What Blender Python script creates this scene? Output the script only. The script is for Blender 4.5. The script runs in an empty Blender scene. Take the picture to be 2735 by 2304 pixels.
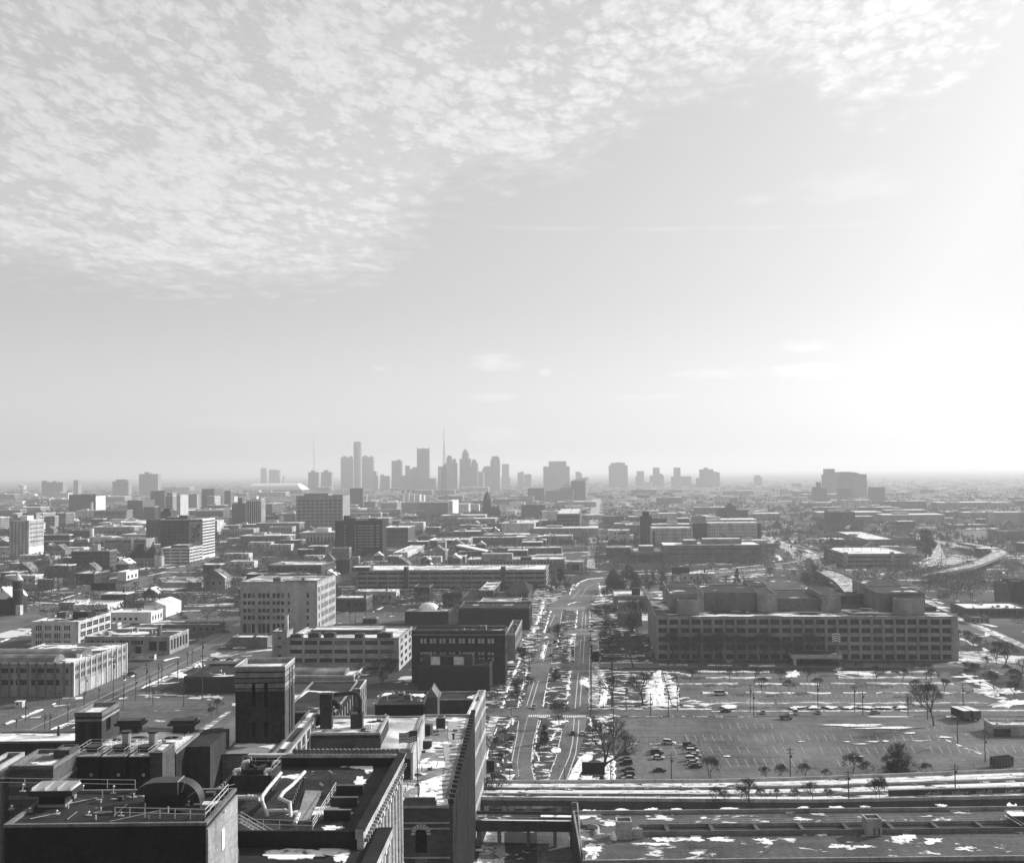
import bpy, math, random
from mathutils import Vector, Matrix
random.seed(7)
rnd = random.Random(11)
SC = bpy.context.scene
COL = SC.collection
R_ = math.radians

# ------------------------------------------------------------------ camera
F, IW, IH = 3000.0, 2735.0, 2304.0
CAMZ = 100.0
cam = bpy.data.cameras.new('camera'); cam_ob = bpy.data.objects.new('camera', cam); COL.objects.link(cam_ob)
cam.sensor_width = 36.0; cam.lens = F / IW * 36.0; cam.clip_start = 1.0; cam.clip_end = 120000.0
CR = Matrix.Rotation(R_(4.25), 3, 'Z') @ Matrix.Rotation(R_(90 + 2.02), 3, 'X') @ Matrix.Rotation(R_(-0.6), 3, 'Z')
cam_ob.matrix_world = Matrix.Translation((0, 0, CAMZ)) @ CR.to_4x4()
SC.camera = cam_ob
CO = Vector((0, 0, CAMZ))

CROP = {'A': (0, 1750, 2.991), 'B': (600, 1750, 2.991), 'C': (1200, 1750, 2.991), 'D': (1900, 1750, 2.508),
        'E': (0, 1400, 2.991), 'F': (500, 1400, 2.991), 'G': (1100, 1400, 3.208), 'H': (1650, 1400, 3.807),
        'I': (2150, 1400, 3.579), 'J': (0, 1240, 4.188), 'K': (400, 1240, 4.188), 'L': (850, 1140, 4.188),
        'M': (1250, 1140, 3.834), 'N': (1700, 1200, 4.188), 'O': (2150, 1200, 3.579), 'S': (0, 0, 1.0), 'T': (0, 0, .7657)}
def px(c, x, y):
    a = CROP[c]
    return a[0] + x / a[2], a[1] + y / a[2]
def ray(c, x, y):
    u, v = px(c, x, y)
    return (CR @ Vector(((u - IW / 2) / F, -(v - IH / 2) / F, -1.0))).normalized()
def G(c, x, y, z=0.0):
    """point of the horizontal plane z that the line of sight meets"""
    d = ray(c, x, y)
    t = (z - CAMZ) / d.z
    return CO + d * t
def vplane(c, x, y, p, n):
    d = ray(c, x, y)
    t = (p - CO).dot(n) / d.dot(n)
    return CO + d * t

# ------------------------------------------------------------------ mesh builder
class MB:
    def __init__(s): s.v = []; s.f = []; s.m = []
    def quad(s, a, b, c, d, m=0):
        i = len(s.v); s.v += [tuple(a), tuple(b), tuple(c), tuple(d)]; s.f.append((i, i+1, i+2, i+3)); s.m.append(m)
    def tri(s, a, b, c, m=0):
        i = len(s.v); s.v += [tuple(a), tuple(b), tuple(c)]; s.f.append((i, i+1, i+2)); s.m.append(m)
    def poly(s, pts, m=0):
        i = len(s.v); s.v += [tuple(p) for p in pts]; s.f.append(tuple(range(i, i+len(pts)))); s.m.append(m)
    def box(s, x0, y0, z0, x1, y1, z1, m=0, mt=None, skip=''):
        i = len(s.v)
        s.v += [(x0,y0,z0),(x1,y0,z0),(x1,y1,z0),(x0,y1,z0),(x0,y0,z1),(x1,y0,z1),(x1,y1,z1),(x0,y1,z1)]
        for k, q, mm in (('b',(0,3,2,1),m),('t',(4,5,6,7),m if mt is None else mt),('f',(0,1,5,4),m),('r',(1,2,6,5),m),('k',(2,3,7,6),m),('l',(3,0,4,7),m)):
            if k in skip: continue
            s.f.append(tuple(i+a for a in q)); s.m.append(mm)
    def prism(s, pts, z0, z1, m=0, mt=None):
        n = len(pts); i = len(s.v)
        s.v += [(p[0], p[1], z0) for p in pts] + [(p[0], p[1], z1) for p in pts]
        for k in range(n):
            j = (k+1) % n; s.f.append((i+k, i+j, i+n+j, i+n+k)); s.m.append(m)
        s.f.append(tuple(i+n+k for k in range(n))); s.m.append(m if mt is None else mt)
        s.f.append(tuple(i+n-1-k for k in range(n))); s.m.append(m)
    def extr(s, prof, x0, x1, m=0, axis='x'):
        """profile of (a,z) swept along x (or y)"""
        n = len(prof); i = len(s.v)
        g = (lambda a, z, t: (t, a, z)) if axis == 'x' else (lambda a, z, t: (a, t, z))
        s.v += [g(a, z, x0) for a, z in prof] + [g(a, z, x1) for a, z in prof]
        for k in range(n):
            j = (k+1) % n; s.f.append((i+k, i+j, i+n+j, i+n+k)); s.m.append(m)
        s.f.append(tuple(i+k for k in range(n))); s.m.append(m)
        s.f.append(tuple(i+n+k for k in reversed(range(n)))); s.m.append(m)
    def tube(s, a, b, r0, r1=None, n=6, m=0, cap=True):
        a = Vector(a); b = Vector(b); r1 = r0 if r1 is None else r1
        d = (b-a)
        if d.length < 1e-6: return
        d.normalize()
        u = d.orthogonal().normalized(); w = d.cross(u)
        i = len(s.v)
        for p, r in ((a, r0), (b, r1)):
            for k in range(n):
                t = 2*math.pi*k/n; q = p + u*(r*math.cos(t)) + w*(r*math.sin(t)); s.v.append(tuple(q))
        for k in range(n):
            j = (k+1) % n; s.f.append((i+k, i+j, i+n+j, i+n+k)); s.m.append(m)
        if cap and n < 12:
            s.f.append(tuple(i+n+k for k in range(n))); s.m.append(m)
            s.f.append(tuple(i+k for k in reversed(range(n)))); s.m.append(m)
        elif cap:
            s.f.append(tuple(i+n+k for k in range(n))); s.m.append(m)
    def cone(s, x, y, z0, z1, r, n=10, m=0):
        for k in range(n):
            a, b = 2*math.pi*k/n, 2*math.pi*(k+1)/n
            s.tri((x+r*math.cos(a), y+r*math.sin(a), z0), (x+r*math.cos(b), y+r*math.sin(b), z0), (x, y, z1), m)
    def dome(s, x, y, z, rx, ry, rz, n=12, k=5, m=0):
        rows = []
        for j in range(k+1):
            ph = math.pi/2*j/k
            rows.append([(x+rx*math.cos(ph)*math.cos(2*math.pi*i/n), y+ry*math.cos(ph)*math.sin(2*math.pi*i/n), z+rz*math.sin(ph)) for i in range(n)])
        for j in range(k):
            for i in range(n):
                s.quad(rows[j][i], rows[j][(i+1)%n], rows[j+1][(i+1)%n], rows[j+1][i], m)
    def mesh(s, name, mats):
        me = bpy.data.meshes.new(name)
        me.from_pydata(s.v, [], s.f)
        for mt in mats: me.materials.append(mt)
        if any(s.m): me.polygons.foreach_set('material_index', s.m)
        me.update(); return me
    def build(s, name, mats, parent=None, loc=(0,0,0), rz=0):
        if not isinstance(mats, (list, tuple)): mats = [mats]
        return put(name, s.mesh(name, mats), parent, loc, rz)
def put(name, me, parent=None, loc=(0,0,0), rz=0):
    o = bpy.data.objects.new(name, me); COL.objects.link(o)
    o.location = loc; o.rotation_euler = (0, 0, rz)
    if parent is not None: o.parent = parent
    return o
def tag(o, label=None, cat=None, group=None, kind=None):
    if label: o['label'] = label
    if cat: o['category'] = cat
    if group: o['group'] = group
    if kind: o['kind'] = kind
    return o
def empty(name, loc=(0,0,0), rz=0, label=None, cat=None, group=None):
    o = bpy.data.objects.new(name, None); COL.objects.link(o); o.empty_display_size = .5
    o.location = loc; o.rotation_euler = (0, 0, rz)
    return tag(o, label, cat, group)
CH = {}
def kids(root):
    return [o for o in COL.objects if o.parent is root] if root not in CH else CH[root]
def copy_thing(root, loc, rz=0, scale=1.0, label=None, group=None, sx=None):
    if root.name not in CH:
        CH[root.name] = [(c, [g for g in bpy.data.objects if g.parent is c]) for c in bpy.data.objects if c.parent is root]
    r = root.copy(); COL.objects.link(r); r.location = loc; r.rotation_euler = (0, 0, rz); r.scale = (scale*(sx or 1), scale, scale)
    if label: r['label'] = label
    if group: r['group'] = group
    for c, gs in CH[root.name]:
        k = c.copy(); COL.objects.link(k); k.parent = r
        for g in gs:
            h = g.copy(); COL.objects.link(h); h.parent = k
    return r

# ------------------------------------------------------------------ node expressions
class X:
    nt = None
    def __init__(s, sock): s.k = sock
    @staticmethod
    def op(o, *a, clamp=False):
        n = X.nt.nodes.new('ShaderNodeMath'); n.operation = o; n.use_clamp = clamp
        for i, v in enumerate(a):
            if isinstance(v, X): X.nt.links.new(v.k, n.inputs[i])
            else: n.inputs[i].default_value = float(v)
        return X(n.outputs[0])
    def __add__(s, o): return X.op('ADD', s, o)
    __radd__ = __add__
    def __mul__(s, o): return X.op('MULTIPLY', s, o)
    __rmul__ = __mul__
    def __sub__(s, o): return X.op('SUBTRACT', s, o)
    def __rsub__(s, o): return X.op('SUBTRACT', o, s)
    def __truediv__(s, o): return X.op('DIVIDE', s, o)
    def __pow__(s, o): return X.op('POWER', s, o)
def sstep(x, a, b):
    n = X.nt.nodes.new('ShaderNodeMapRange'); n.interpolation_type = 'SMOOTHSTEP'
    X.nt.links.new(x.k, n.inputs[0])
    for i, v in ((1, a), (2, b)):
        if isinstance(v, X): X.nt.links.new(v.k, n.inputs[i])
        else: n.inputs[i].default_value = v
    n.inputs[3].default_value = 0; n.inputs[4].default_value = 1
    return X(n.outputs[0])
def lerp(a, b, t): return a + (b - a) * t if isinstance(a, X) else (b - a) * t + a
def noise(vec, scale, detail=3, rough=.5, dist=0.0):
    n = X.nt.nodes.new('ShaderNodeTexNoise'); n.inputs['Scale'].default_value = scale
    n.inputs['Detail'].default_value = detail; n.inputs['Roughness'].default_value = rough; n.inputs['Distortion'].default_value = dist
    if vec is not None: X.nt.links.new(vec, n.inputs['Vector'])
    return X(n.outputs[0])
def vor(vec, scale, feat='SMOOTH_F1', sm=.6, rand=1.0):
    n = X.nt.nodes.new('ShaderNodeTexVoronoi'); n.feature = feat; n.inputs['Scale'].default_value = scale
    if feat == 'SMOOTH_F1': n.inputs['Smoothness'].default_value = sm
    n.inputs['Randomness'].default_value = rand
    X.nt.links.new(vec, n.inputs['Vector']); return X(n.outputs[0])
def comb(x, y, z=0.0):
    n = X.nt.nodes.new('ShaderNodeCombineXYZ')
    for i, v in enumerate((x, y, z)):
        if isinstance(v, X): X.nt.links.new(v.k, n.inputs[i])
        else: n.inputs[i].default_value = v
    return n.outputs[0]
def sepx(sock):
    n = X.nt.nodes.new('ShaderNodeSeparateXYZ'); X.nt.links.new(sock, n.inputs[0]); return [X(o) for o in n.outputs]
def gpos(scale=(1,1,1)):
    n = X.nt.nodes.new('ShaderNodeNewGeometry')
    if scale == (1,1,1): return n.outputs['Position']
    m = X.nt.nodes.new('ShaderNodeMapping'); m.inputs['Scale'].default_value = scale
    X.nt.links.new(n.outputs['Position'], m.inputs['Vector']); return m.outputs[0]
def lpos(scale=(1,1,1)):
    n = X.nt.nodes.new('ShaderNodeTexCoord'); m = X.nt.nodes.new('ShaderNodeMapping'); m.inputs['Scale'].default_value = scale
    X.nt.links.new(n.outputs['Object'], m.inputs['Vector']); return m.outputs[0]

# ------------------------------------------------------------------ materials (the photograph is black and white: all greys)
def newmat(name):
    m = bpy.data.materials.new(name); m.use_nodes = True; nt = m.node_tree; X.nt = nt
    b = nt.nodes['Principled BSDF']; return m, nt, b
def setv(nt, b, e, rough, bump=None, spec=.07, metal=0):
    c = comb(e, e, e); nt.links.new(c, b.inputs['Base Color'])
    if isinstance(rough, X): nt.links.new(rough.k, b.inputs['Roughness'])
    else: b.inputs['Roughness'].default_value = rough
    b.inputs['Specular IOR Level'].default_value = spec; b.inputs['Metallic'].default_value = metal
    if bump is not None:
        n = nt.nodes.new('ShaderNodeBump'); n.inputs['Strength'].default_value = .5; n.inputs['Distance'].default_value = .15
        nt.links.new(bump.k, n.inputs['Height']); nt.links.new(n.outputs[0], b.inputs['Normal'])
def m_wall(name, v, var=.3, rough=.85, brick=True, streak=True):
    m, nt, b = newmat(name)
    n1 = noise(gpos((1,1,.35)), .18, 4, .6); n2 = noise(gpos((1,1,.6)), 1.3, 6, .75)
    n4 = noise(gpos((.15,.15,1)), 2.2, 3, .6); n5 = noise(gpos((1,1,2.2)), 3.2, 4, .8)
    e = (n1 - .5) * (var*5.0) + (n2 - .5) * (var*5.0) + (n4 - .5) * (var*3.0) + (n5 - .5) * (var*4.0) + 1.0
    if streak:
        n3 = noise(gpos((1,1,.06)), 1.1, 3, .6); e = e - sstep(n3, .55, .8) * (var*.7)
    e = X.op('MAXIMUM', e * v, v*.25)
    setv(nt, b, e, rough, n2 if brick else None, .08); return m
def m_plain(name, v, var=.12, rough=.6, metal=0, spec=.4, sc=.8):
    m, nt, b = newmat(name)
    n2 = noise(gpos(), sc, 4, .6); e = ((n2 - .5) * (var*2) + 1.0) * v
    setv(nt, b, e, rough, None, spec, metal); return m
SNOW = .78
def m_roof(name, v, snow=.3, sc=.06, rough=.7, snowv=SNOW, seams=False):
    """roofing with puddle stains and left-over snow"""
    m, nt, b = newmat(name)
    n1 = noise(gpos(), .12, 5, .6); n2 = noise(gpos(), 1.1, 4, .7)
    base = ((n1 - .5) * 1.7 + (n2 - .5) * 1.2 + 1.0) * v; pt = vor(gpos((1,1,1)), .16, 'F1'); base = base * (sstep(pt, .2, .9) * .5 + .75)
    base = base + sstep(n1, .58, .66) * (v * .35)
    if seams:
        xx, yy, _z = sepx(gpos()); w = X.op('MINIMUM', X.op('PINGPONG', xx, .6), X.op('PINGPONG', yy, 4.0)); base = base * (1.0 - sstep(w, .09, .0) * .6)
    s1 = noise(gpos((1, 1.6, 1)), sc, 5, .55, .4)
    t = 1.0 - snow
    mk = sstep(s1, .30 + t*.36, .33 + t*.36)
    sn = (n2 - .5) * .12 + snowv
    e = lerp(base, sn, mk)
    r = lerp(mk * 0.0 + rough, .6, mk)
    setv(nt, b, X.op('MAXIMUM', e, .01), r, n2); return m
M = {}
for k, v in dict(w05=.02, w08=.042, w12=.08, w18=.15, w25=.25, w35=.36, w45=.50, w60=.66).items():
    M[k] = m_wall('masonry_' + k, v)
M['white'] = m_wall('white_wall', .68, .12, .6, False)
M['conc'] = m_wall('concrete', .26, .22, .8)
M['tar'] = m_roof('tar_roof', .03, .12); M['tar_seam'] = m_roof('seamed_tar_roof', .032, .08, seams=True)
M['tar_snow'] = m_roof('tar_roof_with_snow', .06, .48)
M['grav'] = m_roof('gravel_roof', .24, .36)
M['light'] = m_roof('light_roof', .52, .42)
M['snowroof'] = m_roof('snowy_roof', .25, .75)
M['metal_roof'] = m_roof('ribbed_metal_roof', .16, .05, rough=.45, seams=True)
M['trim'] = m_wall('stone_trim', .42, .2, .8)
M['darktrim'] = m_plain('dark_trim', .05, .2, .6)
M['steel'] = m_plain('galvanised_steel', .42, .25, .42, .6)
M['paint'] = m_plain('white_paint', .75, .1, .5)
M['rail'] = m_plain('railing_paint', .55, .1, .5)
M['black'] = m_plain('black_metal', .015, .2, .5)
M['duct'] = m_plain('weathered_duct', .032, .35, .5, .3)
M['pole'] = m_plain('weathered_pole', .05, .2, .8)
M['bark'] = m_plain('bark', .045, .3, .95, sc=3)
M['twig'] = m_plain('twigs', .055, .3, .95, sc=2)
M['ever'] = m_plain('evergreen_needles', .03, .4, .9, sc=1)
def m_snow():
    m, nt, b = newmat('snow'); n = noise(gpos((1,.8,1)), .5, 5, .62); q = noise(gpos(), 5.0, 3, .6)
    setv(nt, b, lerp(.14, .80, sstep(n, .33, .45)) * (q * .3 + .85), .75, n, .2); return m
M['snow'] = m_snow(); M['ice'] = m_plain('grey_ice', .34, .4, .4, sc=.5)
M['rubber'] = m_plain('tyre_rubber', .02, .1, .8)
def m_glass(name, v, rough=.15):
    m, nt, b = newmat(name)
    n = noise(gpos(), .35, 2, .5); e = ((n - .5) * 1.2 + 1.0) * v
    setv(nt, b, X.op('MAXIMUM', e, .004), rough, None, .3); return m
M['gl0'] = m_glass('window_glass', .012); M['gl1'] = m_glass('window_glass_grey', .05, .25); M['gl2'] = m_glass('window_blind', .16, .5)
M['panel'] = m_plain('bright_window', .45, .1, .7)  # pale panes: the brightness of lit windows put into their colour
def m_far(name, v, cw=3.2, chh=3.6, dk=.55):
    """distant curtain wall: a grid of small windows in the wall itself"""
    m, nt, b = newmat(name)
    x, y, z = sepx(lpos())
    h = X.op('ADD', x, y)
    a = X.op('PINGPONG', h, cw/2) ; c = X.op('PINGPONG', z, chh/2)
    win = sstep(a, cw*.16, cw*.22) * sstep(c, chh*.17, chh*.24)
    n = noise(gpos(), .05, 3, .5); e = (1.0 - win * dk * (noise(lpos((.3,.3,.3)), 1.0, 1) * 1.2 + .3)) * ((n - .5) * .4 + 1.0) * v
    setv(nt, b, e, .6, None, .3); return m
M['far1'] = m_far('distant_dark_facade', .10); M['far2'] = m_far('distant_grey_facade', .22); M['far3'] = m_far('distant_pale_facade', .5, dk=.45)
M['farh'] = m_far('distant_banded_facade', .28, cw=200, dk=.7)
# ------------------------------------------------------------------ light
SUN_AZ, SUN_EL = R_(54), R_(24)     # azimuth clockwise from +Y
sd = Vector((math.sin(SUN_AZ)*math.cos(SUN_EL), math.cos(SUN_AZ)*math.cos(SUN_EL), math.sin(SUN_EL)))
sun = bpy.data.lights.new('sun', 'SUN'); sun.energy = 5.0; sun.angle = R_(.6); sun.color = (1, 1, 1)
sun_ob = bpy.data.objects.new('sun', sun); COL.objects.link(sun_ob)
sun_ob.rotation_euler = sd.to_track_quat('Z', 'Y').to_euler(); sun_ob.location = (0, 0, 400)
W = bpy.data.worlds.new('World'); SC.world = W; W.use_nodes = True
nt = W.node_tree; X.nt = nt
bg = nt.nodes['Background']
sky = nt.nodes.new('ShaderNodeTexSky'); sky.sky_type = 'NISHITA'; sky.sun_disc = False
sky.sun_elevation = SUN_EL; sky.sun_rotation = SUN_AZ; sky.dust_density = 2.5; sky.air_density = 1.0
bw = nt.nodes.new('ShaderNodeRGBToBW'); nt.links.new(sky.outputs[0], bw.inputs[0]); nish = X(bw.outputs[0])
tc = nt.nodes.new('ShaderNodeTexCoord'); D = tc.outputs['Generated']
x, y, z = sepx(D)
el = X.op('ARCSINE', z)
az = X.op('ARCTAN2', x, y)
zc = X.op('MAXIMUM', z, 0.0) + .045
u, v = x / zc, y / zc
# lower edge of the altocumulus sheet, azimuth -> elevation
edge = [(-60, 705), (250, 740), (600, 775), (850, 765), (1000, 720), (1100, 640), (1200, 540), (1400, 475), (1560, 440), (1700, 345), (1860, 285),
        (2040, 235), (2170, 215), (2200, 300), (2400, 300), (2560, 255), (2620, 150), (2700, 60), (2760, -20)]
AZ0, AZW = -.62, 1.24
pts = []
for a, b in edge:
    d = ray('S', a, b); pts.append(((math.atan2(d.x, d.y) - AZ0) / AZW, math.asin(d.z) / .6))
fc = nt.nodes.new('ShaderNodeFloatCurve'); cv = fc.mapping.curves[0]
fc.mapping.extend = 'HORIZONTAL'
cv.points[0].location = (0.0, pts[0][1]); cv.points[1].location = (1.0, pts[-1][1])
for p in pts: cv.points.new(*p)
fc.mapping.update()
nt.links.new(((az - AZ0) / AZW).k, fc.inputs['Value'])
bnd = X(fc.outputs[0]) * .6
big = noise(comb(u, v), .9, 3, .5)
fr = noise(comb(u, v), 9, 4, .6)
reg = sstep(el - bnd + (big - .5) * .07 + (fr - .5) * .12, -.02, .05)
# puffs and ripples of the sheet
LV = X.op('LOGARITHM', X.op('MAXIMUM', el, 0.0) + .074, math.e) * 38.8 - az * az * 24.0
AU = az * 57.0 + LV * .12
wu = AU + (noise(comb(AU, LV), .35, 3, .55) - .5) * .9
wv = LV + (noise(comb(AU + 31.0, LV), .35, 3, .55) - .5) * .9
n1 = noise(comb(wu * 1.0, wv * 1.15), 2.4, 6, .6)
n2 = vor(comb(wu, wv * 1.1), .92, 'F1')
n3 = vor(comb(wu + 5.0, wv * 1.1), 1.9, 'F1')
n0 = noise(comb(wu * .3, wv * .42), 1.0, 3, .5)
puff = (n1 - .5) * .85 + (.50 - n2) * .85 + (.5 - n3) * .3 + (n0 - .5) * .55 + .5
cover = noise(comb(AU * .09 + 2.0, LV * .12), 1.0, 3, .5)
th = sstep(az, -.45, .05) * .06 + .22 - (cover - .5) * 1.5
c1 = sstep(puff, th - .30, th + .55) * reg
thin = sstep(noise(comb(u * .6, v * 1.2), 2.4, 5, .6), .42, .8) * reg
# small ragged clouds lower down and the contrail
low = None
for (a, b, ra, rb, s) in [(1310, 968, 60, 26, .8), (1330, 975, 85, 18, .5), (1455, 994, 18, 12, .5), (1310, 1060, 70, 14, .5), (1015, 984, 22, 9, .35), (1330, 1160, 70, 30, .45),
                          (2150, 925, 70, 16, .5), (2210, 990, 170, 22, .55), (1900, 998, 110, 16, .4), (2280, 500, 150, 45, .30), (2020, 535, 60, 16, .3), (700, 1130, 220, 26, .22), (1720, 1060, 110, 12, .25)]:
    d = ray('S', a, b); a0, e0 = math.atan2(d.x, d.y), math.asin(d.z)
    qa = (az - a0) * (3000 / ra); qb = (el - e0) * (3000 / rb); q = qa * qa + qb * qb
    fz = noise(comb(az * 40.0, el * 110.0), 1.0, 5, .62)
    g = sstep(q - (fz - .5) * 3.2, 1.5, -.6) * s
    low = g if low is None else X.op('MAXIMUM', low, g)
d = ray('S', 1560, 611); a0, e0 = math.atan2(d.x, d.y), math.asin(d.z)
d2 = ray('S', 2300, 600); a1, e1 = math.atan2(d2.x, d2.y), math.asin(d2.z)
line = X.op('ABSOLUTE', el - e0 - (az - a0) * ((e1 - e0) / (a1 - a0)))
trail = sstep(line, .0028, .0002) * sstep(az, a0 - .12, a0 - .04) * sstep(az, a0 + .36, a0 + .04) * .32 * sstep(noise(comb(az * 25.0, el), 1, 2), .3, .6)
low = X.op('MAXIMUM', low, trail)
# light through thin high haze round the sun
dot0 = x * sd.x + y * sd.y + z * sd.z   # high haze and cloud glow towards the sun and are dull away from it
base = X.op('MINIMUM', (nish * .1) ** .5 * (1.02 + sstep(az, -.1, .45) * .07), .96) * (sstep(dot0, -.75, .02) * .78 + .22)
W.cycles.sampling_method = 'MANUAL'; W.cycles.sample_map_resolution = 128
cl = base * (1.22 + (n1 - .5) * .55 + (.45 - n2) * .10 + (n0 - .5) * .3) + .12 * sstep(dot0, -.5, .1)
sheet_ = reg * (sstep(az, .12, -.22) * .34 + .10)   # thin veil joining the puffs on the left
lum = lerp(base, cl, X.op('MAXIMUM', X.op('MAXIMUM', c1 * .95, thin * .55), sheet_))
lum = lerp(lum, base * 1.12 + .12, low)
hzb = sstep(el, .16, .0) * .20   # added glow that brightens the sky low over the horizon
fin = (lum + hzb) * 7.4
nt.links.new(comb(fin, fin, fin), bg.inputs[0]); bg.inputs[1].default_value = .1
SC.view_settings.view_transform = 'Standard'; SC.view_settings.look = 'None'
SC.view_settings.exposure = 0.4; SC.view_settings.gamma = 1.0
SC.cycles.use_denoising = True
SC.cycles.max_bounces = 6; SC.cycles.diffuse_bounces = 3; SC.cycles.volume_bounces = 0; SC.cycles.transparent_max_bounces = 8
SC.cycles.caustics_reflective = False; SC.cycles.caustics_refractive = False
# ------------------------------------------------------------------ haze
HZ = MB(); HZ.box(-45000, -400, -1.5, 45000, 76000, 330)
hm = bpy.data.materials.new('haze_air'); hm.use_nodes = True; hn = hm.node_tree
for n in list(hn.nodes):
    if n.type != 'OUTPUT_MATERIAL': hn.nodes.remove(n)
pv = hn.nodes.new('ShaderNodeVolumePrincipled'); pv.inputs['Density'].default_value = .000105
pv.inputs['Color'].default_value = (.92, .92, .92, 1); pv.inputs['Anisotropy'].default_value = .25
hn.links.new(pv.outputs[0], hn.nodes['Material Output'].inputs['Volume'])
hz = HZ.build('haze', hm); tag(hz, 'pale winter haze lying over the whole city out to the horizon', 'haze', kind='stuff')
hm.cycles.homogeneous_volume = True if hasattr(hm.cycles, 'homogeneous_volume') else True
# ------------------------------------------------------------------ base ground
gm, gn, gb = newmat('winter_ground')
p = gpos(); n1 = noise(p, .004, 5, .6); n2 = noise(p, .03, 5, .6); n3 = noise(gpos((1, 1, 1)), .35, 4, .65)
s1 = noise(gpos((1, 1, 1)), .018, 6, .62, .3)
vn = gn.nodes.new('ShaderNodeTexVoronoi'); vn.distance = 'CHEBYCHEV'; vn.inputs['Scale'].default_value = .017; vn.inputs['Randomness'].default_value = .75
gn.links.new(gpos(), vn.inputs['Vector']); cell = sepx(vn.outputs['Color'])[0]; edge_ = X(vn.outputs['Distance'])
gbase = ((n1 - .5) * 1.0 + (n2 - .5) * .9 + (n3 - .5) * .8 + 1.0) * (cell * .085 + .02)
mk = sstep(s1 + (cell - .5) * .16, .61, .635)
mk2 = sstep(noise(gpos((1.0, .7, 1)), .05, 6, .65, .5), .62, .65)
sn = (n3 - .5) * .15 + .70
setv(gn, gb, lerp(X.op('MAXIMUM', gbase, .02), sn, X.op('MAXIMUM', mk * .85, mk2)), .85, n3)
g_ = MB(); g_.quad((-44000, -390, 0), (44000, -390, 0), (44000, 75000, 0), (-44000, 75000, 0))
tag(g_.build('ground', gm), kind='structure')
# ------------------------------------------------------------------ building kit
def side_xf(side, W_, D_):
    """map (u along the face seen from outside, z, depth inward) to local x,y,z"""
    if side == 'F': return lambda u, z, d: (u, d, z)
    if side == 'R': return lambda u, z, d: (W_ - d, u, z)
    if side == 'L': return lambda u, z, d: (d, D_ - u, z)
    return lambda u, z, d: (W_ - u, D_ - d, z)
def facade(mb, side, W_, D_, z0, z1, us, zs, dep, m=0):
    P = side_xf(side, W_, D_); Lx = W_ if side in 'FB' else D_
    ub = [0.0]; 
    for a, b in us: ub += [a, b]
    ub.append(Lx); zb = [z0]
    for a, b in zs: zb += [a, b]
    zb.append(z1)
    for i in range(len(ub)-1):
        for j in range(len(zb)-1):
            a, b, c, d = ub[i], ub[i+1], zb[j], zb[j+1]
            if b-a < 1e-4 or d-c < 1e-4: continue
            if i % 2 == 1 and j % 2 == 1:
                mb.quad(P(a,c,0), P(a,c,dep), P(a,d,dep), P(a,d,0), m)
                mb.quad(P(b,c,dep), P(b,c,0), P(b,d,0), P(b,d,dep), m)
                mb.quad(P(a,c,0), P(b,c,0), P(b,c,dep), P(a,c,dep), m)
                mb.quad(P(a,d,dep), P(b,d,dep), P(b,d,0), P(a,d,0), m)
            else:
                mb.quad(P(a,c,0), P(b,c,0), P(b,d,0), P(a,d,0), m)
WM = {}
def win_mesh(w, h, mull, fr, gl):
    key = (round(w, 1), round(h, 1), mull, fr, gl)
    if key in WM: return WM[key]
    mb = MB(); w, h = w/2, h/2
    mb.quad((-w,0,-h), (w,0,-h), (w,0,h), (-w,0,h), 0)
    if mull:
        nx, nz = mull; t = max(.06, min(.16, w*.08))
        for i in range(nx+1):
            x = -w + 2*w*i/nx; x0 = max(-w, x-t/2); x1 = min(w, x+t/2)
            if i == 0: x1 = x0+t
            if i == nx: x0 = x1-t
            mb.box(x0, -.08, -h, x1, -.003, h, 1, skip='k')
        for i in range(nz+1):
            z = -h + 2*h*i/nz; z0 = max(-h, z-t/2); z1 = min(h, z+t/2)
            if i == 0: z1 = z0+t
            if i == nz: z0 = z1-t
            mb.box(-w, -.075, z0, w, -.004, z1, 1, skip='k')
    WM[key] = mb.mesh('window', [M[gl], M[fr]]); return WM[key]
SROT = {'F': 0, 'R': math.pi/2, 'L': -math.pi/2, 'B': math.pi}
NWIN = 0
def ivals(L_, n, fx, ml=.03, mr=.03, grp=1, gap=.18):
    """n window slots, each split into grp lights"""
    a, b = (L_*ml if ml < 1 else ml), L_ - (L_*mr if mr < 1 else mr); s = (b-a)/n; out = []
    for i in range(n):
        c = a+s*(i+.5); w = s*fx
        if grp == 1: out.append((c-w/2, c+w/2))
        else:
            g = w*gap/(grp-1) if grp > 1 else 0; ww = (w-g*(grp-1))/grp
            for k in range(grp): out.append((c-w/2+k*(ww+g), c-w/2+k*(ww+g)+ww))
    return out
BBX = []
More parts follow.
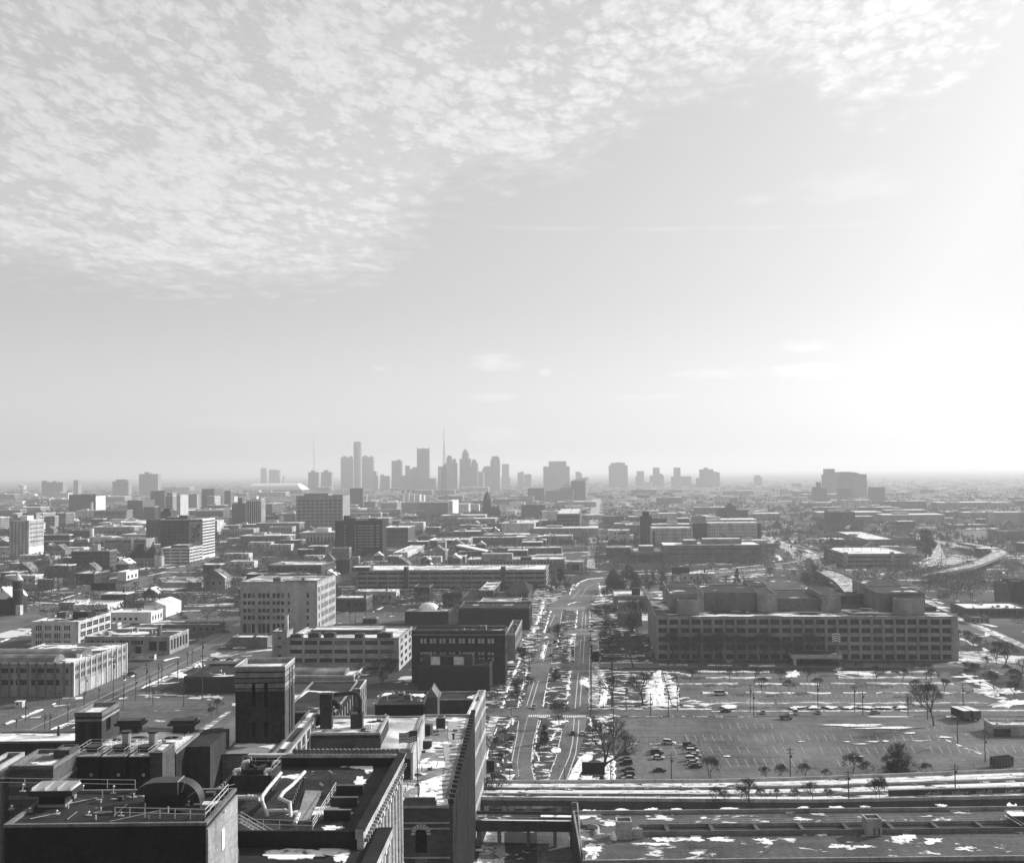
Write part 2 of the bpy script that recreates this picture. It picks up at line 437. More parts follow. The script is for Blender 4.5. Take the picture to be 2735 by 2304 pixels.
class Bld:
    def __init__(s, name, label, loc, rz, w, d, h, z0=0, cat='building', group=None, wall='w18', roof='tar', par=.9, trim=None):
        s.w, s.d, s.h, s.par = w, d, h, par; s.wall, s.roof = wall, roof
        s.root = empty(name, (loc[0], loc[1], z0), rz, label, cat, group); s.nw = 0; s.rest = None
        BBX.append((loc[0], loc[1], w, d, rz)); s.trim = trim or wall; s.holes = {}; s.mats = [M[wall] if wall in M else wall]
    def win(s, side, us, zs, dep=.25, mull=None, fr='darktrim', gl=None, name='window', lit=None):
        s.holes[side] = (us, zs, dep); Wd = s.w; P = side_xf(side, s.w, s.d)
        for (c, d) in reversed(zs):
            for (a, b) in us:
                g = gl or rnd.choices(['gl0', 'gl1', 'gl2'], [.62, .28, .10])[0]
                p = P((a+b)/2, (c+d)/2, dep-.02); s.nw += 1
                if s.nw <= 100:
                    put(name, win_mesh(b-a, d-c, mull, fr, g), s.root, p, SROT[side])
                else:
                    if s.rest is None: s.rest = MB()
                    q = [P(a,c,dep-.02), P(b,c,dep-.02), P(b,d,dep-.02), P(a,d,dep-.02)]; s.rest.quad(*q, m=0)
    def grid(s, side, n, r, fx=.6, fz=.5, ml=.03, mr=.03, zb=.06, zt=.08, grp=1, gap=.18, **k):
        L_ = s.w if side in 'FB' else s.d; H_ = s.h
        us = ivals(L_, n, fx, ml, mr, grp, gap)
        z0, z1 = H_*zb, H_*(1-zt); st = (z1-z0)/r
        zs = [(z0+st*(j+.5)-st*fz/2, z0+st*(j+.5)+st*fz/2) for j in range(r)]
        s.win(side, us, zs, **k)
    def done(s, parapet=True, clutter=0, snowcap=False):
        w, d, h = s.w, s.d, s.h; hw = h - (s.par if parapet else 0)
        mb = MB()
        for side in 'FRLB':
            us, zs, dep = s.holes.get(side, ((), (), .2)); facade(mb, side, w, d, 0, hw, us, zs, dep)
        mb.build('wall', s.mats, s.root)
        if s.rest: tag(s.rest.build('window', M['gl0'], s.root), kind='stuff')
        rb = MB()
        rb.quad((.0,.0,hw), (w-.0,.0,hw), (w-.0,d-.0,hw), (.0,d-.0,hw)); rb.build('roof', M[s.roof], s.root)
        if parapet:
            t = .35; pb = MB(); o = .12
            pb.box(-o, -o, hw+.003, w+o, t, h); pb.box(-o, d-t, hw+.003, w+o, d+o, h)
            pb.box(-o, t, hw+.003, t, d-t, h); pb.box(w-t, t, hw+.003, w+o, d-t, h)
            pb.build('parapet', M[s.trim], s.root)
        s.top = hw
        if clutter:
            for _ in range(clutter):
                x, y = rnd.uniform(.12, .85)*w, rnd.uniform(.15, .85)*d
                k = rnd.random()
                if k < .45: s.unit(x, y, rnd.uniform(1.5, 3.5), rnd.uniform(1.5, 3), rnd.uniform(1, 2))
                elif k < .75: s.vent(x, y)
                else: s.unit(x, y, 1.2, 1.2, rnd.uniform(.5, .9), 'roof_hatch', 'rail')
        return s
    def unit(s, x, y, a, b, c, name='air_handler', mat='steel', z=None):
        mb = MB(); z = s.top if z is None else z; a = min(a, s.w*.5); b = min(b, s.d*.5)
        x = min(x, s.w-a-.5); y = min(y, s.d-b-.5)
        mb.box(0, 0, 0, a, b, .25, 0); mb.box(.08, .08, .25, a-.08, b-.08, c, 0)
        for i in range(3): mb.box(.2, .04, .45+i*(c-.6)/3, a-.2, .08, .45+(i+.6)*(c-.6)/3, 1)
        mb.tube((a/2, b/2, c), (a/2, b/2, c+.25), min(a, b)*.3, n=8, m=1)
        return mb.build(name, [M[mat], M['black']], s.root, (x, y, z+.002))
    def vent(s, x, y, h=1.2, r=.22, name='vent_pipe', mat='steel'):
        mb = MB(); mb.tube((0,0,0), (0,0,h), r, n=7); mb.tube((0,0,h), (0,0,h+.18), r*1.7, n=7)
        return mb.build(name, M[mat], s.root, (x, y, s.top+.002))
    def block(s, x0, y0, x1, y1, h, name='penthouse', wall=None, roof=None, z=None, lip=True, lz=.3):
        mb = MB(); z = s.top if z is None else z
        mb.box(0, 0, 0, x1-x0, y1-y0, h-.3, 0, 1)
        if lip:
            t = .3; W_, D_ = x1-x0, y1-y0
            for q in ((-.06,-.06,W_+.06,t),(-.06,D_-t,W_+.06,D_+.06),(-.06,t,t,D_-t),(W_-t,t,W_+.06,D_-t)): mb.box(q[0],q[1],h-.297,q[2],q[3],h, 2)
        return mb.build(name, [M[wall or s.wall], M[roof or s.roof], M[wall or s.wall]], s.root, (x0, y0, z+.002))
    def band(s, z0, z1, o=.15, name='cornice', mat=None, sides='FRLB'):
        mb = MB(); w, d = s.w, s.d
        if 'F' in sides: mb.box(-o, -o, z0, w+o, -.003, z1)
        if 'B' in sides: mb.box(-o, d+.003, z0, w+o, d+o, z1)
        if 'R' in sides: mb.box(w+.003, -.003, z0, w+o, d+.003, z1)
        if 'L' in sides: mb.box(-o, -.003, z0, -.003, d+.003, z1)
        return mb.build(name, M[mat or s.trim], s.root)
    def P(s, x, y, z=0):
        c, n = math.cos(s.root.rotation_euler.z), math.sin(s.root.rotation_euler.z)
        return Vector((s.root.location.x + c*x - n*y, s.root.location.y + n*x + c*y, s.root.location.z + z))
    def stack(s, x, y, r, h, name='chimney', mat='w25', n=10):
        mb = MB(); mb.tube((0,0,0), (0,0,h), r*1.15, r, n=n); mb.tube((0,0,h-.6), (0,0,h), r*1.25, n=n)
        return mb.build(name, M[mat], s.root, (x, y, s.top))
def place(crop, xl, xr, yb, yt, side=None, d=None, rot=0.0, zb=0.0):
    """front face between pixel columns xl..xr, foot at row yb and top at row yt on its corner nearest the vanishing point;
    side = pixel column where the receding side face ends"""
    rot = R_(rot); nrm = Vector((math.sin(rot), -math.cos(rot), 0)); ux = Vector((math.cos(rot), math.sin(rot), 0)); uy = Vector((-math.sin(rot), math.cos(rot), 0))
    left_of = px(crop, xr, yb)[0] < 1590
    if left_of:
        c = G(crop, xr, yb, zb); a = vplane(crop, xl, yb, c, nrm); w = (c-a).dot(ux); o = c - ux*w; cor = c
    else:
        c = G(crop, xl, yb, zb); a = vplane(crop, xr, yb, c, nrm); w = (a-c).dot(ux); o = c; cor = c
    t = vplane(crop, xr if left_of else xl, yt, cor, nrm); h = t.z - zb
    if side is not None:
        q = vplane(crop, side, (yb+yt)/2, cor, ux); d = abs((q-cor).dot(uy))
    return (o.x, o.y), rot, w, d, h
def B(name, label, crop, xl, xr, yb, yt, side=None, d=20, rot=0.0, z0=0.0, **k):
    loc, rz, w, d, h = place(crop, xl, xr, yb, yt, side, d, rot, z0)
    return Bld(name, label, loc, rz, w, d, h, z0, **k)
# ================================================================== left half, near and middle distance
b = B('warehouse', 'long pale brick two storey warehouse with two curved roof monitors beside the utility pole street', 'E', -140, 585, 1378, 1105, 1014, wall='w25', roof='tar_snow', par=.7, trim='trim')
hh = b.h
us = []
for c in (-60, 60, 180, 305, 428):
    for k in (-1, 0, 1):
        f0 = (c + 125 + 0 + k*33) / 725.0
        us.append((f0*b.w + .015*b.w - 1.1, f0*b.w + .015*b.w + 1.1))
us.append((b.w*.918, b.w*.945))
b.win('F', us, [(hh*.34, hh*.50), (hh*.70, hh*.84)], mull=(1, 2))
b.win('R', ivals(b.d, 10, .72, .02, .02, 3, .25), [(hh*.50, hh*.64), (hh*.74, hh*.88)], mull=(1, 2), gl='gl1')
for i in range(11):
    x = i*b.w/10; m = MB(); m.box(-.5, -.35, 0, .5, -.004, hh+.3); m.build('pilaster', M['w18'], b.root, (min(x, b.w-.5), 0, 0))
for i in range(11):
    m = MB(); m.box(.004, -.4, 0, .35, .4, hh+.3); m.build('pilaster', M['w45'], b.root, (b.w, .5+i*(b.d-1)/10, 0))  # same pilasters in a paler tone, sunlight on this side painted in
for i in range(3):
    m = MB(); m.box(0, 0, 0, .12, b.d*.11, hh*.36); m.build('roller_door', M['w35'], b.root, (b.w+.004, b.d*(.12+i*.155), .2))
b.done()
for (xr, y0, y1) in ((.955, .30, .52), (.82, .05, .24)):
    m = MB(); D0, D1 = b.d*y0, b.d*y1; c = (D0+D1)/2; r = (D1-D0)/2
    prof = [(c+r*math.cos(t), 3.2*math.sin(t)) for t in [math.pi*k/8 for k in range(9)]]
    m.extr(prof, -10, b.w*xr-3); m.build('roof_monitor', M['metal_roof'], b.root, (0, 0, b.top+.01))
b = B('factory', 'white framed three storey factory with tall window bays and a dark penthouse', 'E', 250, 625, 985, 775, 885, wall='w45', roof='tar_snow', trim='w45')
b.grid('F', 4, 3, .62, .62, .05, .14, .02, .1, grp=3, mull=(1, 3), gap=.2)
b.grid('R', 5, 3, .84, .66, .05, .01, .02, .08, mull=(3, 2), fr='w35')
b.done(clutter=6); b.block(b.w*.62, b.d*.35, b.w*.95, b.d*.6, 4.5, wall='w05'); b.block(b.w*.15, b.d*.5, b.w*.35, b.d*.7, 3.5, wall='w12')
b = B('showroom', 'low showroom with a black roof and tall dark openings at its street corner', 'E', 675, 1355, 1040, 893, 1508, wall='w25', roof='tar_snow', trim='w35')
W0 = b.w; us = ivals(W0*.72, 4, .8, .03, .02, 4, .12) 
b.win('F', us, [(b.h*.55, b.h*.80)], mull=(1, 2)); 
b.win('R', ivals(b.d, 6, .62, .03, .05), [(b.h*.22, b.h*.78)], mull=(2, 3))
for f0 in (.76, .875):
    m = MB(); m.quad((0,0,0), (W0*.09,0,0), (W0*.09,0,b.h*.5), (0,0,b.h*.5)); m.build('doorway', M['gl0'], b.root, (W0*f0, -.03, b.h*.22))
m = MB(); m.quad((0,0,0), (3.4,0,0), (3.4,0,4.4), (0,0,4.4)); m.build('doorway', M['gl0'], b.root, (W0*.6, -.03, .2))
b.done(clutter=9); b.stack(W0*.80, b.d*.35, .9, 6, mat='w18'); b.band(b.h-2.2, b.h-1.9, .15, 'string_course')
b = B('garage_building', 'long white single storey building with a dark band under its snowy roof', 'E', 585, 860, 716, 640, 985, wall='white', roof='light')
b.win('F', [(b.w*.18, b.w*.98)], [(b.h*.15, b.h*.5)], gl='gl0', mull=(8, 1)); b.done(clutter=3)
b = B('annex', 'small grey annex with one dark gateway left of the long white building', 'E', 475, 600, 690, 622, 720, wall='w35', roof='snowroof')
b.win('F', [(b.w*.15, b.w*.5)], [(0.1, b.h*.6)], gl='gl0'); b.done()
b = B('warehouse', 'wide white workshop with a snowy roof in front of the parking lot fence', 'E', 880, 1208, 790, 700, 1300, wall='white', roof='snowroof')
b.grid('F', 5, 1, .5, .4, .03, .3, .1, .3, gl='gl0'); b.grid('R', 4, 1, .5, .55, zb=.05, zt=.2, gl='gl0'); b.done(clutter=4)
b = B('warehouse', 'white gabled workshop with its pale end wall towards the parking lot', 'E', 1150, 1325, 742, 648, 1448, wall='white', roof='grav')
b.grid('F', 2, 1, .4, .45, .5, .05, .1, .3, gl='gl0'); b.done(False)
m = MB(); m.extr([(-.4, 0), (b.w/2, 3.2), (b.w+.4, 0)], -.3, b.d+.3, axis='y'); m.build('gable_roof', M['light'], b.root, (0, 0, b.h))
b = B('garage_building', 'small pale shed with two windows behind the showroom', 'E', 885, 940, 840, 790, 970, wall='w45', roof='light'); b.grid('R', 3, 1, .6, .4, mull=(2,1)); b.done()
b = B('office_building', 'flat grey single storey block with white signs beside the fenced parking lot', 'E', 1300, 1745, 868, 800, 1800, wall='w18', roof='grav')
b.grid('R', 4, 1, .6, .4, zb=.1, zt=.3, gl='panel'); b.grid('F', 4, 1, .3, .3, .5, .03, gl='gl0'); b.done(clutter=3)
b = B('shed', 'long low shed with a white gable end beside the sunken freeway', 'E', 1290, 1612, 503, 462, 1645, wall='w25', roof='grav'); b.done(False)
m = MB(); m.extr([(-.4, 0), (b.d/2, 3.0), (b.d+.4, 0)], -.3, b.w+.3); m.build('gable_roof', M['grav'], b.root, (0, 0, b.h))
b = B('warehouse', 'very long flat roofed building with a white snow line behind the low shed', 'E', 1350, 1930, 480, 425, d=14, wall='w35', roof='snowroof'); b.grid('F', 9, 1, .3, .4, .6, .02, gl='gl0'); b.done(clutter=4)
b = B('office_building', 'five storey office block with banded windows and a dark lift house', 'J', 797, 1226, 1192, 962, 1308, wall='w12', roof='snowroof', trim='w35')
b.grid('F', 7, 4, .86, .42, .02, .02, .12, .05, mull=(4, 1)); b.grid('R', 6, 4, .6, .4, gl='gl1'); b.done(clutter=7); b.block(b.w*.45, b.d*.35, b.w*.62, b.d*.75, 7, wall='w25')
b = B('shop', 'dark brick shop row with pale end wall and tall posts below the office block', 'J', 850, 1052, 1340, 1215, 1222, wall='w08', roof='tar_snow', trim='w25')
b.grid('F', 4, 2, .5, .4, mull=(1,2)); b.grid('R', 5, 2, .7, .55, gl='gl1', mull=(2,1)); b.done(clutter=3)
b = B('garage_building', 'small white garage with two doorways on the avenue corner', 'J', 1310, 1412, 1300, 1200, 1545, wall='white', roof='light'); b.grid('R', 3, 1, .5, .55, zb=.02, zt=.3, gl='gl1'); b.done()
b = B('house', 'plain brick block with a flat roof in the trees near the church', 'J', 420, 608, 1395, 1283, 700, wall='w18', roof='light'); b.grid('F', 4, 2, .3, .35, gl='gl0'); b.done(clutter=2)
b = B('house', 'low pale building with a stepped front wall among bare trees', 'J', 95, 245, 1195, 1105, 365, wall='w25', roof='snowroof'); b.grid('R', 3, 1, .6, .4); b.done(clutter=1)
b = B('house', 'two level white fronted building in the trees right of the white tower', 'J', 385, 560, 1118, 1065, 740, wall='w35', roof='tar_snow', trim='w60'); b.done(); b.block(b.w*.7, b.d*.3, b.w*.98, b.d*.7, 4, wall='w60')
# stone mansion with turrets
b = B('mansion', 'old stone mansion with steep dark roofs and two pointed corner turrets', 'J', 1395, 1742, 1142, 1047, d=26, wall='w25', roof='tar', trim='w25')
b.grid('F', 8, 2, .35, .45, gl='gl0'); b.done(False)
for x0, x1, hp in ((.02, .35, 7), (.1, .62, 15), (.55, .98, 12)):
    m = MB(); a, c = b.w*x0, b.w*x1; q = [(a,0,0), (c,0,0), (c,b.d,0), (a,b.d,0)]; t0, t1 = (a+(c-a)*.35, b.d*.5, hp), (a+(c-a)*.65, b.d*.5, hp)
    m.quad(q[0], q[1], t1, t0); m.quad(q[2], q[3], t0, t1); m.tri(q[1], q[2], t1); m.tri(q[3], q[0], t0)
    m.build('hip_roof', M['w05'], b.root, (0, 0, b.h))
for x, r in ((.25, 1), (.5, 1.2), (.8, 1)):
    m = MB(); m.box(-.8, -.6, 0, .8, .6, 17); m.build('chimney', M['w12'], b.root, (b.w*x, b.d*.4, b.h))
for u_ in (1748, 1795):
    g = vplane('J', u_, 1130, Vector((*b.root.location[:2], 0)), Vector((0, -1, 0))); lx = g.x-b.root.location.x
    m = MB(); m.tube((0,0,0), (0,0,b.h+3), 2.6, n=12); m.build('turret', M['w45'], b.root, (lx, 1.0, 0)); m = MB(); m.cone(0, 0, 0, 9, 3.1, 12); m.build('turret_roof', M['w18'], b.root, (lx, 1.0, b.h+3))
# banded parking structures
def deck_building(b, levels, sides='FR', span='w45', hole=.45, z0=0.0):
    """parking decks: solid spandrels with open dark storeys between them"""
    st = (b.h - z0)/levels; t = .35
    m = MB(); m.box(1.6, 1.6, 0, b.w-1.6, b.d-1.6, b.h-st*.5); m.build('interior_shade', M['w08'], b.root)  # dark box inside; shade of the open storeys put into its colour
    for k in range(levels):
        m = MB(); a = z0+st*k+st*hole; c = z0+st*(k+1)
        m.box(0, 0, a, b.w, t, c); m.box(0, b.d-t, a, b.w, b.d, c); m.box(0, t, a, t, b.d-t, c); m.box(b.w-t, t, a, b.w, b.d-t, c)
        m.build('spandrel', M[span], b.root)
        m = MB(); m.box(t+.003, t+.003, a-.1, b.w-t-.003, b.d-t-.003, c-.9 if k == levels-1 else a+.3, 0); m.build('parking_deck', M['conc'] if k < levels-1 else M[b.roof], b.root)
    n = max(3, int(b.w/9)); 
    for k in range(n+1):
        m = MB(); m.box(-.3, .02, 0, .3, .7, b.h-st*.5); m.build('column', M[span], b.root, (.4+(b.w-.8)*k/n, .05, 0))
    n = max(2, int(b.d/9))
    for sx in ((b.w-.75,) if 'R' in sides else (0.05,)):
        for k in range(1, n+1):
            m = MB(); m.box(.0, -.3, 0, .7, .3, b.h-st*.5); m.build('column', M[span], b.root, (sx, b.d*k/n-.4, 0))
    b.top = b.h-.9
    return b
b = B('parking_structure', 'white banded parking structure between the turreted mansion and the tall slab', 'K', 128, 446, 1106, 930, 592, wall='w45', roof='light'); deck_building(b, 5, span='w45', hole=.4)
b.block(b.w*.2, b.d*.3, b.w*.8, b.d*.8, 3, 'stair_house', wall='w12')
# slab with the painted end wall
b = B('apartment_tower', 'tall slab block with a white windowed side and a leafy painted wall', 'K', 120, 590, 1062, 610, 729, wall='w12', roof='tar_snow', trim='w60')
b.mats = [M['w12']]
b.win('R', ivals(b.d, 7, .62, .04, .04), [(b.h*(.10+i*.0735), b.h*(.10+i*.0735)+1.9) for i in range(12)], gl='gl1')
b.win('F', ivals(b.w, 9, .45, .02, .34), [(b.h*(.30+i*.085), b.h*(.30+i*.085)+1.8) for i in range(8)], gl='gl0')
b.done(clutter=5)
m = MB(); m.box(0, 0, 0, .25, b.d*.99, b.h-1); m2 = None
m = MB(); facade(m, 'F', 1, 1, 0, 1, (), (), .1)
m = MB(); m.box(0, -.25, 0, b.w*.30, -.004, b.h*.62); m.build('painted_wall', M['w25'], b.root, (b.w*.69, 0, b.h*.32))
m = MB(); r3 = random.Random(3)
for i in range(150):
    x, z = r3.uniform(0, b.w*.22), r3.uniform(0, b.h*.42); a = r3.uniform(.6, 2.4)
    m.tri((x-.35*math.sin(a), -.01, z), (x+.35, -.01, z+.3), (x+2.6*math.cos(a), -.01, z+3.6*math.sin(a)))
m.build('leaf_pattern', M['w05'], b.root, (b.w*.73, -.262, b.h*.42))
for x0, x1, hp in ((.0, .35, .06), (.35, .55, .10)): b.block(b.w*x0, b.d*.3, b.w*x1, b.d*.9, b.h*hp, wall='w12')
# sunlight on this side put into the colour of white overlay strips between the windows
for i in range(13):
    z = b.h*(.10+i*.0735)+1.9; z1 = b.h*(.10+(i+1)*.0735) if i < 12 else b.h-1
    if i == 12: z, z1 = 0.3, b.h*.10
    m = MB(); m.box(0, 0, 0, .12, b.d-.2, max(.3, z1-z)); m.build('sunlit_face', M['white'], b.root, (b.w+.004, .1, z))
b = B('hotel_tower', 'dark masonry tower joined behind the turreted mansion, left of the painted wall', 'J', 1635, 1905, 930, 620, d=34, wall='w12', roof='tar')
b.grid('F', 6, 9, .4, .4, gl='gl0'); b.done(clutter=3); b.block(b.w*.55, 4, b.w*.98, b.d*.8, 12); b.block(b.w*.62, 8, b.w*.9, b.d*.6, 16)
# pale tower on the left
b = B('apartment_tower', 'tall left hand tower with a dark front and a white sunlit side', 'J', 100, 320, 1065, 622, 490, wall='w35', roof='light', trim='w60')
b.win('F', ivals(b.w, 5, .35, .05, .05), [(b.h*(.06+i*.065), b.h*(.06+i*.065)+1.7) for i in range(14)], gl='gl0')
b.win('R', ivals(b.d, 9, .6, .04, .04), [(b.h*(.10+i*.11), b.h*(.10+i*.11)+1.7) for i in range(3, 8)], gl='gl1')
b.done(); 
m = MB(); m.box(0, 0, 0, .1, b.d*.98, b.h*.30); m.build('sunlit_face', M['white'], b.root, (b.w+.004, .1, .5))  # white overlay paints sunlight onto the lower part of this side
b.block(b.w*.1, b.d*.1, b.w*.35, b.d*.4, 8); b.block(b.w*.5, b.d*.1, b.w*.85, b.d*.5, 6, wall='w60'); b.block(b.w*.2, b.d*.6, b.w*.9, b.d*.9, 9, wall='w25')
b = B('office_building', 'white banded block at the left edge behind the pale tower', 'J', -60, 3, 745, 590, 102, wall='w25', roof='light', trim='w60'); b.grid('R', 4, 6, .8, .4, gl='gl0'); b.done()
b = B('office_building', 'low black and white layered building between the white tower and the office block', 'J', 488, 772, 925, 782, 805, wall='w08', roof='light', trim='w60')
b.win('F', [(1, b.w-1)], [(b.h*.08, b.h*.42), (b.h*.55, b.h*.9)], gl='gl0', mull=(9, 1)); b.done(clutter=4); b.band(b.h*.44, b.h*.53, 2.0, 'canopy_band', 'w60'); b.band(b.h*.93, b.h*.99, 1.2, 'canopy_band', 'w60')
b = B('hall', 'dark hall with a long curved white side wall', 'J', 775, 1000, 830, 740, 1010, wall='w08', roof='snowroof'); b.done(clutter=3)
m = MB(); cc = [(b.w*1.0 + (b.d*1.6)*math.sin(t), b.d*.1+(b.d*1.6)*(1-math.cos(t))) for t in [math.pi*.5*k/9 for k in range(10)]]
m.prism([(b.w, b.d*.1)] + cc[1:] + [(b.w, b.d*1.7)], 0, b.h*1.25); m.build('curved_wing', M['white'], b.root)
b = B('school', 'broad grey school with a dark window band beside the drifting steam', 'J', 1160, 1635, 955, 830, d=60, wall='w25', roof='grav', trim='w35')
b.win('F', [(b.w*.03, b.w*.42), (b.w*.46, b.w*.64), (b.w*.72, b.w*.98)], [(b.h*.66, b.h*.82)], gl='gl0', mull=(8, 1)); b.done(clutter=8)
m = MB(); m.box(0, -1.5, 0, b.w*.05, -.01, b.h*1.02); m.build('pylon', M['white'], b.root, (b.w*.655, 0, 0))
b = B('office_tower', 'broad dark slab with a bright white end above the brick school hall', 'J', 770, 1070, 600, 335, 1182, wall='far1', roof='light', trim='w18'); b.done(clutter=5)
m = MB(); m.box(0, 0, 0, .3, b.d*.98, b.h*.93); m.build('end_wall', M['w60'], b.root, (b.w+.004, 0, 0))  # pale sheet over the end: its sunlight put into the colour
b.stack(b.w*.85, 2, 3.4, -b.h*.05+2, mat='w35'); m = MB(); m.tube((0,0,0), (0,0,b.h*.68), 3.4, n=12); m.build('round_stair_tower', M['w45'], b.root, (b.w*.88, -4.2, 0))
b = B('school', 'brick hall with two rows of windows in front of the broad dark slab', 'J', 1050, 1420, 645, 512, d=30, wall='w18', roof='tar_snow', trim='w35'); b.grid('F', 16, 2, .5, .35, gl='gl0'); b.done(clutter=5)
b = B('hospital', 'dark hospital wing with a snow edged roof left of the stepped white towers', 'J', 1425, 1595, 615, 400, d=70, wall='far1', roof='snowroof'); b.done(clutter=3)
b = B('hospital', 'low dark front wing of the hospital with a white sunlit end', 'J', 1510, 1732, 612, 470, 1792, wall='w08', roof='snowroof', trim='w60'); b.grid('R', 4, 4, .4, .5, gl='gl0'); b.done(clutter=3)
b = B('hospital', 'pale stepped hospital tower with vertical window strips', 'J', 1850, 1930, 590, 350, 2015, wall='far2', roof='light', trim='w60'); b.done(clutter=2); b.block(b.w*.1, 3, b.w*.9, b.d*.6, 8, wall='w25')
b = B('hospital', 'round ended pale hospital tower at the right of its group', 'K', 300, 342, 600, 340, 432, wall='far3', roof='light'); b.done(clutter=2)
b = B('hospital', 'dark boxy hospital tower rising behind the pale stepped towers', 'J', 1685, 1842, 520, 295, 1932, wall='far1', roof='tar'); b.done(clutter=3)
b = B('office_building', 'long white roofed block at the left behind the pale tower', 'J', 130, 480, 640, 545, d=60, wall='w25', roof='snowroof', trim='w60'); b.grid('F', 10, 2, .6, .3, gl='gl0'); b.done(clutter=5)
b = B('office_building', 'banded white block with a rounded corner right of the left hand tower', 'J', 500, 612, 740, 575, 655, wall='w25', roof='light', trim='w60'); b.grid('F', 1, 5, .96, .4, gl='gl0', mull=(6,1)); b.done(clutter=2)
b = B('office_building', 'squat block with a dark front and a pale side below the broad dark slab', 'J', 620, 735, 700, 540, 828, wall='w18', roof='tar_snow', trim='w45'); b.grid('R', 4, 4, .4, .3, gl='gl0'); b.done(clutter=2)
b = B('office_building', 'hazy banded block left of the white sided hospital tower', 'K', 432, 528, 520, 330, d=30, wall='farh', roof='light'); b.done(clutter=1)
b = B('hospital', 'wide hospital tower with a white banded side and a raised rim', 'K', 582, 722, 500, 272, 832, wall='far1', roof='tar', trim='w25'); b.done(clutter=2)
b.grid
b = B('hospital', 'white balconied wing standing before the wide hospital tower', 'K', 640, 722, 505, 350, 810, wall='far2', roof='snowroof', trim='white'); b.done(clutter=2)
for i in range(9):
    m = MB(); m.box(0, 0, 0, 1.2, b.d*.97, 1.6); m.build('balcony', M['white'], b.root, (b.w+.004, 0, b.h*(.06+i*.1)))
b = B('office_tower', 'narrow dark block with banded pale edge right of the wide hospital tower', 'K', 835, 905, 495, 292, 932, wall='far1', roof='light', trim='w45'); b.done(clutter=1)
b = B('parking_structure', 'long low dark parking deck with pale right end under the hospital towers', 'K', 432, 820, 615, 515, 892, wall='w12', roof='snowroof'); deck_building(b, 4, span='w18', hole=.5)
b = B('apartment_tower', 'dark plain tower left of the ribbed concrete tower', 'K', 918, 1072, 700, 437, d=30, wall='far1', roof='tar'); b.done(clutter=2); b.block(b.w*.4, 4, b.w*.7, b.d*.5, 11)
b = B('apartment_tower', 'concrete tower with white vertical ribs and a white lift house', 'K', 1075, 1247, 705, 385, 1288, wall='w08', roof='light', trim='w60')
b.done(); b.block(b.w*.4, 3, b.w*.68, b.d*.6, 6, wall='w60')
for i in range(9):
    m = MB(); m.box(0, -.9, 0, 1.0, -.01, b.h*.97); m.build('rib', M['w45'], b.root, (i*(b.w-1)/8, 0, 0))
for i in range(5):
    m = MB(); m.box(0.01, 0, 0, .9, 1.6, b.h*.97); m.build('rib', M['w60'], b.root, (b.w, i*(b.d-1.6)/4, 0))  # side ribs paler than the front ones, sunlight put into their tone
m = MB(); m.box(-1.2, -1.4, b.h*.92, b.w+1.2, -.92, b.h*.97); m.build('crown_band', M['w60'], b.root)
b = B('office_building', 'grey block with a long white banded side beyond the ribbed tower', 'K', 1287, 1372, 560, 437, 1500, wall='far1', roof='light', trim='w45'); b.grid('R', 6, 4, .8, .4, gl='gl1'); b.done(clutter=3)
b = B('office_building', 'low dark stepped block right of the ribbed tower', 'K', 1262, 1450, 680, 575, 1500, wall='w12', roof='tar_snow'); b.grid('F', 6, 3, .5, .35, gl='gl0'); b.done(clutter=3)
# big setback block
b = B('office_tower', 'huge grey grid fronted office block with a raised centre, below the left radio mast', 'K', 1638, 2160, 740, 345, 2240, wall='w25', roof='tar', trim='w25')
b.win('F', ivals(b.w, 10, .74, .02, .02, 1), [(b.h*(.04+i*.098), b.h*(.04+i*.098)+b.h*.055) for i in range(9)], gl='gl0', mull=(4, 1), fr='w18')
b.done(clutter=5); b.block(b.w*.16, 3, b.w*.68, b.d*.6, b.h*.07)
b = B('library', 'pale stone library with tall windows and a snowy flat roof', 'K', 1690, 2160, 900, 755, d=45, wall='w35', roof='light', trim='w45')
b.win('F', ivals(b.w, 11, .42, .04, .04), [(b.h*.2, b.h*.62), (b.h*.80, b.h*.87)], gl='gl0'); b.done(clutter=4); b.band(b.h*.9, b.h*.96, .8); b.block(b.w*.3, 14, b.w*.6, 34, 6, wall='w45')
b = B('school', 'low pale hall with tall slit windows behind the line of bare trees', 'K', 800, 1162, 810, 718, d=30, wall='w35', roof='snowroof', trim='w45'); b.grid('F', 12, 1, .3, .6, gl='gl0'); b.done(clutter=3); b.block(b.w*.2, 5, b.w*.5, 20, 6, wall='w18')
b = B('school', 'small pale hall half hidden by trees left of the grid fronted office block', 'K', 1330, 1590, 810, 695, d=24, wall='w35', roof='light'); b.grid('F', 8, 2, .4, .4, gl='gl0'); b.done(clutter=1)
# dark twelve storey apartment house
b = B('apartment_house', 'dark brick twelve storey apartment house with rows of light windows', 'L', 190, 718, 1440, 1042, d=26, wall='w05', roof='tar_snow', trim='w08')
us = [(b.w*(a-188)/530, b.w*(a-188+13)/530) for a in (290, 303+10, 420, 455, 475, 495, 530, 545, 575, 592, 608, 660, 675)]
us = [(b.w*f0, b.w*(f0+.022)) for f0 in (.20, .42, .49, .535, .575, .63, .67, .72, .755, .79, .875, .91)]
b.win('F', us, [(b.h*(.09+i*.082), b.h*(.09+i*.082)+b.h*.035) for i in range(10)], gl='panel', dep=.1); b.done(clutter=4)
b.block(b.w*.17, 3, b.w*.28, b.d*.6, b.h*.15, wall='w05'); b.block(b.w*.70, 3, b.w*.85, b.d*.5, b.h*.08, wall='w05'); b.block(b.w*.3, 6, b.w*.4, b.d*.7, b.h*.08, wall='w05')
b = B('office_building', 'white roofed long block right behind the dark apartment house', 'L', 240, 700, 1100, 960, 718, wall='w25', roof='snowroof', trim='w60'); b.done(clutter=6)
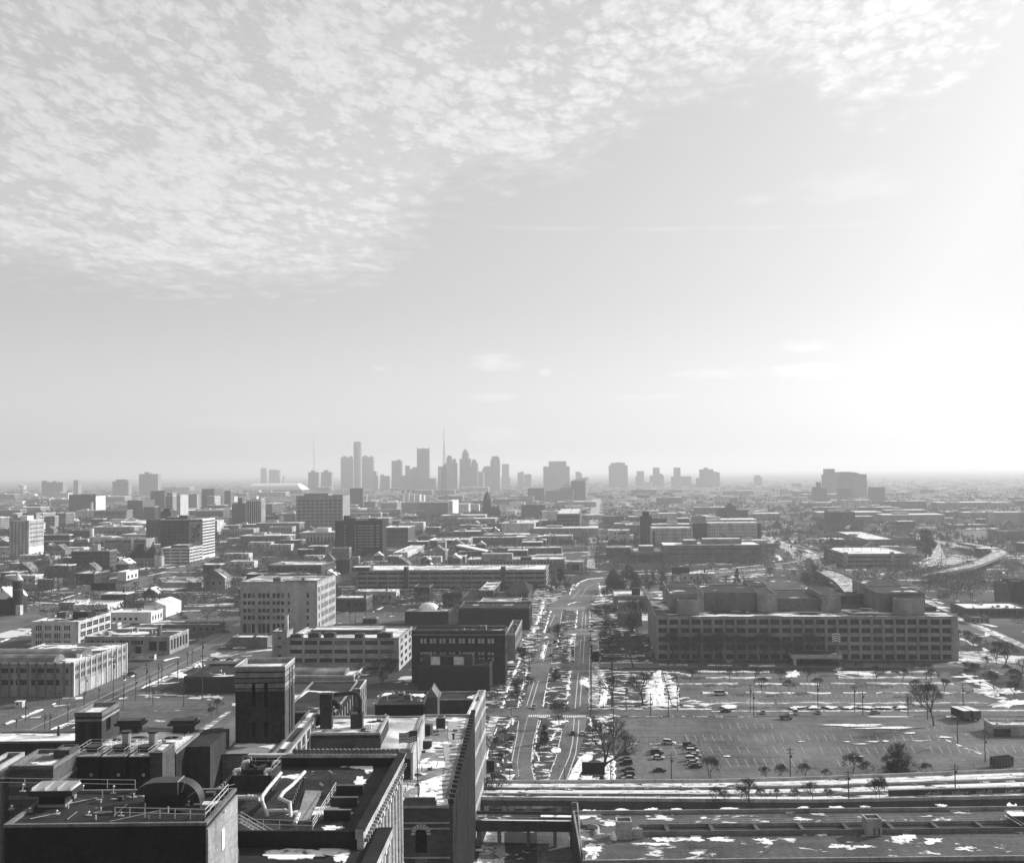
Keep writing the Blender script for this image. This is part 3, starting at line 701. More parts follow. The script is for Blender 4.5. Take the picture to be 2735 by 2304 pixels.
b = B('apartment_house', 'narrow grey house with a lit side at the foot of the dark apartment house', 'L', 155, 345, 1475, 1350, 372, wall='w18', roof='light', trim='w35'); b.grid('F', 4, 3, .3, .35, gl='gl0'); b.done()
b = B('apartment_house', 'smaller pale flats stepped in front of the narrow grey house', 'L', 375, 448, 1545, 1450, 468, wall='w25', roof='tar_snow', trim='w60'); b.grid('F', 2, 2, .3, .35, gl='gl0'); b.done()
b = B('apartment_house', 'dark flats with a balcony front left of the long parking structure', 'L', 200, 352, 1640, 1490, 380, wall='w08', roof='tar'); b.grid('F', 4, 3, .4, .4, gl='gl0'); b.done()
# big low office with eaves
b = B('office_building', 'broad low block under a flat grey roof with a white windowed right side', 'F', 645, 1072, 440, 322, 1176, wall='w12', roof='grav', trim='w18')
b.grid('F', 9, 2, .5, .25, gl='gl0', zb=.1, zt=.1); b.grid('R', 12, 3, .45, .35, gl='gl0'); b.done(clutter=2)
m = MB(); m.box(0, 0, 0, .12, b.d, b.h*.1); m.build('sunlit_face', M['white'], b.root, (b.w+.004, 0, b.h*.02))  # white strip low on the right side, sunlight given as colour
m = MB(); q = [(-6,-6,0), (6,-6,0), (6,6,0), (-6,6,0)]
for i in range(4): m.tri(q[i], q[(i+1)%4], (0,0,7))
m.build('pyramid_roof', M['w18'], b.root, (b.w*.93, b.d*.85, b.top+2))
b = B('warehouse', 'dark flat building edged with snow behind the six storey factory', 'F', 435, 982, 462, 395, 1052, wall='w05', roof='tar_snow', trim='w05'); b.grid('R', 5, 1, .7, .6, gl='panel'); b.done(clutter=5)
# six storey factory
b = B('factory', 'six storey pale factory with grouped windows and a sunlit right side', 'F', 425, 1040, 876, 455, 1186, wall='w35', roof='grav', trim='w25')
Wf, Hf = b.w, b.h; xx = lambda a: Wf*(a-425)/615.0; zz = lambda y: Hf*(876-y)/421.0
us = [(xx(a), xx(a+26)) for a in (448, 483, 516, 567, 600, 634, 682, 716, 750)] + [(xx(805), xx(821)), (xx(955), xx(973))]
b.win('F', us, [(zz(868), zz(792)), (zz(760), zz(728)), (zz(702), zz(672)), (zz(642), zz(612)), (zz(586), zz(548))], mull=(2, 3), gl=None)
b.win('R', [(b.d*.06, b.d*.12)] + ivals(b.d, 4, .8, .2, .02, 3, .3), [(Hf*(.12+i*.165), Hf*(.12+i*.165)+Hf*.095) for i in range(5)], mull=(1, 3), gl='gl1')
b.done(clutter=2)
m = MB(); m.box(0, 0, 0, .15, b.d*.18, Hf*.02); m.build('string_course', M['w60'], b.root, (b.w+.004, 0, Hf*.9))
b.block(Wf*.58, -.0+.02, Wf*.995, b.d*.5, 1.5, 'upper_storey', wall='w18'); b.unit(Wf*.42, 1, 5, 4, 3.2); b.stack(Wf*.81, 2, 1.0, 3, mat='w25')
# wide three storey building with roof plant
b = B('office_building', 'wide four storey block with long dark window bays and roof plant', 'F', 800, 1692, 1170, 905, 1800, wall='w35', roof='light', trim='w25')
Wf, Hf = b.w, b.h; xx = lambda a: Wf*(a-800)/892.0; zz = lambda y: Hf*(1170-y)/265.0
us = [(xx(a), xx(a+w_)) for a, w_ in ((820, 100), (938, 102), (1058, 104), (1178, 104), (1300, 104), (1422, 104), (1544, 108))]
b.win('F', us, [(zz(1165), zz(1138)), (zz(1102), zz(1070)), (zz(1032), zz(1000)), (zz(963), zz(928))], mull=(5, 2), gl=None)
b.win('R', ivals(b.d, 3, .55, .05, .05), [(Hf*(.1+i*.23), Hf*(.1+i*.23)+Hf*.13) for i in range(4)], mull=(3, 2)); b.done()
for x0, x1, hh in ((.02, .12, 2.2), (.18, .28, 3), (.32, .42, 3), (.60, .68, 2.6), (.80, .93, 3)): b.unit(Wf*x0, 1.2, Wf*(x1-x0), 5, hh, mat='duct')
b.block(Wf*.13, b.d*.45, Wf*.78, b.d*.75, 2.2, 'plant_screen', wall='w12'); b.block(Wf*.2, b.d*.8, Wf*.75, b.d*.97, 1.6, 'plant_screen', wall='w12')
b = B('stair_tower', 'plain stair tower with a tall chimney at the left of the wide block', 'F', 680, 797, 1100, 852, d=12, wall='w35', roof='tar', trim='w25'); b.grid('F', 1, 3, .25, .22, gl='gl0'); b.done(); b.stack(b.w*.88, 3, 1.0, 9, mat='w45')
b = B('shed', 'two bay grey shed with rounded roofs in front of the wide block', 'F', 840, 1330, 1262, 1205, 1482, wall='w25', roof='grav', trim='w45')
b.grid('R', 6, 1, .6, .5, gl='gl1'); b.done(clutter=4)
for x1, y0, y1 in ((.82, .08, .36), (.92, .40, .70)):
    m = MB(); D0, D1 = b.d*y0, b.d*y1; c = (D0+D1)/2; r = (D1-D0)/2
    m.extr([(c+r*math.cos(t), 2.6*math.sin(t)) for t in [math.pi*k/8 for k in range(9)]], -6, b.w*x1); m.build('barrel_roof', M['metal_roof'], b.root, (0, 0, b.top+.01))
b = B('shed', 'small pale lean-to with a dark door in front of the wide block', 'F', 882, 1004, 1048, 992, 1020, z0=0, wall='w35', roof='light'); b.grid('F', 1, 1, .22, .6, zb=.02, zt=.25, gl='gl0'); b.done()
b = B('shed', 'low flat annex with a snowy roof below the six storey factory', 'F', 350, 640, 985, 900, d=14, wall='w18', roof='tar_snow'); b.done(clutter=2)
b = B('warehouse', 'long dark single storey warehouse left of the brick stair tower', 'F', -25, 420, 1345, 1215, d=34, wall='w05', roof='tar', trim='w08'); b.done(clutter=2)
b = B('workshop', 'low brick workshop with a light roof right of the six storey factory', 'F', 1188, 1432, 692, 585, 1480, wall='w12', roof='light', trim='w25'); b.grid('F', 3, 1, .6, .4, .3, gl='gl0', mull=(4,2)); b.done(clutter=2); b.stack(b.w*.97, -1.5, .9, b.h*.5, mat='w18')
b = B('workshop', 'dark brick workshop with a curved roof and a white dome behind it', 'F', 1740, 2088, 796, 692, 2120, wall='w05', roof='grav', trim='w12'); b.grid('R', 4, 1, .4, .3, gl='gl1'); b.done(clutter=2)
m = MB(); m.dome(0, 0, 0, 7, 7, 4.5, 16, 5); m.build('dome', M['white'], b.root, (b.w*.46, b.d*.85, b.top+.01))
b = B('kiosk', 'small dark kiosk with a light edged roof on the lot beside the factory', 'F', 1402, 1512, 792, 745, d=6, wall='w08', roof='light', trim='w35'); b.grid('F', 3, 1, .4, .5, gl='gl0'); b.done()
# ================================================================== centre strip along the boulevard
b = B('factory', 'dark brick four storey factory with pairs of bright small windows beside the boulevard', 'G', 0, 803, 1365, 905, 820, wall='w05', roof='tar', trim='w12')
Wf, Hf = b.w, b.h; xx = lambda a: Wf*(a)/803.0; zz = lambda y: Hf*(1365-y)/460.0
us = []
for a in (75, 157, 239, 322, 405, 488, 570, 653): us += [(xx(a), xx(a+24)), (xx(a+31), xx(a+55))]
b.win('F', us, [(zz(1175), zz(1140)), (zz(1118), zz(1094)), (zz(1020), zz(976))], gl='panel', mull=(1, 2), fr='darktrim', dep=.15)
b.win('R', ivals(b.d, 4, .5), [(zz(1300), zz(1250)), (zz(1118), zz(1080)), (zz(1020), zz(976))], gl='gl1'); b.done(clutter=5); b.band(b.h*.9, b.h*.93, .25, mat='w18')
b = B('workshop', 'low dark brick wing with two white boarded panels in its upper wall', 'G', 60, 668, 1425, 1205, d=17, wall='w05', roof='tar', trim='w08')
b.done(clutter=3)
x_ = lambda a: b.w*(a-60)/608.0
m = MB(); m.box(0, 0, 0, x_(525)-x_(88), 6, b.h*.40); m.build('upper_storey', M['w05'], b.root, (x_(88), 1.5, b.top+.01))
for a in (150, 358):
    m = MB(); m.box(0, -.12, 0, x_(a+90)-x_(a), -.003, b.h*.36); m.build('white_panel', M['w60'], b.root, (x_(a), 1.5, b.top+.2))
for a in (90, 450): 
    m = MB(); m.box(0, 0, 0, x_(a+70)-x_(a), 7, b.h*.5); m.build('stair_house', M['w08'], b.root, (x_(a), .6, b.top+.01))
b = B('retail_building', 'long flat roofed store with slots of snow on its roof along the boulevard', 'G', 400, 802, 905, 862, 945, wall='w12', roof='grav', trim='w25')
b.done(clutter=2)
for i in range(3): b.unit(b.w*(.15+.25*i), b.d*.3, b.w*.16, 3, 1.8, mat='duct')
b = B('retail_building', 'narrow street wing with a pale sunlit side wall along the boulevard', 'G', 803, 888, 1165, 935, 946, wall='w18', roof='tar', trim='w35'); b.grid('R', 9, 2, .5, .4, gl='gl0'); b.done(clutter=2)
b = B('apartment_house', 'long low dark brick row with a snow dusted flat roof at the second cross street', 'G', 400, 1008, 905, 712, 1032, wall='w05', roof='tar', trim='w12'); b.grid('F', 12, 2, .35, .35, gl='gl0'); b.grid('R', 5, 2, .4, .35, gl='gl1'); b.done(clutter=3)
b = B('house', 'brick house with a hipped roof and porch beside the parking structure', 'G', 808, 1000, 640, 585, 1032, wall='w12', roof='tar')
b.grid('F', 4, 1, .4, .5, gl='gl0', mull=(1,2)); b.done(False)
m = MB(); w_, d_ = b.w, b.d; q = [(-1,-1,0), (w_+1,-1,0), (w_+1,d_+1,0), (-1,d_+1,0)]; t0, t1 = (w_*.3, d_*.5, 7), (w_*.7, d_*.5, 7)
m.quad(q[0], q[1], t1, t0); m.quad(q[2], q[3], t0, t1); m.tri(q[1], q[2], t1); m.tri(q[3], q[0], t0); m.build('hip_roof', M['w05'], b.root, (0, 0, b.h))
m = MB(); m.box(0, -3, 0, b.w, -.01, .3); m.build('porch_roof', M['w45'], b.root, (0, 0, b.h*.15))
b = B('apartment_house', 'small brick flats with a lit end wall left of the hipped roof house', 'G', 262, 432, 705, 590, 442, wall='w08', roof='tar', trim='w12'); b.grid('F', 4, 3, .35, .4, gl='gl0'); b.done()
b = B('apartment_house', 'pair of brick flats with snow on their parapets before the parking structure', 'G', 578, 700, 640, 560, 815, wall='w08', roof='tar_snow', trim='w35'); b.grid('F', 3, 2, .4, .4, gl='gl0'); b.grid('R', 3, 2, .4, .4, gl='gl0'); b.done(clutter=2)
b = B('apartment_house', 'tall narrow dark house with a bright side wall left of the white dome', 'G', 20, 150, 665, 530, 183, wall='w05', roof='tar', trim='w18'); b.grid('F', 3, 3, .35, .4, gl='gl0'); b.done()
# long parking structure
b = B('parking_structure', 'very long grey parking structure with snowy ramps across its roof', 'G', -478, 1152, 548, 385, 1175, wall='w18', roof='snowroof'); deck_building(b, 4, span='w25', hole=.48)
for f0 in (.30, .385, .545, .60, .75, .80):
    m = MB(); m.box(0, 1, 0, .8, b.d*.8, 1.1); o = m.build('ramp_wall', M['w35'], b.root, (b.w*f0, b.d*.1, b.top+.01), -.5)
for f0, w0 in ((.255, .02), (.765, .022)): b.block(b.w*f0, -1.2, b.w*(f0+w0), 6, b.h*.22, 'stair_house', wall='w12'); m = MB(); m.box(0, -1.2, 0, b.w*w0, 0, b.h); m.build('stair_tower', M['w12'], b.root, (b.w*f0, -.01, 0))
b.block(-4, 0, 12, b.d*.3, 3.4, 'stair_house', wall='w12')
for i in range(9):
    m = MB(); m.tube((0,0,0), (0,0,9), .13, n=5); m.box(-.9, -.2, 8.8, .9, .2, 9.1); m.build('lamp_post', M['pole'], b.root, (b.w*(.1+.1*i), b.d*.45, b.top+.3))
b = B('school', 'low modern school with a row of small square windows behind the parking structure', 'G', 475, 1310, 412, 296, d=40, wall='w25', roof='light', trim='w35')
b.win('F', ivals(b.w, 26, .5, .02, .08), [(b.h*.62, b.h*.80)], gl='gl0'); b.done(clutter=9); b.block(b.w*.14, 6, b.w*.46, 20, 6, wall='w25'); b.block(b.w*.24, -.4, b.w*.37, 5, b.h*.05, 'entrance_block', wall='w08'); b.block(b.w*.55, -.5, b.w*.66, 6, 3, 'entrance_block', wall='w12')
b = B('school', 'square pale hall with a large window at the corner of the cross street', 'G', 1335, 1472, 415, 318, d=22, wall='w25', roof='light', trim='w45'); b.grid('F', 1, 1, .5, .6, gl='gl0', mull=(3,2)); b.done()
b = B('gymnasium', 'flat black and white block with an overhanging snowy roof left of the boulevard', 'L', 1258, 1500, 1365, 1262, d=50, wall='w08', roof='light', trim='white'); b.done(clutter=5); b.band(b.h*.94, b.h*.99, 3, 'eaves', 'w60')
b = B('gymnasium', 'grey right hand half of the block with the overhanging roof', 'L', 1502, 1682, 1355, 1258, d=50, wall='w25', roof='light', trim='w45'); b.done(clutter=2)
b = B('warehouse', 'dark hall with a long white monopitch roof sloping right', 'L', 1550, 1870, 1450, 1400, d=26, wall='w08', roof='light'); b.done(False)
m = MB(); m.extr([(0, 7.5), (b.w, 0), (b.w, -1), (0, 5)], 0, b.d, axis='y'); 
m2 = MB(); m2.extr([(-1, 6.6), (0, 8.2), (b.w+1, 1.0), (b.w+1, .2)], 0, b.d, axis='y'); m2.build('monopitch_roof', M['w60'], b.root, (0, 0, b.h))
b = B('school', 'stepped brick house block with white edged roof near the dark hall', 'L', 1238, 1428, 1420, 1378, d=26, wall='w18', roof='snowroof', trim='w60'); b.done(); b.block(b.w*.45, 3, b.w*.95, 18, 11, wall='w25')
b = B('school', 'small stepped white edged block left on the parking structure skyline', 'L', 778, 905, 1515, 1442, d=20, wall='w18', roof='snowroof', trim='w60'); b.done()
b = B('school', 'small stepped white edged block at the right on the parking structure skyline', 'L', 1512, 1642, 1520, 1442, d=20, wall='w18', roof='snowroof', trim='w60'); b.done()
b = B('church', 'small pale church with a central gable among snowy lots', 'L', 845, 1000, 1460, 1400, 1190, wall='w45', roof='light', trim='w60'); b.done(clutter=2)
b = B('school', 'long banded office wing with a white right end behind snowy lots', 'L', 905, 990, 1300, 1205, 1015, wall='w35', roof='light', trim='w60'); b.grid('F', 3, 1, .3, .5, gl='gl0'); b.done(clutter=1)
b = B('school', 'brown school with a long white line of roof edge in the trees', 'L', 735, 1005, 1330, 1120, d=60, wall='w12', roof='snowroof', trim='w45'); b.grid('F', 8, 3, .6, .25, gl='gl0'); b.done(clutter=3)
b = B('office_building', 'white striped tower end standing right of the second radio mast', 'L', 1452, 1502, 1010, 825, 1568, wall='w45', roof='light', trim='white'); b.done()
for i in range(9):
    m = MB(); m.box(0, 0, 0, .9, b.d*.98, b.h*.055); m.build('balcony', M['white'], b.root, (b.w+.004, 0, b.h*(.04+i*.108)))
b = B('office_building', 'long dim multi storey block in front of the three power station chimneys', 'L', 930, 1450, 990, 840, d=60, wall='farh', roof='light'); b.done(clutter=4); b.block(b.w*.25, -.5, b.w*.5, 10, 2, wall='w45', z=b.h*.35)
b = B('office_building', 'dark slab left of the long dim block before the chimneys', 'L', 700, 880, 985, 845, d=60, wall='farh', roof='snowroof'); b.done(clutter=2)
b = B('office_tower', 'square dark tower below the twin cluster towers left of downtown', 'L', 355, 500, 930, 685, 512, wall='far1', roof='light'); b.done(clutter=2)
b = B('office_building', 'low white edged block right of the square dark tower', 'L', 515, 640, 925, 830, 675, wall='w18', roof='snowroof', trim='w45'); b.done(clutter=2)
b = B('power_station', 'dim brick power station under three tall white chimneys', 'L', 900, 1110, 875, 838, d=60, wall='w18', roof='tar'); b.done()
for a in (950, 1007, 1067):
    t = vplane('L', a, 705, Vector((b.root.location.x, b.root.location.y, 0)), Vector((0, -1, 0)))
    m = MB(); hh = t.z; m.tube((0,0,0), (0,0,hh), 3.4, 2.2, n=10); m.tube((0,0,hh-7), (0,0,hh), 3.6, n=10, m=1); m.build('chimney', [M['w60'], M['w18']], b.root, (t.x-b.root.location.x, 4, 0))
b = B('office_building', 'four storey block with deep square bays left of the boulevard in the haze', 'M', 912, 1145, 1105, 885, 1165, wall='w12', roof='light', trim='w25'); b.grid('F', 5, 5, .82, .55, gl='gl0'); b.done(clutter=3)
b = B('office_building', 'pale ribbed block left of the deep bayed block', 'M', 748, 908, 1085, 960, d=26, wall='w25', roof='light', trim='w25'); b.grid('F', 12, 1, .4, .8, gl='gl0'); b.done(clutter=2)
b = B('museum', 'pale hall with round arched openings near the boulevard', 'M', 770, 1070, 1205, 1112, d=40, wall='w25', roof='light', trim='w60'); b.done(clutter=2)
for i in range(5):
    m = MB(); r = 3.0; m.prism([(r*math.cos(t), 0) for t in (0, .1)], 0, .1) if False else None
    pts = [(r*math.cos(t)+0, -.05, r*math.sin(t)) for t in [2*math.pi*k/14 for k in range(14)]]; m.poly(pts); m.build('round_window', M['gl0'], b.root, (b.w*(.62+.085*i), 0, b.h*.3))
b = B('church', 'old dark church with a square spired tower in the haze', 'M', 140, 330, 930, 870, d=30, wall='w08', roof='tar'); b.done(False)
for a, t_, r in ((192, 740, 8), (262, 830, 3), (306, 820, 3)):
    p = vplane('M', a, t_, Vector((b.root.location.x, b.root.location.y, 0)), Vector((0, -1, 0))); lx = p.x-b.root.location.x
    m = MB(); m.box(lx-r, 0, 0, lx+r, 2*r, p.z); m.build('tower', M['w08'], b.root); m = MB(); m.cone(lx, r, p.z, p.z+r*2.4, r*1.1, 4); m.build('spire', M['w08'], b.root)
m = MB(); m.extr([(0,0),(b.w*.45,14),(b.w*.9,0)], 0, 60, axis='y'); m.build('gable_roof', M['w12'], b.root, (b.w*.2, 0, b.h))
for (nm, lb, c, xl, xr, yb, yt, sd, w_, rf) in [
    ('school', 'long white roofed hall far left of the boulevard', 'M', 205, 380, 1010, 985, None, 'w18', 'snowroof'),
    ('school', 'wide white roofed works with roof vents in the haze', 'M', 385, 715, 1065, 975, 748, 'w18', 'light'),
    ('office_building', 'long flat brown school with a lit end in the trees', 'M', 5, 635, 1195, 1130, 655, 'w12', 'grav'),
    ('office_building', 'long grey wall of a low hall in front of the arched hall', 'M', 300, 958, 1300, 1235, None, 'w18', 'grav'),
    ('hotel', 'hazy brick block right of the distant end of the boulevard', 'M', 1380, 1598, 1000, 912, None, 'w12', 'tar_snow'),
    ('office_building', 'hazy dim block left of the distant end of the boulevard', 'M', 1060, 1210, 930, 850, None, 'w12', 'snowroof'),
    ('office_building', 'broad hazy block beneath the stepped downtown hotel', 'M', 795, 1080, 760, 650, None, 'far2', 'light'),
    ('office_building', 'narrower hazy block left of the broad one beneath the stepped downtown hotel', 'M', 612, 782, 750, 625, None, 'far1', 'light'),
    ('office_building', 'hazy flat block with a bright end wall in the middle haze', 'M', 552, 668, 760, 708, None, 'far2', 'light'),
    ('apartment_tower', 'hazy brick tower with a pointed top left of the boulevard end', 'M', 1055, 1205, 745, 552, 1238, 'far1', 'tar'),
    ('factory', 'dark long works beyond the old dark church', 'M', 545, 790, 915, 800, None, 'w12', 'tar')]:
    b = B(nm, lb, c, xl, xr, yb, yt, sd, d=40, wall=w_, roof=rf, trim='w25' if w_.startswith('far') else w_); b.done(clutter=3)
# ================================================================== right half
b = B('office_building', 'huge five storey concrete office block with a grid of dark windows and rooftop boxes', 'H', 392, 3474, 1378, 935, d=120, wall='w25', roof='tar_snow', trim='w25', par=.5)
# size from the left face edge and the right end
o = b.root; 
Wf, Hf = b.w, b.h
endx = px('I', 1465, 950)[0]; c0 = Vector((*o.location[:2], 0)); pr = vplane('S', endx, 1700, c0, Vector((0, -1, 0))); Wf = pr.x - c0.x; b.w = Wf
q = vplane('H', 303, 800, c0, Vector((1, 0, 0))); b.d = abs(q.y - c0.y)
st = (1.0)/26.25
us = [(Wf*(.0065 + i*.0376+.002), Wf*(.0065+i*.0376+.031)) for i in range(26)]
zz = lambda y: Hf*(1378-y)/443.0
zs = [(zz(1368), zz(1315)), (zz(1278), zz(1225)), (zz(1192), zz(1140)), (zz(1105), zz(1053)), (zz(1020), zz(967))]
b.win('F', us, zs, dep=1.1, gl='gl0', mull=(2, 1), fr='darktrim'); b.done()
for i in range(27):
    m = MB(); m.box(-.35, -.3, 0, .35, -.004, Hf*.93); m.build('pier', M['w25'], b.root, (min(Wf-.4, max(.4, Wf*(.0065+i*.0376-.0018))), 0, 0))
def rb(crop, xl, xr, yb, yt, y0, dd, wall='w18', name='plant_room', side=None, items=()):
    """box standing on the roof of b, its front face y0 behind the facade"""
    loc = c0 + Vector((0, y0, 0)); n = Vector((0, -1, 0))
    a = vplane(crop, xl, yb, loc, n); c = vplane(crop, xr, yb, loc, n); t = vplane(crop, xl, yt, loc, n)
    o_ = b.block(a.x-c0.x, y0, c.x-c0.x, y0+dd, t.z-b.top, name, wall=wall, roof='tar', lz=1.5)
    return o_
rb('H', 885, 1425, 880, 690, 26, 40); rb('H', 535, 880, 885, 703, 20, 30, 'w25'); rb('H', 612, 832, 902, 768, 9, 11, 'w25'); rb('H', 492, 800, 800, 630, 55, 30, 'w25')
rb('H', 1425, 1622, 880, 708, 22, 40, 'w25'); rb('H', 1622, 2094, 880, 750, 24, 44); rb('I', 160, 345, 830, 668, 22, 40, 'w25'); rb('I', 345, 606, 745, 680, 60, 20, 'w12')
rb('I', 345, 740, 830, 785, 40, 14, 'w12'); rb('I', 606, 950, 745, 585, 58, 40, 'w25'); rb('I', 712, 1150, 830, 655, 20, 36, 'w18'); rb('I', 890, 1142, 845, 714, 8, 12, 'w25'); rb('I', 950, 1090, 640, 600, 90, 20, 'w45')
rb('I', 1142, 1258, 830, 790, 26, 30, 'w12'); rb('H', 1340, 1520, 700, 622, 80, 30, 'w12')
for i in range(26):
    if i % 2: b.unit(Wf*(.12+.03*i % .85), 70+rnd.uniform(-10, 20), 5, 4, 2.4, mat='duct')
for x0, x1, zc_ in ((.17, .27, 1), (.305, .37, 1)):
    m = MB(); m.box(0, 0, 0, Wf*(x1-x0), 1.0, .3); m.build('roof_kerb', M['black'], b.root, (Wf*x0, 24.6, b.top+.01))
BIG = b
m = MB(); 
cw = Wf*.158; p0 = vplane('H', 1722, 1400, c0, Vector((0,-1,0))).x-c0.x
m.box(p0, -16, Hf*.16, p0+cw, -.4, Hf*.215, 0, 1)
for q in ((p0-.0, -16.4, p0+cw, -16.01), (p0-.4, -16.4, p0-.01, -.4), (p0+cw+.01, -16.4, p0+cw+.4, -.4)): m.box(q[0], q[1], Hf*.155, q[2], q[3], Hf*.245, 2)
m.build('entrance_canopy', [M['w25'], M['tar'], M['w35']], b.root)
for fx in (.02, .97):
    m = MB(); m.box(0, 0, 0, 1.6, 1.6, Hf*.159); m.build('canopy_pier', M['w35'], b.root, (p0+cw*fx, -15.8, 0))
m = MB(); m.box(0, 0, 0, cw*.9, .3, Hf*.15); m.build('entrance_doors', M['gl0'], b.root, (p0+cw*.05, -1.2, 0))
b = B('office_building', 'small grey block with a rooftop plant box left of the huge office block', 'G', 1768, 1972, 870, 752, d=30, wall='w18', roof='grav', trim='w25'); b.done(); b.block(b.w*.02, 8, b.w*.96, 20, 6.5, wall='w25')
b = B('office_building', 'flat grey wing with a dark rooftop fan unit beside the boulevard', 'G', 1732, 2020, 745, 610, d=40, wall='w18', roof='grav', trim='w25'); b.done(); b.unit(b.w*.55, 10, 6, 5, 5, mat='black')
b = B('office_building', 'white four storey block with few small windows right of the boulevard', 'M', 1437, 1660, 1195, 1058, d=40, wall='w45', roof='light', trim='w60')
b.win('F', [(b.w*.28, b.w*.37)], [(b.h*.42, b.h*.52), (b.h*.70, b.h*.80)], gl='gl0'); m = MB(); m.quad((0,0,0), (b.w*.4,0,0), (b.w*.4,0,2), (0,0,2)); m.build('window', M['gl0'], b.root, (b.w*.45, -.05, b.h*.72)); b.done(clutter=3)
b = B('office_building', 'pale low building with a snowy roof at the foot of the white four storey block', 'M', 1340, 1432, 1255, 1175, d=30, wall='w25', roof='snowroof', trim='w45'); b.done(clutter=1)
b = B('office_building', 'terraced building with window ribbons in front of the white four storey block', 'M', 1418, 1700, 1340, 1235, d=50, wall='w12', roof='grav', trim='w18'); b.grid('F', 16, 2, .5, .3, gl='gl0'); b.done(clutter=2)
b = B('apartment_house', 'dark brick flats with bright small windows left of the long hospital', 'N', 50, 172, 1065, 750, d=24, wall='w05', roof='tar', trim='w08'); b.grid('F', 4, 8, .25, .3, gl='gl2', dep=.1); b.done(); b.block(b.w*.2, 3, b.w*.8, 14, 7)
b = B('apartment_house', 'lower dark flats with three light windows behind the long hospital', 'N', 165, 342, 900, 778, d=24, wall='w05', roof='tar', trim='w08'); b.grid('F', 6, 1, .3, .2, zb=.5, zt=.2, gl='gl2', dep=.1); b.done(clutter=3)
b = B('hospital', 'long pale hospital wing, five rows of tiny windows, left of the dark glazed bay', 'N', 172, 632, 1110, 878, d=50, wall='w35', roof='light', trim='w35')
b.win('F', ivals(b.w, 16, .4, .1, .03), [(b.h*(.15+i*.17), b.h*(.15+i*.17)+b.h*.045) for i in range(5)], gl='gl1', dep=.12); b.done(); 
m = MB(); m.box(0, -.2, 0, b.w*.065, -.004, b.h*.85); m.build('glazed_strip', M['gl0'], b.root, (b.w*.02, 0, 0))
m = MB(); m.box(0, -.2, 0, b.w*.015, -.004, b.h*.98); m.build('corner_pier', M['w60'], b.root, (-.1, -.01, 0))
b = B('hospital', 'dark glazed bay in the middle of the long hospital', 'N', 628, 792, 1060, 818, d=52, wall='gl0', roof='tar', trim='w35'); b.done(); b.block(.3, 3, b.w*.95, 20, 9, wall='w25')
b = B('hospital', 'long pale hospital wing with a dark right end, right of the dark glazed bay', 'N', 792, 1398, 1055, 822, d=52, wall='w35', roof='light', trim='w35')
b.win('F', ivals(b.w, 18, .45, .02, .09), [(b.h*(.18+i*.155), b.h*(.18+i*.155)+b.h*.045) for i in range(5)], gl='gl1', dep=.12); b.done(clutter=2)
m = MB(); m.box(0, -.2, 0, b.w*.07, -.004, b.h*.96); m.build('glazed_strip', M['gl0'], b.root, (b.w*.925, 0, 0))
b = B('hospital', 'long low grey clinic with two rows of little windows in front of the hospital', 'N', 300, 1412, 1262, 1070, d=60, wall='w18', roof='snowroof', trim='w18')
b.win('F', ivals(b.w, 45, .45, .05, .03), [(b.h*.44, b.h*.52), (b.h*.72, b.h*.80)], gl='gl0', dep=.12); b.done(clutter=10); b.block(b.w*.22, 20, b.w*.36, 40, 5); b.block(b.w*.42, 24, b.w*.82, 44, 6, wall='w18')
b = B('office_building', 'flat roofed block with deep overhanging eaves left of the low grey clinic', 'N', -30, 300, 1262, 1142, d=60, wall='w12', roof='light', trim='w25'); b.win('F', [(1, b.w-1)], [(b.h*.1, b.h*.3)], gl='gl0', mull=(12, 1)); b.done(); b.band(b.h*.68, b.h*1.0, 2.5, 'deep_eaves', 'w18'); b.block(b.w*.2, 14, b.w*.72, 40, 6, wall='w18')
b = B('apartment_tower', 'dark clustered slab tower behind the long hospital, left part', 'N', 905, 1030, 840, 660, d=36, wall='far1', roof='tar'); b.done(clutter=1)
b = B('apartment_tower', 'tallest middle part of the dark clustered slab tower', 'N', 1020, 1116, 842, 632, d=40, wall='far1', roof='tar'); b.done(); b.block(b.w*.05, 3, b.w*.6, 18, 6)
b = B('apartment_tower', 'right part of the dark clustered slab tower with a snowy roof', 'N', 1116, 1250, 838, 675, d=36, wall='far1', roof='snowroof'); b.done()
b = B('parking_structure', 'nearer of two broad parking garages with a snowy top deck and pale stair towers', 'I', 385, 1012, 405, 280, d=60, wall='w25', roof='snowroof')
q = vplane('I', 190, 240, Vector((*b.root.location[:2], 0)), Vector((1,0,0))); b.d = abs(q.y-b.root.location.y); deck_building(b, 3, 'FL', span='w25', hole=.42)
for fx, wx, dd, nm in ((-.01, .05, 8, 0), (.70, .05, 6, 0)):
    m = MB(); m.box(0, -1.4, 0, b.w*wx, 5, b.h*1.12); m.build('stair_tower', M['w35'], b.root, (b.w*fx, 0, 0))
m = MB(); m.box(-1.5, 0, 0, 6, 10, b.h*1.15); m.build('stair_tower', M['w12'], b.root, (0, b.d-12, 0))
for i in range(6):
    m = MB(); m.tube((0,0,0), (0,0,8), .16, n=5); m.build('lamp_post', M['pole'], b.root, (b.w*(.1+.15*i), b.d*.4, b.top+.3))
b = B('parking_structure', 'farther of two broad parking garages, partly behind the nearer one', 'I', 590, 870, 212, 143, d=60, wall='w25', roof='snowroof')
q = vplane('I', 290, 120, Vector((*b.root.location[:2], 0)), Vector((1,0,0))); b.d = abs(q.y-b.root.location.y); deck_building(b, 3, 'FL', span='w25', hole=.42)
m = MB(); m.box(-1.0, 0, 0, 8, 12, b.h*1.2); m.build('stair_tower', M['w25'], b.root, (0, b.d*.45, 0))
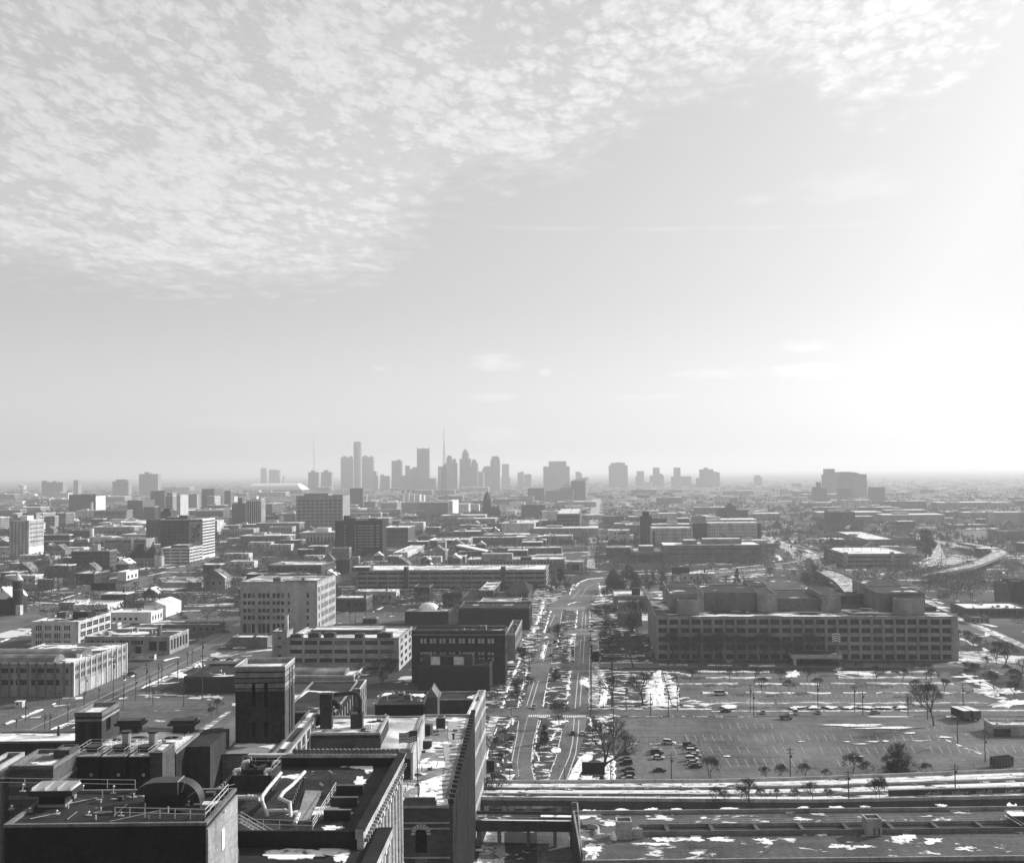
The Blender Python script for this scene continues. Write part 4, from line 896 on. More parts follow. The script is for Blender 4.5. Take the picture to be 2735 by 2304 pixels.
b = B('office_building', 'hazy dark stepped block behind the farther parking garage', 'O', 205, 560, 785, 668, d=80, wall='w12', roof='tar'); b.done(clutter=4); b.block(b.w*.16, 10, b.w*.82, 60, 12, wall='w12')
b = B('office_building', 'banded office slab cut off by the right edge in the haze', 'O', 1825, 2150, 738, 600, d=50, wall='farh', roof='light', trim='w60'); b.done()
b = B('office_building', 'dim plain slab cut off by the right edge above the ramp', 'O', 1865, 2150, 868, 782, d=50, wall='w18', roof='tar'); b.done(clutter=2)
b = B('warehouse', 'long white roofed shed in the haze right of the parking garages', 'O', 1430, 1815, 745, 722, d=60, wall='w12', roof='snowroof'); b.done()
b = B('office_building', 'long low building with a snowy roof and glazed bays at the right edge', 'I', 1545, 2150, 885, 800, d=34, wall='w12', roof='snowroof', trim='w18'); b.grid('F', 9, 1, .62, .5, .2, .02, gl='gl0', mull=(3,1)); b.done(clutter=9)
b = B('gatehouse', 'small brick outbuilding below the long low building at the right', 'I', 1585, 1762, 948, 885, d=14, wall='w18', roof='tar'); b.grid('F', 4, 1, .4, .4, gl='gl0'); b.done()
b = B('house', 'tall narrow pale house among dark trees at the right', 'I', 1320, 1390, 700, 622, d=14, wall='w25', roof='light'); b.done(clutter=1)
b = B('office_building', 'plain pale flats at the right edge among dark trees', 'I', 1905, 1985, 765, 560, d=20, wall='w18', roof='tar'); b.done(clutter=1)
b = B('office_building', 'dark flats cut off by the right edge among trees', 'I', 1990, 2150, 770, 545, d=20, wall='w08', roof='tar'); b.done(clutter=1)
b = B('warehouse', 'white flat roofed depot on the lot beside two parked box trailers', 'D', 1888, 2190, 535, 462, d=10, wall='w35', roof='light', trim='w45'); b.done(clutter=3)
m = MB(); m.box(0, -1.5, 0, b.w*.35, -.01, b.h*.62); m.build('loading_dock', M['w08'], b.root, (b.w*.01, 0, 0))
M['sky1'] = m_far('haze_toned_facade', .26, cw=6, chh=4, dk=.35)  # paled facades: distance haze put into their base tone
# ================================================================== skyline
def SK(label, crop, parts, base, dist_row, name='skyscraper', wall='sky1', d=40):
    """tower far off: first part is the shaft, the rest stand on or beside it"""
    o = None
    for i, p in enumerate(parts):
        xl, xr, yt = p[:3]; nm = p[3] if len(p) > 3 else ('shaft' if i == 0 else 'upper_tier')
        loc, rz, w, dd, h = place(crop, xl, xr, dist_row, yt, None, d)
        if o is None: o = empty(name, (loc[0], loc[1], 0), 0, label, 'building'); l0 = loc
        m = MB(); 
        if nm == 'spire': m.tube((w/2, d/2, 0), (w/2, d/2, h), w/2, w*.15, n=6)
        elif nm == 'barrel_top':
            z0 = place(crop, xl, xr, dist_row, p[4], None, d)[4]; pr = [(w/2+w/2*math.cos(t), z0+(h-z0)*math.sin(t)) for t in [math.pi*k/10 for k in range(11)]]; m.extr(pr, 0, d, axis='y')
        elif nm == 'drum': m.tube((w/2, w/2, 0), (w/2, w/2, h), w/2, n=20)
        else:
            m.box(0, i*1.1, 0, w, d+i*1.1, h)
        m.build(nm, M[wall], o, (loc[0]-l0[0], 0, 0))
    return o
SK('round glass tower, tallest of the riverside cluster', 'L', [(388, 480, 168, 'drum'), (393, 474, 164, 'drum')], 0, 690)
for (a, c, t, lb) in ((252, 322, 336, 'left flanking tower of the riverside cluster'), (322, 392, 338, 'second flanking tower of the riverside cluster, just left of the round one'), (482, 560, 333, 'flanking tower just right of the round riverside tower'), (558, 620, 335, 'right end tower of the riverside cluster')):
    SK(lb, 'L', [(a, c, t), (a+28, c-14, t-14, 'lift_house')], 0, 686)
SK('low glass block at the right foot of the riverside cluster', 'L', [(620, 668, 545), (622, 652, 495)], 0, 700)
SK('short paired towers right of the riverside cluster', 'L', [(702, 800, 548), (702, 740, 532)], 0, 700)
SK('slim pale tower with a dark left half', 'L', [(824, 935, 385), (826, 892, 378), (880, 925, 366, 'lift_house')], 0, 700, wall='far2')
SK('small stepped blocks between the slim pale tower and the flat topped tower', 'L', [(900, 1120, 540), (983, 1030, 432), (1055, 1115, 448), (1005, 1060, 470)], 0, 705)
SK('tall flat topped tower with four corner spikes', 'L', [(1118, 1245, 240), (1117, 1121, 228, 'corner_spike'), (1178, 1182, 226, 'corner_spike'), (1240, 1244, 228, 'corner_spike')], 0, 705)
SK('dark block left of the stepped stone tower near the lattice mast', 'L', [(1340, 1430, 440), (1405, 1430, 412)], 0, 705)
SK('stepped stone tower with a domed crown beside the lattice mast', 'L', [(1430, 1558, 400), (1440, 1500, 345), (1448, 1495, 325), (1458, 1485, 318), (1508, 1540, 356)], 0, 705)
SK('pointed stone skyscraper with a needle spire, centre of downtown', 'L', [(1582, 1788, 440), (1588, 1715, 355), (1616, 1690, 290), (1628, 1680, 272), (1638, 1668, 252), (1646, 1652, 200, 'spire')], 0, 705)
SK('gabled stone tower joined right of the needle spired skyscraper', 'L', [(1715, 1785, 405), (1720, 1772, 380), (1728, 1760, 362)], 0, 708)
SK('low wide blocks at the foot of the gabled stone tower', 'L', [(1790, 1850, 500), (1250, 1345, 570)], 0, 712)
SK('octagon topped tower in the middle of downtown', 'L', [(1928, 2034, 372), (1936, 2028, 345), (1946, 2018, 326)], 0, 700)
SK('stepped block left of the octagon topped tower', 'L', [(1832, 1930, 470), (1850, 1925, 440), (1880, 1905, 436)], 0, 702)
SK('plain square tower right of the octagon topped tower', 'M', [(348, 422, 378), (340, 435, 520)], 0, 605)
SK('small ragged pair of towers left of the stepped hotel', 'M', [(575, 650, 487), (512, 572, 465), (540, 572, 458), (590, 640, 482)], 0, 612)
SK('broad stepped hotel with a flared flat top', 'M', [(773, 1043, 402), (833, 1008, 360), (830, 1010, 350, 'cornice')], 0, 640)
SK('narrow tower with a cut corner right of the stepped hotel', 'M', [(1103, 1166, 470), (1103, 1145, 458)], 0, 610)
SK('isolated broad slab tower with a low roof block', 'M', [(1443, 1638, 393), (1463, 1612, 368), (1510, 1575, 362, 'lift_house')], 0, 618)
SK('small square tower right of the isolated broad slab', 'N', [(6, 86, 242), (-10, 60, 300)], 0, 405)
SK('slim glass tower rising from a low base', 'N', [(150, 308, 292), (190, 263, 202), (262, 300, 272)], 0, 410, wall='far2')
SK('slim glass tower above a wide dark podium', 'N', [(390, 615, 302), (423, 496, 202)], 0, 410, wall='far2')
SK('stepped stone hotel with a small mast and a paler wing behind it', 'N', [(712, 864, 222), (672, 714, 320), (765, 808, 204, 'lift_house'), (786, 792, 180, 'spire')], 0, 425)
SK('pale wing behind the stepped stone hotel', 'N', [(866, 934, 256), (868, 900, 248)], 0, 415, wall='far2')
SK('short ghostly tower in the haze right of downtown', 'N', [(1320, 1412, 310), (1335, 1390, 288)], 0, 400)
SK('broad casino hotel with a curved roof and one tall end tower', 'O', [(204, 560, 262), (216, 545, 238), (214, 292, 186, 'stair_tower'), (240, 530, 215, 'barrel_top', 240), (196, 596, 240)], 0, 450, wall='farh', d=60)
SK('tower with a tall chimney like shaft in front of the casino hotel', 'O', [(94, 216, 362), (138, 160, 312, 'lift_shaft')], 0, 530)
SK('round shouldered tower standing in front of the casino hotel', 'O', [(336, 452, 375), (342, 448, 366)], 0, 525)
SK('round shouldered tower standing alone right of the casino hotel', 'O', [(638, 770, 375), (645, 765, 360)], 0, 525)
SK('low building with a swooping roof in the haze', 'N', [(1625, 1840, 470), (1625, 1700, 440), (1640, 1760, 455)], 0, 500)
SK('wide hazy slab with a white right edge at the far left', 'J', [(482, 703, 198), (500, 560, 182, 'lift_house'), (600, 640, 186, 'lift_house')], 0, 350)
SK('thin hazy slab right of the wide hazy slab at the far left', 'J', [(822, 874, 182), (830, 860, 174, 'lift_house')], 0, 335)
SK('hazy square block, left of the tallest hazy slab', 'J', [(1256, 1438, 188), (1295, 1425, 168)], 0, 345)
SK('tallest hazy slab at the left with a small roof box', 'J', [(1553, 1766, 106), (1630, 1685, 86, 'lift_house')], 0, 330)
SK('small pale hazy tower near the left edge', 'J', [(203, 262, 235), (210, 240, 228)], 0, 310, wall='far3')
SK('hazy broad glass tower with a pointed left corner behind the arena', 'K', [(1240, 1300, 40), (1300, 1420, 62), (1310, 1395, 58), (1445, 1462, 128)], 0, 235)
SK('left of two twin hazy towers at the thin radio mast', 'K', [(1772, 1890, 86), (1810, 1848, 66, 'lift_house')], 0, 290)
SK('right of two twin hazy towers at the thin radio mast', 'K', [(1915, 2034, 84), (1955, 1995, 62, 'lift_house')], 0, 290)
# arena
loc, rz, w, d_, h = place('K', 1040, 1702, 325, 285, None, 150)
o = empty('arena', (loc[0], loc[1], 0), 0, 'white arched arena roof glowing in the haze left of downtown', 'arena')
m = MB(); m.box(0, 0, 0, w, d_, h); m.build('wall', M['w12'], o)
h2 = place('K', 1040, 1702, 325, 210, None, 150)[4]
m = MB(); prof = [(d_/2 - d_/2*math.cos(t), h+(h2-h)*math.sin(t)) for t in [math.pi*k/10 for k in range(11)]]
i = len(m.v); n = len(prof); x0s = [w*.12*(z-h)/(h2-h) for y, z in prof]
for (y, z), a in zip(prof, x0s): m.v += [(a, y, z), (w-a, y, z)]
for k in range(n-1): m.f.append((2*k, 2*k+1, 2*k+3, 2*k+2)); m.m.append(0)
m.f.append(tuple(2*k for k in range(n))); m.m.append(0); m.f.append(tuple(2*k+1 for k in reversed(range(n)))); m.m.append(0)
m.build('arched_roof', M['white'], o)
# masts
def mast(label, crop, x, yb, yt, base_w):
    p = G(crop, x, yb); t = vplane(crop, x, yt, p, Vector((0, -1, 0))).z; o = empty('radio_mast', p, 0, label, 'radio mast')
    m = MB(); k = 26; hh = t*.78; w0 = base_w
    wd = lambda z: w0*(1-z/hh)*.5 + w0*.06
    cs = ((-1,-1),(1,-1),(1,1),(-1,1))
    for i in range(k):
        z0, z1 = hh*i/k, hh*(i+1)/k; a, b_ = wd(z0), wd(z1)
        for j in range(4):
            c, e = cs[j], cs[(j+1) % 4]; r = max(.22, w0*.022)
            m.tube((c[0]*a, c[1]*a, z0), (c[0]*b_, c[1]*b_, z1), r, n=3, cap=False); m.tube((c[0]*a, c[1]*a, z0), (e[0]*b_, e[1]*b_, z1), r*.6, n=3, cap=False); m.tube((c[0]*b_, c[1]*b_, z1), (e[0]*b_, e[1]*b_, z1), r*.6, n=3, cap=False)
    m.build('lattice', M['pole'], o)
    m = MB(); m.tube((0,0,0), (0,0,t-hh), w0*.06, w0*.02, n=5); m.build('antenna', M['pole'], o, (0, 0, hh)); return o
mast('tall lattice radio mast in front of downtown', 'L', 1412, 845, 18, 17)
mast('thin radio mast in front of the two twin hazy towers', 'K', 1838, 330, -340, 9)
# ================================================================== ground sheets, roads, snow
def m_asph(name, v, snow=0.0, sc=.1, rough=.55):
    m, nt, b = newmat(name)
    n1 = noise(gpos(), .035, 5, .6); n2 = noise(gpos(), .9, 4, .65); n3 = noise(gpos((1, .12, 1)), .6, 3, .6)
    n6 = noise(gpos((.07, 1, 1)), .45, 4, .7); pt = vor(gpos((1,1,1)), .06, 'F1')
    e = ((n1 - .5) * 2.0 + (n2 - .5) * 1.6 + (n3 - .5) * 1.0 + (n6 - .5) * 1.6 + (pt - .45) * .35 + 1.0) * v
    crack = vor(gpos(), .09, 'DISTANCE_TO_EDGE'); e = e * (1.0 - sstep(crack, .012, .002) * .45)
    if snow:
        s1 = noise(gpos((1, 1.5, 1)), sc, 6, .62, .4); mk = sstep(s1, 1.0 - snow*.9 - .06 + .0, 1.0 - snow*.9); e = lerp(e, (n2 - .5) * .2 + .72, mk)
    setv(nt, b, X.op('MAXIMUM', e, .01), rough, n2, .10); return m
M['asphalt'] = m_asph('asphalt', .11)
M['asphalt_old'] = m_asph('old_asphalt', .10, .34, .12, .7)
M['asphalt_lot'] = m_asph('parking_lot_asphalt', .11, .28, .12, .6)
M['walk'] = m_asph('concrete_pavement', .2, .48, .2, .75)
M['lawn'] = m_asph('dormant_lawn', .04, .46, .14, .95)
M['lawn_snowy'] = m_asph('snowy_lawn', .05, .43, .16, .95)
M['lawn_dark'] = m_asph('dark_winter_lawn', .03, .42, .1, .95)
M['ballast'] = m_asph('track_ballast', .05, .40, .25, .95)
M['snow_field'] = m_asph('snow_covered_ballast', .07, .60, .12, .9)
M['line'] = m_plain('road_paint', .62, .35, .7, sc=1.2)
def sheet(name, crop, pts, z, mat, kind='structure', label=None, cat=None):
    m = MB(); m.poly([tuple(G(crop, x, y, z)) for x, y in pts]); ZP.append([tuple(G(crop, x, y)[:2]) for x, y in pts]); o = m.build(name, M[mat]); tag(o, label, cat, kind=kind); return o
ZP = []
def strip(name, crop, L_, R__, z, mat):
    ZP.append([tuple(G(crop, x, y)[:2]) for x, y in L_]+[tuple(G(crop, x, y)[:2]) for x, y in reversed(R__)])
    m = MB(); a = [G(crop, x, y, z) for x, y in L_]; b = [G(crop, x, y, z) for x, y in R__]
    for i in range(len(a)-1):
        for k in range(4):
            t, u = k/4, (k+1)/4; m.quad(a[i].lerp(a[i+1], t), b[i].lerp(b[i+1], t), b[i].lerp(b[i+1], u), a[i].lerp(a[i+1], u))
    o = m.build(name, M[mat]); tag(o, kind='structure'); return o
def raised(name, crop, pts, z, h, mat, kerb='conc'):
    m = MB(); p = [G(crop, x, y, z) for x, y in pts]
    ar = sum(p[i].x*p[(i+1) % len(p)].y - p[(i+1) % len(p)].x*p[i].y for i in range(len(p)))
    if ar < 0: p.reverse()
    m.prism([(q.x, q.y) for q in p], z, z+h, 1, 0); o = m.build(name, [M[mat], M[kerb]]); tag(o, kind='structure'); return o
SN = MB()       # every left-over bank and patch of snow on the ground
sr = random.Random(5)
def bank(crop, pts, w, h=.5, z=0.0, gap=.0, step=1.5):
    P_ = [G(crop, x, y, z) for x, y in pts]; seg = []; w = w*(.5 if crop != 'C' else .42); h = h*.8
    for i in range(len(P_)-1):
        d = (P_[i+1]-P_[i]); n = max(1, int(d.length/step))
        for k in range(n): seg.append(P_[i] + d*(k/n))
    seg.append(P_[-1]); prev = None; on = True
    for i, p in enumerate(seg):
        d = (seg[min(i+1, len(seg)-1)] - seg[max(i-1, 0)]); d.z = 0
        if d.length < 1e-6: continue
        d.normalize(); n = Vector((-d.y, d.x, 0))
        if sr.random() < gap + .06: prev = None; continue
        ww = w*(.2+1.1*sr.random()); o = (sr.random()-.5)*w*.4; hh = h*(.35+sr.random())
        c = p + n*o
        cur = [c-n*ww*.5+Vector((0,0,.02)), c-n*ww*.28+Vector((0,0,hh*.7)), c+n*ww*.1+Vector((0,0,hh)), c+n*ww*.5+Vector((0,0,.02))]
        if prev:
            for k in range(3): SN.quad(prev[k], cur[k], cur[k+1], prev[k+1])
        prev = cur
def ragged(n, jag, rg):
    ph = [rg.uniform(0, 6.28) for _ in range(7)]; out = []
    for i in range(n):
        a = 2*math.pi*i/n; r = 1 + jag*(.5*math.sin(2*a+ph[0])+.35*math.sin(3*a+ph[1])+.3*math.sin(5*a+ph[2])+.28*math.sin(9*a+ph[3])+.22*math.sin(16*a+ph[4])+.15*math.sin(23*a+ph[5])) + rg.uniform(-.3, .3)*jag
        out.append((r*math.cos(a), r*math.sin(a)))
    return out
def patch(crop, cx, cy, rx, ry, z=0.0, h=.12, n=44, jag=.42):
    pr = ragged(n, jag, sr); c = G(crop, cx, cy, z+h)
    out = [G(crop, cx+rx*a, cy+ry*b, z+.015) for a, b in pr]; mid = [G(crop, cx+rx*a*.8, cy+ry*b*.8, z+h) for a, b in pr]
    for i in range(n):
        j = (i+1) % n; SN.quad(out[i], out[j], mid[j], mid[i]); SN.tri(mid[i], mid[j], c)
RM = MB(); ST = MB()
def mline(crop, pts, w=.28, z=.034, dash=None, RM=RM):
    P_ = [G(crop, x, y, z) for x, y in pts]; acc = 0
    for i in range(len(P_)-1):
        d = P_[i+1]-P_[i]; L_ = d.length; d.normalize(); n = Vector((-d.y, d.x, 0))*w*.5
        if not dash: RM.quad(P_[i]-n, P_[i+1]-n, P_[i+1]+n, P_[i]+n); continue
        t = 0
        while t < L_:
            e = min(t+dash[0], L_); a, b_ = P_[i]+d*t, P_[i]+d*e; RM.quad(a-n, b_-n, b_+n, a+n); t += dash[0]+dash[1]
# land cover south of the tracks
sheet('lawn', 'S', [(1250, 2096), (1640, 2096), (1640, 1720), (1700, 1560), (1440, 1560), (1330, 1720)], .008, 'lawn')
# boulevard carriageways, foot under the railway bridge
Lw = [('C', 600, 1660), ('C', 585, 1200), ('C', 540, 1005), ('C', 505, 900), ('C', 497, 800), ('C', 515, 680), ('C', 545, 500), ('C', 575, 400), ('C', 640, 200), ('G', 1030, 1200), ('G', 1100, 1000), ('G', 1140, 850), ('G', 1168, 730)]
Lr = [('C', 760, 1660), ('C', 745, 1200), ('C', 690, 1005), ('C', 665, 900), ('C', 655, 820), ('C', 672, 680), ('C', 712, 500), ('C', 735, 400), ('C', 780, 200), ('G', 1190, 1200), ('G', 1225, 1000), ('G', 1255, 850), ('G', 1292, 730)]
Rl = [('C', 850, 1660), ('C', 800, 1200), ('C', 790, 1005), ('C', 835, 880), ('C', 862, 800), ('C', 905, 620), ('C', 935, 500), ('C', 942, 400), ('C', 962, 200), ('G', 1392, 1200), ('G', 1400, 1000), ('G', 1410, 850), ('G', 1420, 730)]
Rr = [('C', 1020, 1660), ('C', 960, 1200), ('C', 935, 1005), ('C', 985, 880), ('C', 1030, 800), ('C', 1080, 620), ('C', 1100, 500), ('C', 1110, 400), ('C', 1112, 200), ('G', 1525, 1200), ('G', 1525, 1000), ('G', 1522, 850), ('G', 1520, 730)]
def strip2(name, A_, B_, z, mat):
    m = MB(); a = [G(c, x, y, z) for c, x, y in A_]; b = [G(c, x, y, z) for c, x, y in B_]; ZP.append([(p.x, p.y) for p in a]+[(p.x, p.y) for p in reversed(b)])
    for i in range(len(a)-1): m.quad(a[i], b[i], b[i+1], a[i+1])
    tag(m.build(name, M[mat]), kind='structure')
strip2('road', Lw, Lr, .022, 'asphalt'); strip2('road', Rl, Rr, .022, 'asphalt')
strip('road', 'G', [(1168, 730), (1200, 690), (1290, 610), (1350, 560), (1420, 500), (1500, 462), (1700, 440)], [(1520, 730), (1530, 690), (1545, 640), (1575, 590), (1600, 540), (1650, 490), (1760, 470)], .022, 'asphalt')
strip('road', 'M', [(1215, 1440), (1225, 1300), (1232, 1150), (1240, 1000), (1258, 850), (1272, 735)], [(1300, 1440), (1300, 1300), (1322, 1150), (1335, 1000), (1350, 850), (1360, 735)], .022, 'walk')
# cross streets
for c, x0, x1, ya, yb in (('S', 1230, 2900, 1890, 1911), ('G', 780, 2100, 1190, 1222), ('G', 930, 2100, 905, 934), ('G', 900, 2100, 708, 726)):
    strip('road', c, [(x0, ya), (x1, ya)], [(x0, yb), (x1, yb)], .018, 'asphalt')
strip('road', 'S', [(-60, 1925), (250, 1872), (620, 1872)], [(-60, 1950), (250, 1892), (620, 1892)], .018, 'asphalt')
# median islands
raised('median', 'C', [(700, 990), (672, 860), (690, 700), (722, 510), (790, 490), (925, 500), (895, 620), (850, 800), (785, 985)], .0, .14, 'lawn_snowy')
raised('median', 'C', [(748, 415), (790, 190), (830, 100), (975, 100), (955, 200), (938, 412)], .0, .14, 'lawn_snowy')
raised('median', 'G', [(1200, 1180), (1240, 950), (1395, 940), (1388, 1180)], .0, .14, 'lawn_snowy')
raised('median', 'G', [(1268, 885), (1296, 735), (1415, 735), (1405, 898)], .0, .14, 'lawn_snowy')
# pavements and verges
raised('pavement', 'C', [(255, 1000), (205, 800), (330, 490), (400, 480), (345, 640), (285, 830), (300, 880)], .0, .12, 'walk')
raised('pavement', 'C', [(1118, 410), (1122, -30), (1200, -30), (1195, 410)], .0, .12, 'walk')
raised('pavement', 'G', [(1530, 1180), (1535, 940), (1600, 940), (1610, 1180)], .0, .12, 'walk')
raised('pavement', 'C', [(470, 430), (520, 240), (600, 40), (640, 40), (560, 430)], .0, .1, 'lawn_snowy')
raised('pavement', 'S', [(1300, 2078), (1316, 1920), (1372, 1914), (1385, 1925), (1362, 2000), (1345, 2078)], .0, .1, 'lawn_snowy')
sheet('lawn', 'C', [(1215, 415), (1215, 130), (1800, 125), (1850, 415)], .012, 'lawn')
sheet('lawn', 'G', [(1620, 1190), (1620, 945), (2050, 945), (2050, 1190)], .012, 'lawn_dark')
# parking lots
sheet('parking_lot', 'S', [(1642, 1914), (2900, 1914), (2900, 2052), (2300, 2072), (1642, 2090)], .014, 'asphalt_lot')
sheet('parking_lot', 'S', [(1822, 1888), (1808, 1800), (2532, 1794), (2680, 1884)], .014, 'asphalt_lot')
sheet('parking_lot', 'S', [(-100, 1860), (200, 1862), (330, 1820), (300, 1890), (60, 1950), (-100, 1960)], .014, 'asphalt_old')
sheet('parking_lot', 'A', [(955, 400), (1880, 400), (1880, 560), (1600, 590), (955, 560)], .014, 'asphalt_old')
sheet('parking_lot', 'E', [(1350, 770), (1370, 700), (1920, 700), (1920, 770)], .014, 'asphalt_old')
sheet('parking_lot', 'F', [(1190, 790), (1190, 700), (1760, 700), (1740, 790)], .014, 'asphalt_old')
sheet('parking_lot', 'O', [(1060, 900), (1060, 820), (1900, 760), (2094, 900), (1500, 870)], .016, 'asphalt_old')
# the long street of utility poles at the left and the avenue above it
strip('road', 'E', [(0, 1600), (300, 1480), (600, 1372), (900, 1238), (1200, 1100), (1520, 960), (1925, 775)], [(330, 1680), (620, 1545), (950, 1395), (1190, 1290), (1440, 1165), (1650, 1060), (1960, 835)], .022, 'asphalt')
strip('road', 'E', [(-40, 745), (200, 700), (430, 635), (640, 560), (960, 490), (1170, 410), (1500, 318), (1720, 232)], [(-40, 880), (250, 800), (480, 700), (700, 610), (1040, 535), (1280, 440), (1590, 338), (1780, 232)], .022, 'asphalt')
strip('pavement', 'E', [(1190, 1290), (1440, 1165), (1650, 1060)], [(1235, 1300), (1480, 1175), (1680, 1068)], .05, 'walk')
strip('pavement', 'A', [(400, 590), (600, 500), (640, 480)], [(470, 592), (600, 530), (660, 500)], .05, 'walk')
strip('pavement', 'A', [(1590, 590), (1840, 430)], [(1660, 590), (1850, 445)], .05, 'walk')
strip('road', 'A', [(1620, 770), (1870, 480)], [(1900, 770), (1990, 480)], .02, 'asphalt')
# sunken freeway seen as dark strips between snowy lips, ramps at the right
for c, a, b_, y0, y1 in (('E', 1020, 1930, 545, 600), ('E', 170, 640, 545, 610), ('F', 1190, 2094, 520, 575)):
    strip('freeway', c, [(a, y0+4), (b_, y0+4)], [(a, y1), (b_, y1)], .02, 'lawn_dark')
    bank(c, [(a, y0), (b_, y0)], 3.0, .8, step=5)
strip('freeway', 'H', [(-300, 560), (300, 560), (900, 500), (1400, 440), (1900, 380)], [(-300, 610), (300, 600), (900, 545), (1400, 500), (1900, 430)], .02, 'asphalt')
strip('road', 'H', [(0, 495), (700, 490), (1400, 425), (1800, 390)], [(0, 515), (700, 512), (1400, 440), (1800, 405)], .024, 'asphalt')
strip('road', 'O', [(-120, 1000), (100, 985), (190, 1120), (300, 1080)], [(-120, 1040), (60, 1030), (110, 1130), (300, 1130)], .02, 'walk')
strip('road', 'N', [(1400, 960), (1700, 1140), (1800, 1250)], [(1440, 955), (1780, 1110), (1900, 1230)], .02, 'walk')
strip('road', 'N', [(1500, 975), (1800, 1100), (2050, 1210)], [(1540, 970), (1860, 1080), (2094, 1180)], .02, 'asphalt')
strip('road', 'O', [(1150, 890), (1215, 990), (1190, 1060), (1130, 1100), (1000, 1140), (780, 1180), (500, 1215)], [(1290, 905), (1345, 1040), (1320, 1090), (1200, 1120), (1040, 1165), (800, 1200), (540, 1232)], .02, 'walk')
strip('road', 'O', [(1060, 835), (1500, 905), (1700, 935), (1880, 960)], [(1060, 870), (1500, 935), (1700, 968), (1790, 990)], .02, 'walk')
strip('road', 'O', [(1150, 1100), (1350, 1040), (1600, 1010)], [(1350, 1120), (1500, 1080), (1640, 1040)], .018, 'walk')
strip('road', 'I', [(1150, 745), (1480, 920), (1750, 1040), (2100, 1190)], [(1230, 745), (1500, 890), (1800, 1010), (2120, 1150)], .02, 'walk')
strip('road', 'I', [(1480, 1230), (1800, 1300), (2120, 1370)], [(1490, 1215), (1750, 1210), (2120, 1345)], .02, 'walk')
strip('road', 'S', [(1640, 1770), (2900, 1770)], [(1640, 1782), (2900, 1782)], .02, 'asphalt')
# raised ramp: deck and parapets on piers
def ramp(label, crop, Lp, Rp, zs, name='elevated_ramp'):
    a = [G(crop, x, y, z) for (x, y), z in zip(Lp, zs)]; b_ = [G(crop, x, y, z) for (x, y), z in zip(Rp, zs)]
    def dense(p):
        out = []
        for i in range(len(p)-1):
            p0, p1, p2, p3 = p[max(i-1, 0)], p[i], p[i+1], p[min(i+2, len(p)-1)]
            for k in range(5):
                t = k/5; out.append(.5*((2*p1)+(p2-p0)*t+(2*p0-5*p1+4*p2-p3)*t*t+(3*p1-p0-3*p2+p3)*t*t*t))
        out.append(p[-1]); return out
    a, b_ = dense(a), dense(b_)
    o = empty(name, (a[0].x, a[0].y, 0), 0, label, 'bridge'); q = Vector((a[0].x, a[0].y, 0)); dn = Vector((0, 0, -1.4)); up = Vector((0, 0, 1.0))
    a = [p-q for p in a]; b_ = [p-q for p in b_]
    m = MB(); 
    for i in range(len(a)-1):
        m.quad(a[i], b_[i], b_[i+1], a[i+1], 0); m.quad(b_[i]+dn, a[i]+dn, a[i+1]+dn, b_[i+1]+dn, 1)
    m.build('deck', [M['walk'], M['conc']], o)
    for s, e in ((a, -1), (b_, 1)):
        m = MB()
        for i in range(len(s)-1):
            n = (b_[i]-a[i]); n.z = 0; n.normalize(); n = n*(.35*e)
            m.quad(s[i]+up, s[i+1]+up, s[i+1]+dn, s[i]+dn); m.quad(s[i]+n+up, s[i+1]+n+up, s[i+1]+n+dn, s[i]+n+dn); m.quad(s[i]+up, s[i]+n+up, s[i+1]+n+up, s[i+1]+up)
        m.build('parapet', M['w18'], o)
    for i in range(2, len(a)-1, 3):
        if a[i].z < 3: continue
        c = (a[i]+b_[i])/2; m = MB(); m.tube((0,0,0), (0,0,c.z-1.4), 1.1, n=8); m.build('pier', M['conc'], o, (c.x, c.y, 0))
    return o
ramp('arched road bridge rising behind the huge office block', 'I', [(385, 665), (290, 560), (180, 490), (100, 450), (20, 425)], [(605, 640), (520, 560), (420, 500), (300, 455), (180, 425)], (4, 7, 8, 7, 3))
ramp('long elevated freeway ramp sweeping round in a bend at the right', 'I', [(1110, 478), (1350, 430), (1560, 380), (1700, 320), (1785, 270), (1760, 245), (1640, 215), (1450, 180)], [(1150, 500), (1400, 455), (1620, 410), (1800, 345), (1930, 285), (1915, 250), (1780, 210), (1560, 175)], (6, 8, 9, 9, 9, 9, 8, 6))
# ------------------------------------------------------------------ markings
for p in ([('C', 555, 960), ('C', 543, 850), ('C', 560, 740), ('C', 600, 600), ('C', 630, 480)],):
    P_ = [(px(c, x, y)) for c, x, y in p]; mline('S', P_, .25, dash=(1.5, 1.5))
mline('C', [(618, 400), (680, 200)]); mline('C', [(650, 415), (713, 203)]); mline('C', [(500, 840), (540, 640), (555, 520)]); mline('C', [(655, 850), (668, 700), (713, 512)])
mline('C', [(1005, 420), (1030, 135)]); mline('C', [(1044, 400), (1060, 160)]); mline('C', [(1034, 75), (1040, 0)]); mline('C', [(868, 1012), (960, 800), (985, 690), (999, 495)]); mline('C', [(935, 1000), (1010, 780), (1028, 640), (1036, 510)])
mline('C', [(1117, 410), (1120, 0)]); mline('C', [(685, 1010), (655, 880)]); mline('C', [(770, 1010), (855, 810), (900, 600)])
mline('G', [(1097, 1155), (1136, 1012)]); mline('G', [(1128, 1172), (1172, 992)]); mline('G', [(1430, 1210), (1450, 980)]); mline('G', [(1466, 1190), (1480, 950)]); mline('G', [(1178, 880), (1225, 770)]); mline('G', [(1455, 900), (1468, 745)]); mline('G', [(1484, 890), (1492, 750)]); mline('G', [(1270, 860), (1288, 740)])
mline('G', [(1205, 1180), (1240, 950)]); mline('G', [(1390, 1170), (1396, 940)], .5); mline('G', [(1450, 620), (1500, 540), (1600, 490)], .3); mline('G', [(1370, 640), (1440, 560)], .3)
